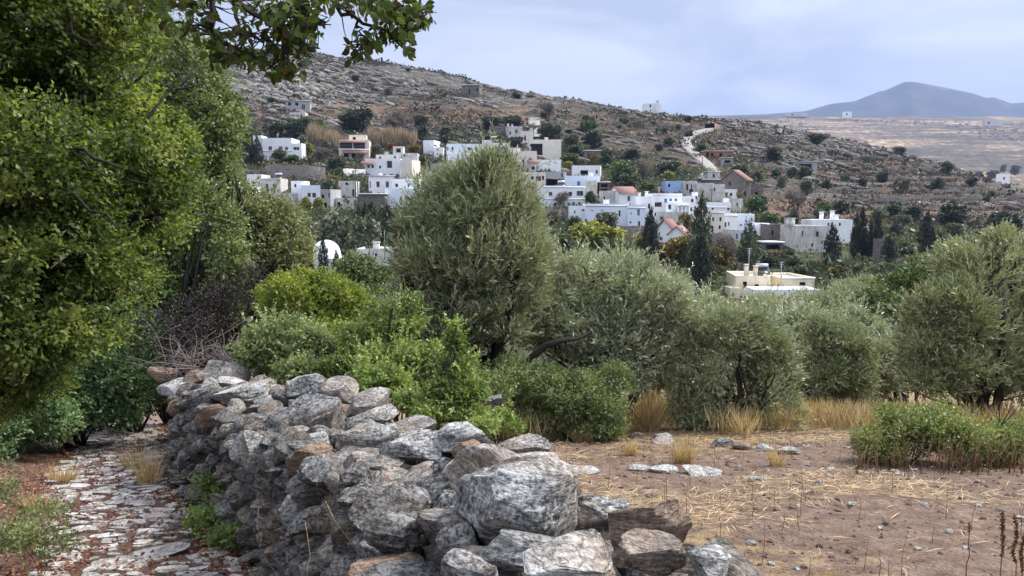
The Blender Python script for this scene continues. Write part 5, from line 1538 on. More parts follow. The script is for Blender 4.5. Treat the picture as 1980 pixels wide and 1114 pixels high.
h('cream house with tall grey doors right of the top of the big olive', 1004, 1038, 292, 330, 'cream', 0, 6, [(1009, 1014, 309, 324, 'g'), (1022, 1028, 306, 314, 'g')])
h('old flat-roofed stone house with an arched window at the top of the village', 977, 1010, 244, 272, 'oldwhite', 12, 6, [(982, 988, 254, 261, 'd'), (996, 1001, 250, 258, 'g')], roofmat='roofgrey', chim=[(985, .5, .9), (993, .5, .7)])
h('long low stone house with a grey roof left of the arched-window house', 946, 982, 244, 262, 'masonry', 0, 6, [(951, 955, 250, 255, 'd')], roofmat='roofgrey')
h('cream ribbed wall house beside the steep concrete street', 1007, 1031, 254, 284, 'cream', 0, 5, [(1014, 1017, 262, 272, 'd')])
h('big cream cube with a grey recessed porch below the steep street', 1023, 1085, 270, 309, 'cream', 0, 8, [(1025, 1049, 278, 300, 'd', .8)], roofmat='roofwhite', chim=[(1057, .9, .7)])
h('plain off-white block with a red porch roof right of the big olive', 1040, 1085, 309, 333, 'white', 0, 6, [(1028, 1034, 321, 328, 'd')], roofmat='roofwhite', vground=336)
h('little white porch room with a red roof left of the plain off-white block', 1022, 1042, 314, 336, 'oldwhite', 0, 5, [(1028, 1034, 321, 328, 'd', .6), (1036, 1040, 318, 327, 'g')], roof='gable_x', ridge=.7, vground=336)
h('old cream house with a brown-framed wide window behind the right of the big olive', 1006, 1055, 333, 362, 'cream', 0, 6, [(1036, 1046, 341, 350, 'B'), (1048, 1052, 340, 348, 'd'), (1027, 1032, 341, 347, 'd')], roofmat='roofgrey')
h('pale grey block with a crumbling garden wall under it', 1053, 1095, 332, 360, 'concrete', 0, 6, [(1085, 1089, 334, 342, 'g')], roofmat='roofwhite')
h('white two-storey house with bare orange tree in front, right of the big olive', 1040, 1133, 359, 402, 'white', 7, 8, [(1061, 1068, 371, 379, 'g'), (1099, 1106, 371, 379, 'd'), (1115, 1128, 369, 379, 'g'), (1071, 1077, 392, 400, 'd'), (1097, 1103, 392, 399, 'g'), (1106, 1112, 391, 398, 'g'), (1118, 1123, 391, 398, 'g'), (1056, 1058, 391, 393, 'd')], band=(362, 385), para=.25)
h('white house with a dark roofed veranda, upper right of the centre', 1106, 1168, 320, 346, 'white', -8, 7, [(1122, 1137, 329, 338, 'd', 1.2), (1152, 1156, 329, 336, 'g')])
h('white terrace house with a blue-grey door below the veranda house', 1092, 1160, 340, 366, 'shade_white', 0, 6, [(1116, 1122, 351, 360, 'b')])
h('old peeling white house right of the terrace house', 1133, 1162, 349, 377, 'oldwhite', -10, 6, [(1147, 1149, 358, 360, 'd')], roofmat='roofgrey')
h('open dark-beamed shed at the right of the peeling house', 1159, 1178, 353, 374, 'masonry', 0, 5, [(1162, 1175, 356, 362, 'd', 1.), (1162, 1175, 365, 371, 'd', 1.)], roofmat='roofwhite', para=.1)
h('long pale blue-white house with a tiny blue window, lowest in the centre', 1134, 1216, 394, 440, 'shade_white', 0, 8, [(1142, 1148, 407, 408.5, 'd'), (1161, 1167, 406, 407.5, 'd'), (1196, 1200, 407, 419, 'g'), (1219, 1222, 410, 414, 'd')], band=(398,))
h('white end house with a blue door right of the long pale blue-white house', 1214, 1247, 396, 440, 'shade_white', 0, 7, [(1232, 1237, 405, 417, 'b'), (1219, 1221, 411, 415, 'd'), (1211, 1213, 411, 415, 'd'), (1218, 1221, 428, 432, 'd'), (1234, 1238, 428, 437, 'd')], band=(402,))
h('small white annex left of the long pale blue-white house', 1102, 1136, 398, 432, 'white', 0, 5, [(1110, 1113, 407, 413, 'g'), (1125, 1130, 405, 408, 'd')])
h('white house with red gable roof behind a dark round tree', 1184, 1234, 374, 400, 'white', 14, 7, [(1213, 1219, 379, 389, 'g')], roof='gable_x', ridge=1.5)
h('low old white cottage left of the red gable house', 1163, 1192, 369, 397, 'oldwhite', 0, 5, [(1167, 1170, 380, 390, 'd')])
h('white stepped house with a dark small window right of the red gable house', 1233, 1268, 380, 428, 'white', 0, 7, [(1253, 1257, 394, 403, 'd'), (1238, 1245, 377, 383, 'd')], chim=[(1254, .6, 1.), (1240, .5, .7)])
h('white house with teal shuttered windows and a pinkish balcony', 1262, 1318, 374, 428, 'white', 0, 7, [(1284, 1290, 384, 394, 'b'), (1294, 1299, 384, 389, 'b'), (1304, 1309, 384, 389, 'b'), (1266, 1280, 391, 400, 'o'), (1266, 1269, 411, 418, 'd'), (1272, 1276, 411, 424, 'd')], band=(377,))
h('white house with a glazed white conservatory porch', 1288, 1345, 392, 428, 'white', 0, 6, [(1292, 1298, 396, 405, 'g'), (1334, 1338, 401, 408, 'd')], extra=pergola(1306, 1330, 398, 1288, 1345, 428, 392), Y=(hit(1300, 428) or 165) - 2)
h('small bare grey-white block with one door, before the conservatory house', 1278, 1314, 410, 440, 'oldwhite', 10, 5, [(1281, 1285, 419, 427, 'g')])
h('flat white terrace building right of the teal-shuttered house', 1316, 1352, 379, 410, 'white', 0, 6, [(1336, 1341, 385, 391, 'd')])
h('white house with a bright blue painted upper wall', 1287, 1326, 350, 376, 'skyblue', 0, 6, [(1318, 1322, 354, 364, 'g'), (1292, 1296, 356, 362, 'd')], roofmat='roofgrey')
h('old rendered house with tall slots beside the blue wall house', 1324, 1348, 350, 382, 'oldwhite', 8, 6, [(1329, 1331, 356, 368, 'd'), (1336, 1338, 356, 368, 'd'), (1333, 1340, 366, 374, 'd')], roofmat='roofgrey')
h('plain grey-white cube with horizontal cracks below the grey concrete block', 1347, 1380, 354, 384, 'oldwhite', 0, 6, [], roofmat='roofwhite')
h('stepped white house in the middle of the right-hand cluster', 1376, 1406, 356, 396, 'oldwhite', -6, 6, [(1380, 1383, 363, 370, 'd')], roofmat='roofwhite')
h('small white house with an open porch left of the tall red-roofed stone house', 1402, 1425, 366, 388, 'white', 0, 5, [(1403, 1408, 372, 379, 'd', .8), (1411, 1416, 373, 379, 'd')], roofmat='roofwhite')
h('tall stone house with a red gable roof at the right of the village', 1406, 1454, 348, 390, 'masonry', 34, 8, [(1418, 1421, 350, 358, 'd'), (1425, 1428, 371, 378, 'd'), (1441, 1446, 353, 360, 'd'), (1411, 1413, 360, 366, 'd'), (1440, 1444, 370, 378, 'd')], roof='gable_x', ridge=2.4)
h('low stone annex with one window right of the tall red-roofed stone house', 1453, 1476, 356, 388, 'masonry', 0, 5, [(1460, 1466, 371, 380, 'd')], roofmat='roofwhite')
h('small dark grey concrete block at the foot of the winding road', 1368, 1392, 333, 352, 'concrete', 0, 5, [(1378, 1382, 337, 343, 'd')], roofmat='roofgrey', para=.1)
h('long low roof with a stone front under the grey concrete block', 1365, 1408, 348, 360, 'masonry', 0, 4, [(1397, 1404, 349, 356, 'd', .8)], roofmat='roofwhite', para=.1)
h('unfinished red brick ruin with dark openings beside the winding road', 1362, 1417, 293, 306, 'pink', 0, 5, [(1365, 1371, 294, 304, 'd', 1.), (1374, 1380, 296, 304, 'd'), (1391, 1397, 296, 304, 'd')], roofmat='roofgrey', para=.1)
h('concrete frame under the red brick ruin', 1398, 1416, 306, 322, 'concrete', 0, 4, [(1401, 1413, 310, 321, 'd', 1.5)], roofmat='roofgrey', para=.1)
h('white house with a cobalt blue window, mid right cluster', 1371, 1420, 391, 422, 'white', -8, 6, [(1406, 1411, 399, 407, 'b'), (1376, 1380, 402, 406, 'd')], band=(401,))
h('narrow old stone-white tower house right of the cobalt window house', 1418, 1436, 384, 412, 'oldwhite', 0, 5, [(1424, 1427, 392, 398, 'd')], roofmat='roofgrey')
h('old cream two-storey house with grey band, behind the tall conifer', 1372, 1399, 407, 452, 'cream', 0, 7, [(1377, 1381, 420, 428, 'g'), (1391, 1395, 420, 428, 'g'), (1376, 1380, 437, 450, 'd'), (1390, 1394, 436, 443, 'd')], roofmat='roofgrey', band=(411,))
h('white terrace house with two green windows left of the bluish stepped house', 1396, 1425, 414, 452, 'white', 0, 6, [(1401, 1405, 430, 439, 'g'), (1408, 1411, 429, 437, 'g')], band=(417,))
h('bluish white stepped house with one window, right of the village', 1413, 1472, 414, 452, 'shade_white', -10, 8, [(1418, 1424, 430, 438, 'g'), (1431, 1435, 434, 437, 'd')])
h('low white store with a blue door below the bluish stepped house', 1412, 1442, 444, 466, 'oldwhite', 10, 5, [(1422, 1427, 452, 463, 'b')], roofmat='roofgrey')
h('white stepped yard wall house running down right of the bluish stepped house', 1468, 1488, 432, 458, 'white', 0, 5, [])
h('dark stone house ruin with a white roof edge between cypress and bluish house', 1486, 1522, 434, 470, 'masonry', 0, 6, [(1492, 1496, 445, 455, 'd'), (1509, 1512, 442, 452, 'd')], roofmat='roofwhite')
h('open concrete shelter below the dark stone ruin', 1478, 1514, 470, 484, 'masonry', 0, 4, [(1482, 1509, 473, 483, 'd', 1.5)], roofmat='roofwhite', para=.1)
h('white house with two red tiled gables between the two big cypresses', 1278, 1316, 450, 472, 'white', 20, 7, [(1284, 1289, 460, 468, 'g'), (1298, 1303, 460, 468, 'g')], roof='gable_x', ridge=2.2, vground=476)
h('lower red tiled gable joined to the two-gable house', 1294, 1345, 453, 472, 'white', -22, 5, [(1300, 1304, 460, 468, 'd')], roof='gable_y', ridge=1.3, vground=478, chim=[(1316, .5, 1.)])
h('big old white manor with two chimneys and an arched window, right of the village', 1532, 1606, 437, 490, 'oldwhite', 9, 9, [(1549, 1553, 446, 458, 'g'), (1577, 1583, 448, 458, 'B'), (1569, 1573, 471, 477, 'd')], chim=[(1541, .7, 1.2), (1549, .9, 1.2)])
h('long low white house with two chimneys behind the old white manor', 1570, 1648, 425, 450, 'white', 0, 6, [(1600, 1604, 431, 437, 'd'), (1622, 1626, 431, 437, 'd')], chim=[(1597, .6, 1.4), (1618, .6, 1.6), (1624, .9, .8)], Y=(hit(1570, 490) or 142) + 13)
h('small white hut showing between the twin cypress groups', 1667, 1684, 438, 452, 'white', 0, 4, [(1673, 1676, 443, 449, 'd')])
h('cream flat-roofed house in front of the village with a solar water heater', 1423, 1500, 534, 600, 'yellowcream', -6, 8, [(1436, 1444, 545, 559, 'd'), (1459, 1467, 550, 554, 'd')], Y=104., chim=[(1450, .5, 1.2), (1469, .5, 1.0)], extra=multi(heater(.95), mast(.5, 3.4)), roofmat='roofgrey')
h('right wing of the cream house with a white parapet', 1498, 1575, 537, 600, 'yellowcream', 5, 8, [(1545, 1557, 546, 553, 'd')], Y=105., roofmat='roofgrey', band=(538,), extra=mast(.3, 1.8))
h('white garden terrace in front of the cream house', 1458, 1582, 560, 600, 'white', 0, 4, [], Y=99.5, name='terrace', cat='terrace')
h('low cream garden wall block left of the cream house', 1412, 1428, 557, 600, 'yellowcream', 0, 3, [], Y=103.)
h('white flat-roofed house edge showing between church and big olive', 690, 768, 481, 520, 'oldwhite', 0, 7, [(700, 704, 490, 496, 'd'), (725, 729, 490, 496, 'd')], Y=122., chim=[(722, .9, .8)])
# --- outliers
h('little stone hut high on the rocky slope', 893, 931, 165, 187, 'masonry', -8, 6, [(906, 909, 172, 182, 'd'), (921, 924, 171, 177, 'd')], roofmat='roofgrey', para=.1)
h('long low concrete shelter on the right-hand slope', 1533, 1580, 313, 330, 'concrete', 0, 5, [(1545, 1570, 317, 326, 'd', .6)], roofmat='roofgrey', para=.1)
h('half-ruined stone hut among the trees right of the big cream cube', 1130, 1168, 292, 313, 'masonry', 0, 5, [(1136, 1150, 297, 311, 'd', 1.)], roofmat='roofwhite', para=.1)
h('white shed on the far right edge of the slope', 1932, 1954, 336, 352, 'white', -10, 6, [(1940, 1943, 342, 348, 'd')], roofmat='roofwhite')
h('ivy-dark stone ruin beside the twin cypresses', 1690, 1735, 462, 510, 'masonry', -20, 7, [(1719, 1722, 480, 492, 'd'), (1727, 1730, 485, 500, 'd')], roofmat='roofgrey')
h('tiny white chapel on the skyline ridge', 1246, 1280, 200, 211, 'white', 0, 6, [(1256, 1259, 202, 208, 'd')], Y=357., name='chapel', cat='chapel')
h('bell tower of the skyline chapel', 1269, 1273, 194, 212, 'white', 0, 2, [(1269.5, 1271.5, 194, 198, 'd')], Y=355.5, name='bell_tower', cat='bell tower')
h('white farmhouse on the far plain under the mountain', 1632, 1647, 216, 226, 'white', 0, 12, [(1636, 1639, 219, 223, 'd')], Y=2450.)
h('pair of pale sheds far off on the plain at the right', 1905, 1939, 232, 242, 'oldwhite', 0, 14, [(1910, 1914, 235, 240, 'd')], Y=1950.)
h('faint long building at the left end of the far plain', 1522, 1561, 218, 224, 'oldwhite', 0, 20, [(1530, 1534, 220, 223, 'd')], Y=2480.)

def domed_church():
    Y = 118.; c = at(622, 505, Y); c[2] -= 1.
    root = empty('church', c, 0, 'white domed church half hidden behind two slim cypresses', 'church')
    w = MB()
    facade(w, (-3.0, 0), (1, 0), (0, -1), 6., -3, 1.4, [(-.6 + 3, .6 + 3, -1.5, .6)])
    facade(w, (3., 0), (0, 1), (1, 0), 6., -3, 1.4, []); facade(w, (3., 6.), (-1, 0), (0, 1), 6., -3, 1.4, []); facade(w, (-3., 6.), (0, -1), (-1, 0), 6., -3, 1.4, [])
    w.add([(-3, 0, 1.4), (3, 0, 1.4), (3, 6, 1.4), (-3, 6, 1.4)], [(0, 1, 2, 3)])
    w.build('wall', MAT['white'], root)
    d = MB(); th = np.linspace(0, 2 * np.pi, 25)[:-1]; ph = np.linspace(0, np.pi / 2, 9)
    prof = [(2.2, 1.3), (2.2, 1.9)] + [(2.15 * math.cos(p), 1.9 + 2.1 * math.sin(p)) for p in ph[:-1]] + [(.02, 4.0)]
    V = np.array([(r * math.cos(t), 3 + r * math.sin(t), z) for r, z in prof for t in th])
    i = np.arange(len(prof) - 1)[:, None] * 24; k = np.arange(24)[None]
    d.add(V, np.stack([i + k, i + (k + 1) % 24, i + 24 + (k + 1) % 24, i + 24 + k], -1).reshape(-1, 4))
    d.build('dome', MAT['white'], root, smooth_=True)
    window_part(root, (-3., 0), (1, 0), (0, -1), (2.4, 3.6, -1.5, .6), 'b')
    # the vaulted nave that shows to the right of the dome
    nb = MB(); seg = np.linspace(0, np.pi, 13); V = []
    for y in (1., 6.5):
        V += [(3.6 + 1.5 * math.cos(a), y, -.6 + 1.6 * math.sin(a)) for a in seg]
    nb.add(np.array(V), np.array([[k, k + 1, k + 14, k + 13] for k in range(12)])); nb.add(np.array(V[:13]), [tuple(range(13))])
    nb.box(2.1, 1.002, -3, 5.1, 6.5, -.602)
    nb.build('nave', MAT['white'], root)
domed_church()

# ---- masonry walls
def stone_wall(label, pts, thick=.6, matn='masonry', name='stone_wall', group=None):
    """pts: (u, v top, v foot) along the wall"""
    P = []
    for u, vt, vb in pts:
        Y = hit(u, vb) or 180.
        a, b = at(u, vb, Y), at(u, vt, Y)
        P.append((a[0], Y, min(a[2], gz(a[0], Y)) - 1.0, b[2]))
    P = np.array(P)
    n = max(2, int(sum(np.hypot(*(P[1:, :2] - P[:-1, :2]).T)) / .8))
    t = np.linspace(0, len(P) - 1, n)
    Q = np.stack([np.interp(t, np.arange(len(P)), P[:, i]) for i in range(4)], 1)
    Q[:, 3] += (fbm(Q[:, :3] * .9, 71, 3) - .5) * .5
    mb = MB(); V = []
    for x, y, z0, z1 in Q:
        V += [(x, y, z0), (x, y, z1), (x, y + thick, z1), (x, y + thick, z0)]
    V = np.array(V); i = np.arange(n - 1)[:, None] * 4; k = np.arange(3)[None]
    mb.add(V, np.stack([i + k, i + 1 + k, i + 5 + k, i + 4 + k], -1).reshape(-1, 4)[:, ::-1])
    mb.add(V[:4], [(0, 1, 2, 3)]); mb.add(V[-4:], [(3, 2, 1, 0)])
    org = np.array([Q[0, 0], Q[0, 1], Q[0, 2]])
    tag(mb.build(name, MAT[matn], None, org), label, 'wall', group)
sw = stone_wall
sw('tall buttressed retaining wall under the white villa', [(516, 319, 350), (560, 318, 352), (600, 320, 354), (628, 324, 356)], .9)
sw('dark lower retaining wall left of the buttressed wall, under the cypresses', [(470, 330, 345), (516, 327, 347)], .8)
sw('low stone parapet below the grey unpainted house', [(594, 403, 412), (640, 402, 411), (686, 399, 408)], .6)
sw('white garden wall below the balcony house', [(664, 326, 344), (706, 327, 345)], .5, 'oldwhite')
sw('dark retaining wall under the bare orange tree', [(1040, 402, 422), (1070, 403, 424), (1102, 404, 424)], .8)
sw('broken stone terrace wall under the white end house with the blue door', [(1192, 436, 468), (1215, 437, 468), (1246, 437, 466)], 1.)
sw('grey rubble terrace below the old cream house by the conifer', [(1376, 452, 482), (1400, 448, 484), (1420, 462, 486)], 1.)
sw('dark garden terrace wall behind the cream house antenna', [(1426, 508, 530), (1470, 505, 528)], .8)
sw('ruined garden wall under the pale grey block', [(1056, 346, 360), (1096, 347, 361)], .6)
sw('grey field wall above the right-hand trees', [(1690, 380, 388), (1760, 390, 397), (1830, 394, 400), (1900, 399, 404)], .6)
sw('long field wall halfway up the right-hand slope', [(1580, 352, 357), (1660, 354, 359), (1740, 352, 356), (1820, 358, 362), (1900, 370, 374)], .6)
sw('short terrace wall under the olive trees of the right-hand slope', [(1560, 372, 377), (1640, 376, 381), (1700, 378, 382)], .6)
sw('dirt road\'s dry stone edge on the ridge', [(1400, 250, 254), (1460, 244, 248), (1525, 237, 241)], .6)

def terrace_walls():
    rs = random.Random(5)
    A = np.linspace(.02, .66, 320)
    for k, (lev, a0, a1) in enumerate([(3.5, .30, .60), (5.6, .26, .43), (5.6, .47, .62), (8., .25, .40), (8.2, .44, .60), (10.4, .27, .37), (10.6, .41, .60), (13., .25, .36), (13.2, .42, .57), (15.8, .28, .40), (16., .45, .57), (18.6, .30, .47), (21.4, .27, .41), (24.5, .33, .45),
                                      (27, .02, .10), (31, .04, .16), (35, .0, .09), (40, .06, .17), (30, .14, .22)]):
        P = []
        for az in A[(A >= a0) & (A <= a1)]:
            R = np.linspace(165, 400, 500); z = ground(R * math.sin(az), R * math.cos(az), False)
            i = np.nonzero((z[:-1] < lev) & (z[1:] >= lev))[0]
            if len(i): P.append((R[i[0]] * math.sin(az), R[i[0]] * math.cos(az)))
        if len(P) < 8: continue
        P = np.array(P); mb = MB(); V = []
        zz = ground(P[:, 0], P[:, 1]); n = len(P)
        j = (fbm(np.stack([P[:, 0] * .35, P[:, 1] * .35, P[:, 0] * 0 + k], -1), 81, 3) - .5)
        for (x, y), z, q in zip(P, zz, j):
            h_ = max(.2, 1.25 + q * 2.2)
            V += [(x, y - .3 + q, z - 1.2), (x, y - .25 + q, z + h_), (x, y + .3 + q, z + h_), (x, y + .35 + q, z - 1.2)]
        V = np.array(V); i = np.arange(n - 1)[:, None] * 4; c = np.arange(3)[None]
        mb.add(V, np.stack([i + c, i + 1 + c, i + 5 + c, i + 4 + c], -1).reshape(-1, 4)[:, ::-1])
        org = V[0].copy()
        right = k < 14
        tag(mb.build('stone_wall', MAT['terrace'], None, org), 'low dry stone terrace wall following the contour of the ' + ('right-hand slope' if right else 'upper slope above the village'), 'wall', 'terrace walls on the right-hand slope' if right else 'terrace walls on the upper slope')
MAT['terrace'] = mat_rock('shadow_toned_masonry', (.035, .032, .028), (.13, .12, .105), (.28, .265, .24), .6, .5, False)  # darkened to paint the terraces' shadow lines into the wall colour
terrace_walls()
# ---- roads and streets laid on the slope
def ribbon(name, pts, width, mat, lift=.55):
    P = []
    for u, v in pts:
        Y = hit(u, v) or 250.
        p = at(u, v, Y); P.append((p[0], Y))
    P = np.array(P); n = 80
    s = np.concatenate([[0], np.cumsum(np.hypot(*(P[1:] - P[:-1]).T))])
    t = np.linspace(0, s[-1], n)
    Q = np.stack([np.interp(t, s, P[:, 0]), np.interp(t, s, P[:, 1])], 1)
    for _ in range(3): Q[1:-1] = (Q[:-2] + 2 * Q[1:-1] + Q[2:]) / 4
    T = np.gradient(Q, axis=0); T /= np.linalg.norm(T, axis=1)[:, None]
    N = np.stack([-T[:, 1], T[:, 0]], 1)
    V = []
    for k in np.linspace(-.5, .5, 5):
        q = Q + N * width * k
        V.append(np.stack([q[:, 0], q[:, 1], np.zeros(n)], -1))
    zc = np.max([ground(q[:, 0], q[:, 1]) for q in V], 0)
    zc = np.convolve(np.pad(zc, 3, mode='edge'), np.ones(7) / 7, 'valid')
    V = np.stack(V, 1); V[:, :, 2] = zc[:, None] + lift
    lo = V[:, [0, 4]].copy(); lo[:, :, 2] -= 2.5
    A = np.concatenate([lo[:, :1], V, lo[:, 1:]], 1).reshape(-1, 3)
    i = np.arange(n - 1)[:, None] * 7; k = np.arange(6)[None]
    mb = MB(); mb.add(A, np.stack([i + k, i + k + 1, i + 8 + k, i + 7 + k], -1).reshape(-1, 4))
    tag(mb.build(name, MAT[mat], smooth_=False), kind='structure')
MAT['roadmat'] = mat_plaster('pale_concrete_road', (.33, .31, .28), (.20, .18, .155), .9)
MAT['dirt'] = mat_plaster('ochre_dirt_road', (.25, .165, .115), (.15, .10, .072), .6)
ribbon('road', [(1372, 252), (1348, 258), (1330, 268), (1324, 277), (1330, 288), (1340, 298), (1352, 308), (1366, 320), (1378, 331), (1384, 338)], 3.2, 'roadmat')
ribbon('dirt_road', [(1372, 252), (1400, 251), (1440, 247), (1480, 243), (1532, 239)], 3.6, 'dirt')
ribbon('dirt_road', [(1340, 252), (1290, 250), (1240, 247), (1190, 243), (1140, 240), (1090, 238)], 1.6, 'dirt', .3)
ribbon('street', [(1034, 232), (1032, 240), (1034, 250), (1038, 262), (1040, 270)], 4., 'roadmat')
ribbon('street', [(1352, 352), (1358, 344), (1368, 338)], 3., 'roadmat')
ribbon('dirt_road', [(600, 207), (660, 208), (720, 208), (790, 210), (860, 214), (920, 218)], 1.5, 'dirt', .3)
# ---- poles
def pole(label, u, vt, vb, Y=None, arm=True, matn='pole', r=.12, name='utility_pole', cat='pole'):
    Y = Y or hit(u, vb) or 180.
    a, b = at(u, vb, Y), at(u, vt, Y)
    m = MB(); m.tube(np.array([(0, 0, -1.), (0, 0, (b - a)[2])]), [r, r * .75], 7)
    o = m.build(name, MAT[matn]); o.location = a; tag(o, label, cat)
    if arm:
        hh = (b - a)[2]; m = MB(); m.box(-.7, -.06, hh - .5, .7, .06 - .002, hh - .38)
        for x in (-.6, -.2, .2, .6): m.tube(np.array([(x, 0, hh - .379), (x, 0, hh - .2)]), .04, 5)
        m.build('crossarm', MAT[matn], o)
for a in [('left one of the twin dark poles beside the shuttered house', 688, 327, 386), ('right one of the twin dark poles beside the shuttered house', 692, 340, 386),
          ('pole on the steep concrete street at the top of the village', 1032, 236, 268), ('pole in front of the red gable house', 1234, 367, 398),
          ('tall pole between the blue wall house and the cracked grey cube', 1347, 322, 380), ('pole beside the winding road near the brick ruin', 1358, 294, 326),
          ('pole standing before the cracked grey cube', 1376, 364, 396), ('dark pole against the tall stone house', 1437, 350, 388),
          ('pole among the trees at the right below the slope', 1706, 436, 470), ('thin pole right of the last cypress', 1828, 448, 478),
          ('pole left of the old cream house behind the olive', 1016, 322, 352), ('pole right of the arched-window stone house', 1023, 285, 315)]:
    pole(*a)
pole('slim green lamp post left of the big olive', 744, 444, 490, 121., False, 'greenpole', .07, 'lamp_post', 'lamp post')
pole('bare tall pole in front of the villa garden', 629, 306, 338, None, False, 'pole', .1)
# ================================================================ TREES AND SCRUB OF THE SLOPES
def unit_tree(kind, var):
    rs = random.Random(hash_kind(kind) + var)
    seed = 500 + hash_kind(kind) + var * 13
    B = []
    lm, n, L, Wd, kw, tr, bark = 'far_green', 520, .085, .055, {}, .03, 'bark'
    if kind in ('dark', 'green', 'grey', 'yellow', 'brown', 'red'):
        lm = {'dark': 'far_dark', 'green': 'far_green', 'grey': 'far_grey', 'yellow': 'far_yellow', 'brown': 'far_brown', 'red': 'far_red'}[kind]
        for k in range(7):
            a = rs.uniform(0, 6.28); r = rs.uniform(.08, .26); z = rs.uniform(.38, .74)
            B.append((np.array([r * math.cos(a), r * math.sin(a), z]), np.array([1, 1, .85]) * rs.uniform(.17, .27)))
        B.append((np.array([0, 0, .6]), np.array([.3, .3, .3])))
        B.append((np.array([rs.uniform(-.1, .1), 0, .28]), np.array([.36, .36, .22])))
        n = 620; kw = dict(gap=(4.2, .34), tint=(.0, 1.), up=.25, inner=.25)
    elif kind == 'cypress':
        lm = 'far_cypress'
        w = [.36, .44, .47, .46, .43, .36, .25, .12]
        for k, q in enumerate(w):
            B.append((np.array([rs.uniform(-.03, .03), rs.uniform(-.03, .03), .10 + k * .115]), np.array([q, q, .10])))
        n, L, Wd, tr = 800, .055, .03, .06; kw = dict(up=1.5, outw=.4, inner=.15, tint=(.1, .9))
    elif kind == 'conifer':
        lm = 'far_dark'
        for k in range(20):
            z = .10 + .85 * k / 19; q = .46 * (1 - z) ** .7 + .05
            a = k * 2.4
            B.append((np.array([q * .5 * math.cos(a), q * .5 * math.sin(a), z]), np.array([q * .62, q * .62, .045])))
        n, L, Wd = 760, .06, .03; kw = dict(up=-.1, inner=.3, tint=(.0, .9))
    elif kind == 'bare':
        lm = 'far_bare'
        for k in range(6):
            a = rs.uniform(0, 6.28); B.append((np.array([.2 * math.cos(a), .2 * math.sin(a), rs.uniform(.4, .75)]), np.array([.26, .26, .24])))
        n, L, Wd = 420, .12, .018; kw = dict(up=.6, inner=.5, tint=(0, 1))
    root = empty({'cypress': 'cypress_tree', 'conifer': 'conifer_tree', 'bare': 'bare_tree'}.get(kind, 'round_tree'), (0, 0, 0))
    m = MB(); add_limbs(m, (0, 0, -.12), B[:5] if kind not in ('cypress', 'conifer') else [(np.array([0, 0, .8]), np.array([.02, .02, .05]))], tr, rs, None, 6 if kind == 'bare' else 3)
    m.build('trunk', MAT['bark' if kind != 'bare' else 'bark_grey'], root)
    m = MB(); crown(m, B, n, 5, .09, L, Wd, seed, lobes=0 if kind in ('cypress', 'conifer') else 3, **kw)
    m.build('crown', MAT[lm], root)
    return root
def hash_kind(k): return sum(ord(c) * (i + 3) for i, c in enumerate(k))
PROTO, USED = {}, set()
def tree(label, u0, u1, vt, vb, kind, Y=None, group=None, seed=0):
    um = (u0 + u1) / 2
    Y = Y or hit(um, vb) or 150.
    v = (int(um * 7 + vt) + seed) % 3
    key = (kind, v)
    if key not in PROTO: PROTO[key] = unit_tree(kind, v)
    o = PROTO[key]
    if key in USED: o = copy_tree(o)
    USED.add(key)
    p = at(um, vb, Y)
    g = gz(p[0], p[1])
    hgt = at(um, vt, Y)[2] - min(p[2], g + .2)
    w = (u1 - u0) * Y / F
    o.location = (p[0], p[1], min(p[2], g + .2))
    wide = {'cypress': 1.3, 'conifer': 1.45}.get(kind, 1.12)
    o.scale = (w * wide, w * wide, hgt * 1.02)
    o.rotation_euler = (0, 0, (um * 1.7 + vt) % 6.28)
    if 'group' in o: del o['group']
    tag(o, label, 'tree', group)
    return o
T = tree
# above and around the white villa
T('wide dark evergreen on the slope above the balcony house', 655, 731, 203, 256, 'dark')
T('purplish leafless tree right of the wide dark evergreen', 742, 790, 209, 262, 'bare')
T('dark bush at the upper end of the prickly pear clump', 800, 828, 221, 246, 'dark')
T('spiky dark prickly pear clump above the long white house', 798, 832, 240, 276, 'dark')
T('blue-grey bush right of the prickly pear clump', 843, 884, 242, 276, 'grey')
T('bright green bush below the lone concrete farmhouse', 600, 633, 227, 258, 'green')
T('dark tree at the left of the row behind the white villa', 514, 556, 232, 272, 'dark')
T('dark tree in the middle of the row behind the white villa', 545, 590, 228, 272, 'dark')
T('dark tree at the right of the row behind the white villa', 578, 612, 224, 268, 'dark')
T('green bush left of the row behind the white villa', 462, 508, 246, 276, 'green')
T('yellow autumn tree between white villa and reeds', 585, 614, 274, 304, 'yellow')
T('grey-green shrub right against the wing of the white villa', 574, 600, 258, 292, 'grey')
T('bare grey tree below the reed bed', 606, 642, 283, 318, 'bare')
T('grey shrub growing in front of the white villa', 522, 558, 286, 316, 'grey')
T('green hedge bush in front of the villa\'s low wing', 552, 584, 298, 318, 'green')
T('green hedge bush at the right end of the villa wall', 582, 606, 302, 320, 'green')
T('dark bush left of the balcony house garden', 630, 672, 302, 332, 'dark')
T('bright green bush under the balcony house wall', 644, 668, 322, 342, 'green')
T('grey-green tree in front of the balcony house', 688, 706, 292, 318, 'grey')
T('rust-coloured bush behind the stepped white roofs', 746, 768, 275, 298, 'red')
T('olive bush left of the rust-coloured bush', 715, 742, 278, 304, 'grey')
T('brown-green mound bush above the grey concrete upper box', 786, 820, 278, 302, 'brown')
T('green bush between stained block and grey concrete upper box', 806, 834, 298, 318, 'green')
T('olive bush beside the ruined white garden house', 616, 664, 345, 388, 'grey')
T('brownish shrub behind the grey unpainted house', 632, 660, 336, 366, 'brown')
T('slim yellow-leaved tree in front of the bluish cube house', 580, 604, 378, 412, 'yellow')
T('second yellow-leaved tree before the bluish cube house', 600, 626, 380, 412, 'yellow')
T('dark round tree right of the pale blue-white house front', 812, 842, 351, 390, 'dark')
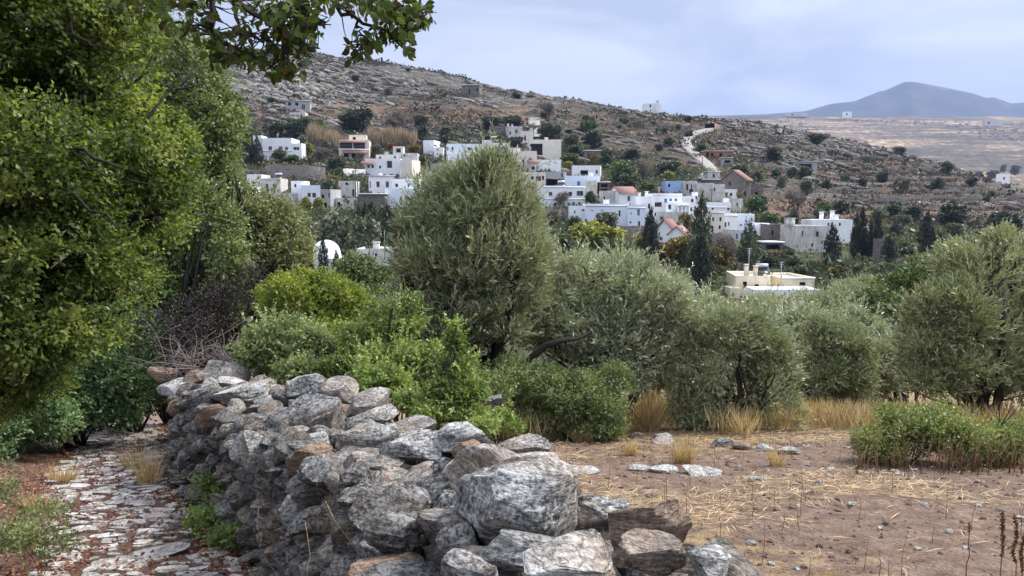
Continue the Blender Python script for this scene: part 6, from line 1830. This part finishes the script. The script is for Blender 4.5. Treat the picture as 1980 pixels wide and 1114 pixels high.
T('left cypress of the villa pair', 473, 492, 249, 327, 'cypress')
T('right cypress of the villa pair', 488, 508, 265, 326, 'cypress')
# church hollow
T('feathery grey-green acacia above the domed church', 600, 690, 408, 492, 'grey', 131.)
T('feathery grey acacia right of the church', 668, 742, 415, 495, 'grey', 130.)
T('dark pine below the pale blue-white house front', 682, 738, 386, 452, 'dark', 138.)
T('second dark pine, nearer the big olive', 724, 780, 392, 452, 'dark', 137.)
T('thick cypress left of the church dome', 587, 608, 452, 524, 'cypress', 113.)
T('slim cypress in front of the church dome', 616, 636, 460, 524, 'cypress', 114.)
T('short ragged cypress right of the church dome', 642, 660, 486, 530, 'cypress', 115.)
# around the top of the village
T('olive-green tree left of the arched-window stone house', 922, 980, 256, 284, 'green')
T('dark bush below the arched-window stone house', 978, 1012, 262, 292, 'dark')
T('dark evergreens above the long low stone house', 930, 975, 224, 250, 'dark')
T('dark evergreen left of the steep street', 966, 1016, 222, 248, 'dark')
T('tall thin bare tree above the steep street', 1042, 1072, 190, 238, 'bare')
T('grey-dark tree right of the steep street', 1038, 1070, 236, 274, 'dark')
T('grey bush right of the big cream cube', 1062, 1092, 238, 276, 'grey')
T('grey-green tree right above the big cream cube', 1086, 1128, 256, 296, 'grey')
T('green rounded tree on the slope, topmost right of the steep street', 1114, 1154, 230, 258, 'green')
T('dark tree right of the topmost rounded tree', 1122, 1168, 250, 290, 'dark')
T('dark tree between cream cube and half-ruined hut', 1090, 1128, 280, 306, 'dark')
T('mid green tree right of the big cream cube\'s foot', 1084, 1128, 294, 320, 'green')
T('yellow-green bush left of the veranda house', 1085, 1108, 311, 328, 'yellow')
T('brown bush in front of the half-ruined stone hut', 1136, 1160, 294, 322, 'brown')
T('dark bush right of the half-ruined stone hut', 1156, 1190, 286, 326, 'dark')
T('broad bright green pine above the red gable house', 1172, 1236, 306, 362, 'green')
T('dark undergrowth tree below the broad bright pine', 1190, 1240, 334, 374, 'dark')
T('tall bare grey tree right of the broad bright pine', 1230, 1264, 304, 360, 'bare')
T('olive-green bush left of the blue wall house', 1234, 1272, 346, 376, 'green')
T('dark scrub tree above the blue wall house', 1268, 1316, 310, 340, 'dark')
T('yellow tree above the blue wall house', 1280, 1308, 330, 352, 'yellow')
T('dark tree on the slope left of the winding road', 1200, 1240, 286, 312, 'dark')
T('small dark bush left of the bend of the winding road', 1280, 1302, 264, 284, 'dark')
T('olive-green bush inside the bend of the road', 1342, 1368, 274, 296, 'green')
T('grey-green tree above the tall red-roofed stone house', 1404, 1456, 316, 344, 'grey')
T('dark bush beside the red roof of the tall stone house', 1450, 1474, 330, 354, 'dark')
T('leafy green tree in front of the stone annex', 1436, 1490, 374, 416, 'green')
T('dark red-brown round tree in front of the red gable house', 1174, 1198, 372, 394, 'brown')
T('dark green tree between peeling house and red gable house', 1130, 1154, 368, 400, 'dark')
T('bare orange-tipped tree before the white two-storey house', 1072, 1104, 368, 406, 'bare')
T('purple-brown bare shrubs under the dark retaining wall', 1044, 1086, 402, 438, 'bare')
T('grey olive at the right of the purple-brown shrubs', 1092, 1132, 416, 452, 'grey')
T('grey-green olive against the long pale blue-white house', 1142, 1198, 408, 450, 'grey')
T('large yellow-green tree in front of the village', 1098, 1208, 424, 500, 'yellow')
T('green shoulder bush right below the yellow-green tree', 1150, 1214, 456, 506, 'green')
T('olive-green bush left of the yellow-green tree', 1066, 1112, 444, 494, 'green')
T('brown tree between the broken terrace and the two-gable house', 1222, 1268, 452, 500, 'brown')
T('large autumn-brown tree below the two-gable house', 1272, 1346, 450, 532, 'brown')
T('smaller autumn tree at the right of the tall cypress', 1360, 1424, 468, 532, 'brown')
T('reddish autumn tree left of the large autumn-brown tree', 1252, 1296, 466, 524, 'red')
T('yellow-brown tree beside the grey-white block', 1308, 1342, 406, 446, 'brown')
T('broad cypress in front of the white end house', 1241, 1274, 409, 482, 'cypress', 118.)
T('tall dark spreading conifer in the right of the village', 1330, 1378, 380, 478, 'conifer', 112.)
T('tall cypress at the foot of the spreading conifer', 1334, 1373, 460, 562, 'cypress')
T('layered araucaria-like conifer before the bluish stepped house', 1428, 1466, 426, 494, 'conifer', 120.)
T('grey bare bush on the rubble terrace', 1384, 1424, 448, 486, 'bare', 118.)
# right of the village
T('dark leafless ivy tree left of the old white manor', 1518, 1546, 402, 458, 'dark')
T('pale grey bare tree above the dark ivy tree', 1516, 1558, 366, 408, 'bare')
T('grey bush behind the long low white house', 1568, 1598, 402, 428, 'grey')
T('light green round tree on the terrace above the manor', 1574, 1614, 388, 416, 'green')
T('green shrubs right of the bluish stepped house', 1462, 1510, 408, 442, 'green')
T('tall narrow cypress at the manor\'s right corner', 1592, 1622, 436, 528, 'cypress', 126.)
T('dark green bush at the foot of the manor cypress', 1590, 1618, 486, 536, 'dark', 122.)
T('left cypress of the big pair', 1643, 1662, 414, 512, 'cypress', 132.)
T('right and taller cypress of the big pair', 1655, 1674, 403, 512, 'cypress', 133.)
T('left cypress of the second pair', 1674, 1690, 430, 506, 'cypress', 132.)
T('right cypress of the second pair, by the ruin', 1684, 1706, 419, 510, 'cypress', 131.)
T('short fat round cypress behind the ivy-dark ruin', 1716, 1744, 431, 462, 'cypress')
T('lone blunt cypress at the far right', 1777, 1804, 414, 486, 'cypress', 134.)
T('ivy crown hanging over the stone ruin', 1704, 1738, 452, 486, 'dark', 124.)
T('olive tree on the bare terrace above the long shelter', 1544, 1576, 346, 378, 'grey')
T('small round olive alone on the ochre terrace', 1585, 1608, 346, 368, 'dark')
T('pair-like olive bush above the tall stone annex', 1498, 1522, 338, 366, 'grey')
T('small dark bush right of the stone annex', 1490, 1512, 326, 344, 'dark')
T('dark bush left below the long concrete shelter', 1518, 1542, 322, 346, 'dark')
T('dark bush in front of the long concrete shelter', 1540, 1572, 320, 344, 'dark')
T('big dark bush under the rocky ridge, right of the winding road', 1478, 1518, 281, 314, 'dark')
T('dark bush near the spur crest', 1562, 1598, 256, 280, 'dark')
T('grey-green bush on the crest further right', 1726, 1752, 282, 302, 'grey')
T('dark bush on the right-hand slope below the crest', 1818, 1844, 310, 334, 'dark')
T('small tree in the middle of the ochre slope', 1690, 1718, 330, 354, 'dark')
T('little umbrella-shaped tree on the terrace', 1660, 1678, 344, 360, 'dark')
T('dark tree near the right edge on the slope', 1800, 1826, 342, 364, 'dark')
T('grey-green bush left of the dark tree near the right edge', 1738, 1762, 344, 366, 'grey')
T('low tree beside the white shed', 1866, 1892, 340, 360, 'dark')
T('dark bush left of the white shed on the far slope', 1905, 1932, 328, 346, 'dark')
T('small tree right of the white shed on the far slope', 1952, 1974, 318, 338, 'dark')
T('broad grey carob group at the left of the field-edge row', 1600, 1648, 384, 412, 'grey')
T('dark carob in the middle of the field-edge row', 1700, 1745, 392, 426, 'dark')
T('grey olive below the carob row', 1680, 1720, 400, 436, 'grey')
T('dark carob right of the middle of the field-edge row', 1738, 1786, 394, 432, 'dark')
T('pale olive in front of the carob row', 1724, 1764, 412, 446, 'grey')
T('big dark carob at the right end of the field-edge row', 1808, 1878, 390, 436, 'dark')
T('dark carob almost at the right edge', 1904, 1984, 406, 452, 'dark')
T('grey-green tree under the big dark carob', 1820, 1870, 430, 462, 'grey')
rs = random.Random(77)
for k, (u0, u1, v0, v1, n, kinds, lab, grp) in enumerate([
    (1500, 1900, 455, 540, 40, ['green', 'green', 'grey', 'dark', 'brown'], 'one of many green bushes crowding the hollow below the manor', 'bushes in the hollow below the manor'),
    (1160, 1420, 500, 560, 14, ['green', 'grey', 'brown', 'dark'], 'one of the mixed bushes behind the silvery olives', 'bushes behind the silvery olives'),
    (1380, 1540, 470, 530, 16, ['green', 'dark', 'green', 'brown'], 'one of the garden bushes behind the cream house', 'garden bushes behind the cream house'),
    (560, 860, 480, 560, 14, ['green', 'grey', 'green'], 'one of the green bushes around the domed church', 'bushes around the church'),
    (1040, 1200, 450, 520, 10, ['green', 'grey', 'dark'], 'one of the bushes between big olive and yellow-green tree', 'bushes left of the yellow-green tree'),
    (1480, 1980, 300, 400, 14, ['dark', 'grey', 'grey'], 'one of the small dark bushes dotting the terraced right-hand slope', 'small bushes on the terraced slope'),
    (1040, 1340, 225, 330, 34, ['dark', 'grey', 'green', 'grey'], 'one of the small bushes on the slope left of the winding road', 'small bushes left of the winding road'),
    (470, 1040, 120, 245, 14, ['dark', 'grey', 'grey'], 'one of the small dark bushes among the rocks of the upper slope', 'small bushes among the upper rocks'),
    (640, 1060, 330, 420, 12, ['green', 'grey', 'dark'], 'one of the garden bushes squeezed between the white houses', 'garden bushes between the houses'),
    (1500, 1990, 425, 470, 18, ['green', 'grey', 'dark', 'green'], 'one of the trees along the foot of the right-hand slope', 'trees at the foot of the right-hand slope')]):
    for j in range(n):
        u, v = rs.uniform(u0, u1), rs.uniform(v0, v1)
        Y = hit(u, v)
        if not Y: continue
        w = rs.uniform(14, 30) * (1.35 if k in (0, 2, 3) else .8 if k in (5, 6, 7) else 1.)
        hgt = w * rs.uniform(.5, .85)
        # keep clear of the houses
        if any(abs(u - hu) < 26 and -6 < Y - hy < 8 for _, hu, hy, *_r in HOUSES): continue
        T(lab, u - w / 2, u + w / 2, v - hgt, v, rs.choice(kinds), Y, grp, j)

def reeds():
    """a dry reed bed behind the balcony house"""
    for lab, u0, u1, v0, v1, n in [('tall tan reed bed left of the balcony house', 594, 650, 252, 288, 2600), ('tan reed bed right of the balcony house', 712, 802, 256, 288, 3200)]:
        rn = np.random.RandomState(int(u0)); Y = hit((u0 + u1) / 2, v1) or 235.
        a, b = at(u0, v1, Y), at(u1, v1, Y)
        x = rn.uniform(a[0], b[0], n); y = Y + rn.uniform(0, 6, n)
        P = np.stack([x, y, ground(x, y)], -1)
        hh = (v1 - v0) * Y / F * np.clip(.15 + 1.5 * fbm(np.stack([x * .45, y * .3, x * 0], -1), 3, 3), .3, 1.25) * rn.uniform(.6, 1.1, n)
        D = np.stack([rn.normal(0, .13, n), rn.normal(0, .13, n), np.ones(n)], -1)
        V, q = leaf_quads(P, D, rnd_unit(rn, n), hh, rn.uniform(.12, .3, n), .1, .08)
        org = np.array([a[0], Y, a[2]])
        m = MB(); m.add(V, q, np.repeat(rn.rand(n), 4))
        o = m.build('reed_bed', MAT['reed'], None, org); tag(o, lab, 'reeds')
reeds()

# ---- rocks and scrub: nobody could count them
def scatter():
    rn = np.random.RandomState(11)
    N = 170000
    az = rn.uniform(-.62, .62, N); r = np.sqrt(rn.uniform(150 ** 2, 450 ** 2, N))
    x, y = r * np.sin(az), r * np.cos(az)
    z = ground(x, y)
    P = np.stack([x, y, z], -1)
    u, v, f = project(P)
    zone = smooth(az, .20, .30)
    rocky = smooth(z, 26, 48) * .9 + zone * smooth(z, 10, 24) * .75 + .08 + .28 * smooth(z, 12, 26)
    strat = fbm(np.stack([x * .03 + z * .02, y * .05, (z + x * .35) * .16], -1), 3, 4)
    patch = fbm(P * .02, 91, 3)
    band = np.exp(-((z - (21 + 12 * (1 - zone))) / 7.) ** 2) * (1 - zone)
    left = np.exp(-((u - 520) / 130.) ** 2) * np.exp(-((v - 165) / 34.) ** 2)
    pr = rocky * smooth(strat + (patch - .5) * .5, .38, .58) * (1 - band * .7) * 1.0 + left * .9
    keep = (rn.rand(N) < pr * .40) & (r > 205) & (u > -150) & (u < 2200)
    idx = np.nonzero(keep)[0][:26000]
    var = [rock((1., 1., 1.), 700 + k, 1, 7) for k in range(14)]
    mb = MB()
    for i in idx:
        V, Fc = var[i % 14]
        s = np.exp(rn.normal(-.30, .52)) * (1 + left[i] * .9)
        s = min(s, 1.9)
        lf_ = left[i] > .3
        sc = np.array([s * rn.uniform(1.0, 2.0), s * rn.uniform(.7, 1.1), s * rn.uniform(.4, .75)]) if lf_ else np.array([s * rn.uniform(1.2, 2.5), s * rn.uniform(.6, 1.), s * rn.uniform(.32, .6)])
        R = rotmat(rn.normal(0, .2), .28 + rn.normal(0, .10), rn.normal(0, .45 if lf_ else .22))
        off = rn.uniform(0, 60, 3)
        W_ = V * sc
        mb.add(W_ @ R.T + P[i] + [0, 0, sc[2] * .15], Fc, rn.uniform(.2, .79), W_ + off)
    print('ROCKS', len(idx))
    tag(mb.build('hillside_rocks', MAT['hillrock'], co=True), kind='stuff')
    # scrub cushions
    pr = (.7 + .4 * (1 - zone) + .5 * smooth(z, 30, 60)) * smooth(.62 - strat * .5 + (patch - .5) * .9, .22, .55) * (1 - band * .55)
    keep = (rn.rand(N) < pr * .6) & (r > 195)
    idx = np.nonzero(keep)[0][:46000]
    n, m = len(idx), 11
    s = np.exp(rn.normal(-.12, .4, n))
    C = P[idx]
    d = rnd_unit(rn, n * m).reshape(n, m, 3); d[:, :, 2] = np.abs(d[:, :, 2]) * .8
    B = C[:, None] + d * (s[:, None, None] * np.array([.75, .75, .6]))
    D = d + rnd_unit(rn, n * m).reshape(n, m, 3) * .7
    V, q = leaf_quads(B.reshape(-1, 3), D.reshape(-1, 3), rnd_unit(rn, n * m), np.repeat(s, m) * rn.uniform(.35, .6, n * m), np.repeat(s, m) * .34, .1)
    t = np.repeat(np.clip(np.repeat(rn.rand(n), m) * .8 + rn.normal(0, .1, n * m), 0, 1), 4)
    mb = MB(); mb.add(V, q, t)
    tag(mb.build('hillside_scrub', MAT['scrub']), kind='stuff')
    # undergrowth among and below the houses
    N = 34000
    az = rn.uniform(-.45, .66, N); r = np.sqrt(rn.uniform(70 ** 2, 255 ** 2, N))
    x, y = r * np.sin(az), r * np.cos(az); z = ground(x, y)
    hx = np.array([h_[0].location[0] for h_ in HOUSES]); hy = np.array([h_[0].location[1] for h_ in HOUSES])
    dens = fbm(np.stack([x * .05, y * .05, x * 0], -1), 23, 3)
    keep = (rn.rand(N) < smooth(dens, .30, .52)) & ~((az > .3) & (r > 185))
    for _, hu, hy, a, b, dd in HOUSES:
        keep &= ~((x > a - 1.2) & (x < b + 1.2) & (y > hy - 3.2) & (y < hy + dd + 1.))
    x, y, z = x[keep], y[keep], z[keep]; n, m = len(x), 16
    s = np.exp(rn.normal(-.12, .35, n))
    d = rnd_unit(rn, n * m).reshape(n, m, 3); d[:, :, 2] = np.abs(d[:, :, 2])
    B = np.stack([x, y, z], -1)[:, None] + d * (s[:, None, None] * np.array([.9, .9, .9]))
    D = d + rnd_unit(rn, n * m).reshape(n, m, 3) * .7
    V, q = leaf_quads(B.reshape(-1, 3), D.reshape(-1, 3), rnd_unit(rn, n * m), np.repeat(s, m) * rn.uniform(.3, .6, n * m), np.repeat(s, m) * .3, .1)
    t = np.repeat(np.clip(np.repeat(fbm(np.stack([x * .09, y * .09, x * 0], -1), 29, 2), m) + rn.normal(0, .12, n * m), 0, 1), 4)
    mb = MB(); mb.add(V, q, t)
    tag(mb.build('village_undergrowth', MAT['under']), kind='stuff')
MAT['scrub'] = mat_leaf('grey_scrub', (.027, .027, .017), (.072, .063, .043), (.15, .122, .083), None, .08)
MAT['under'] = mat_leaf('undergrowth', (.04, .055, .025), (.10, .12, .05), (.22, .20, .09), None, .1)
scatter()
def plain_trees():
    """dark specks of trees on the far plain"""
    rn = np.random.RandomState(19)
    N = 16000
    az = rn.uniform(.2, .75, N); r = rn.uniform(620, 2500, N)
    x, y = r * np.sin(az), r * np.cos(az); z = ground(x, y)
    q = z / 11. + fbm(np.stack([x * .004, y * .004, x * 0], -1), 47, 2) * 2.5
    k = (fbm(np.stack([x * .006, y * .003, x * 0], -1), 44, 3) > .46) & ((np.abs(q - np.round(q)) < .085) | (rn.rand(N) < .06))
    x, y, z = x[k], y[k], z[k]; n, m = len(x), 14
    s = rn.uniform(.8, 2.3, n) * (.6 + r[k] / 2200)
    d = rnd_unit(rn, n * m).reshape(n, m, 3); d[:, :, 2] = np.abs(d[:, :, 2]) * .8
    B = np.stack([x, y, z], -1)[:, None] + d * s[:, None, None] * .7
    V, q = leaf_quads(B.reshape(-1, 3), (d + rnd_unit(rn, n * m).reshape(n, m, 3) * .6).reshape(-1, 3), rnd_unit(rn, n * m), np.repeat(s, m) * .8, np.repeat(s, m) * .6, .1)
    mb = MB(); mb.add(V, q, np.repeat(rn.rand(n * m) * .7, 4))
    tag(mb.build('plain_trees', MAT['far_dark']), kind='stuff')
plain_trees()
# ================================================================ LIGHT, SKY, AIR, CAMERA
SUN = Vector((.72, .30, .80)).normalized()
sl = bpy.data.lights.new('sun', 'SUN')
sl.energy = 2.3; sl.angle = rad(16); sl.color = (1., .96, .90)
so = bpy.data.objects.new('sun', sl); COL.objects.link(so)
so.rotation_euler = SUN.to_track_quat('Z', 'Y').to_euler()
wd = bpy.data.worlds.new('World'); SC.world = wd; wd.use_nodes = True
nt = wd.node_tree; nt.nodes.clear()
sky = nt.nodes.new('ShaderNodeTexSky'); sky.sky_type = 'NISHITA'; sky.sun_disc = False
sky.sun_elevation = math.asin(SUN.z); sky.sun_rotation = math.atan2(SUN.x, SUN.y)
sky.air_density = 1.; sky.dust_density = 1.5; sky.ozone_density = 2.
bg = nt.nodes.new('ShaderNodeBackground'); bg.inputs[1].default_value = .15
wo = nt.nodes.new('ShaderNodeOutputWorld')
tc = nt.nodes.new('ShaderNodeTexCoord')
mp = nt.nodes.new('ShaderNodeMapping'); mp.inputs['Scale'].default_value = (1., 1., 3.2)
nz = nt.nodes.new('ShaderNodeTexNoise'); nz.inputs['Scale'].default_value = 3.0; nz.inputs['Detail'].default_value = 7; nz.inputs['Roughness'].default_value = .55; nz.inputs['Distortion'].default_value = .5
rp = nt.nodes.new('ShaderNodeValToRGB')
rp.color_ramp.elements[0].position = .40; rp.color_ramp.elements[0].color = (4.9, 5.45, 6.75, 1)
rp.color_ramp.elements[1].position = .62; rp.color_ramp.elements[1].color = (8.2, 8.45, 9.2, 1)
mx = nt.nodes.new('ShaderNodeMix'); mx.data_type = 'RGBA'; mx.inputs[0].default_value = .82
L = nt.links
L.new(tc.outputs['Generated'], mp.inputs[0]); L.new(mp.outputs[0], nz.inputs['Vector']); L.new(nz.outputs['Fac'], rp.inputs[0])
L.new(sky.outputs[0], mx.inputs[6]); L.new(rp.outputs[0], mx.inputs[7]); sx = nt.nodes.new('ShaderNodeSeparateXYZ'); L.new(tc.outputs['Generated'], sx.inputs[0])
er = nt.nodes.new('ShaderNodeValToRGB'); L.new(sx.outputs[2], er.inputs[0])
for e, (p_, v_) in zip([er.color_ramp.elements[0], er.color_ramp.elements.new(.28), er.color_ramp.elements[-1]], [(.0, .30), (.28, .33), (1., 1.1)]):
    e.position = p_; e.color = (v_, v_, v_, 1)
em = nt.nodes.new('ShaderNodeMix'); em.data_type = 'RGBA'; em.blend_type = 'MULTIPLY'; em.inputs[0].default_value = 1.
L.new(mx.outputs[2], em.inputs[6]); L.new(er.outputs[0], em.inputs[7])
L.new(em.outputs[2], bg.inputs[0]); L.new(bg.outputs[0], wo.inputs[0])

hz = MB(); hz.box(-9000, -9000, -40, 9000, 9000, 900)
hm = bpy.data.materials.new('haze'); hm.use_nodes = True
ht = hm.node_tree; ht.nodes.clear()
ho = ht.nodes.new('ShaderNodeOutputMaterial'); pv = ht.nodes.new('ShaderNodeVolumePrincipled')
pv.inputs['Color'].default_value = (.42, .55, .88, 1); pv.inputs['Density'].default_value = .00012; pv.inputs['Anisotropy'].default_value = .2
ht.links.new(pv.outputs[0], ho.inputs['Volume'])
tag(hz.build('haze', hm), kind='stuff')

cam = bpy.data.cameras.new('camera'); co_ = bpy.data.objects.new('camera', cam); COL.objects.link(co_)
cam.sensor_width = 36; cam.lens = 36 * F / W; cam.clip_start = .05; cam.clip_end = 30000
co_.location = (0, 0, EYE); co_.rotation_euler = (math.pi / 2 - PITCH, 0, 0)
SC.camera = co_
SC.view_settings.view_transform = 'Standard'; SC.view_settings.look = 'None'; SC.view_settings.exposure = 1.34; SC.view_settings.gamma = 1
SC.cycles.max_bounces = 9; SC.cycles.diffuse_bounces = 7; SC.cycles.transmission_bounces = 6; SC.cycles.volume_bounces = 0
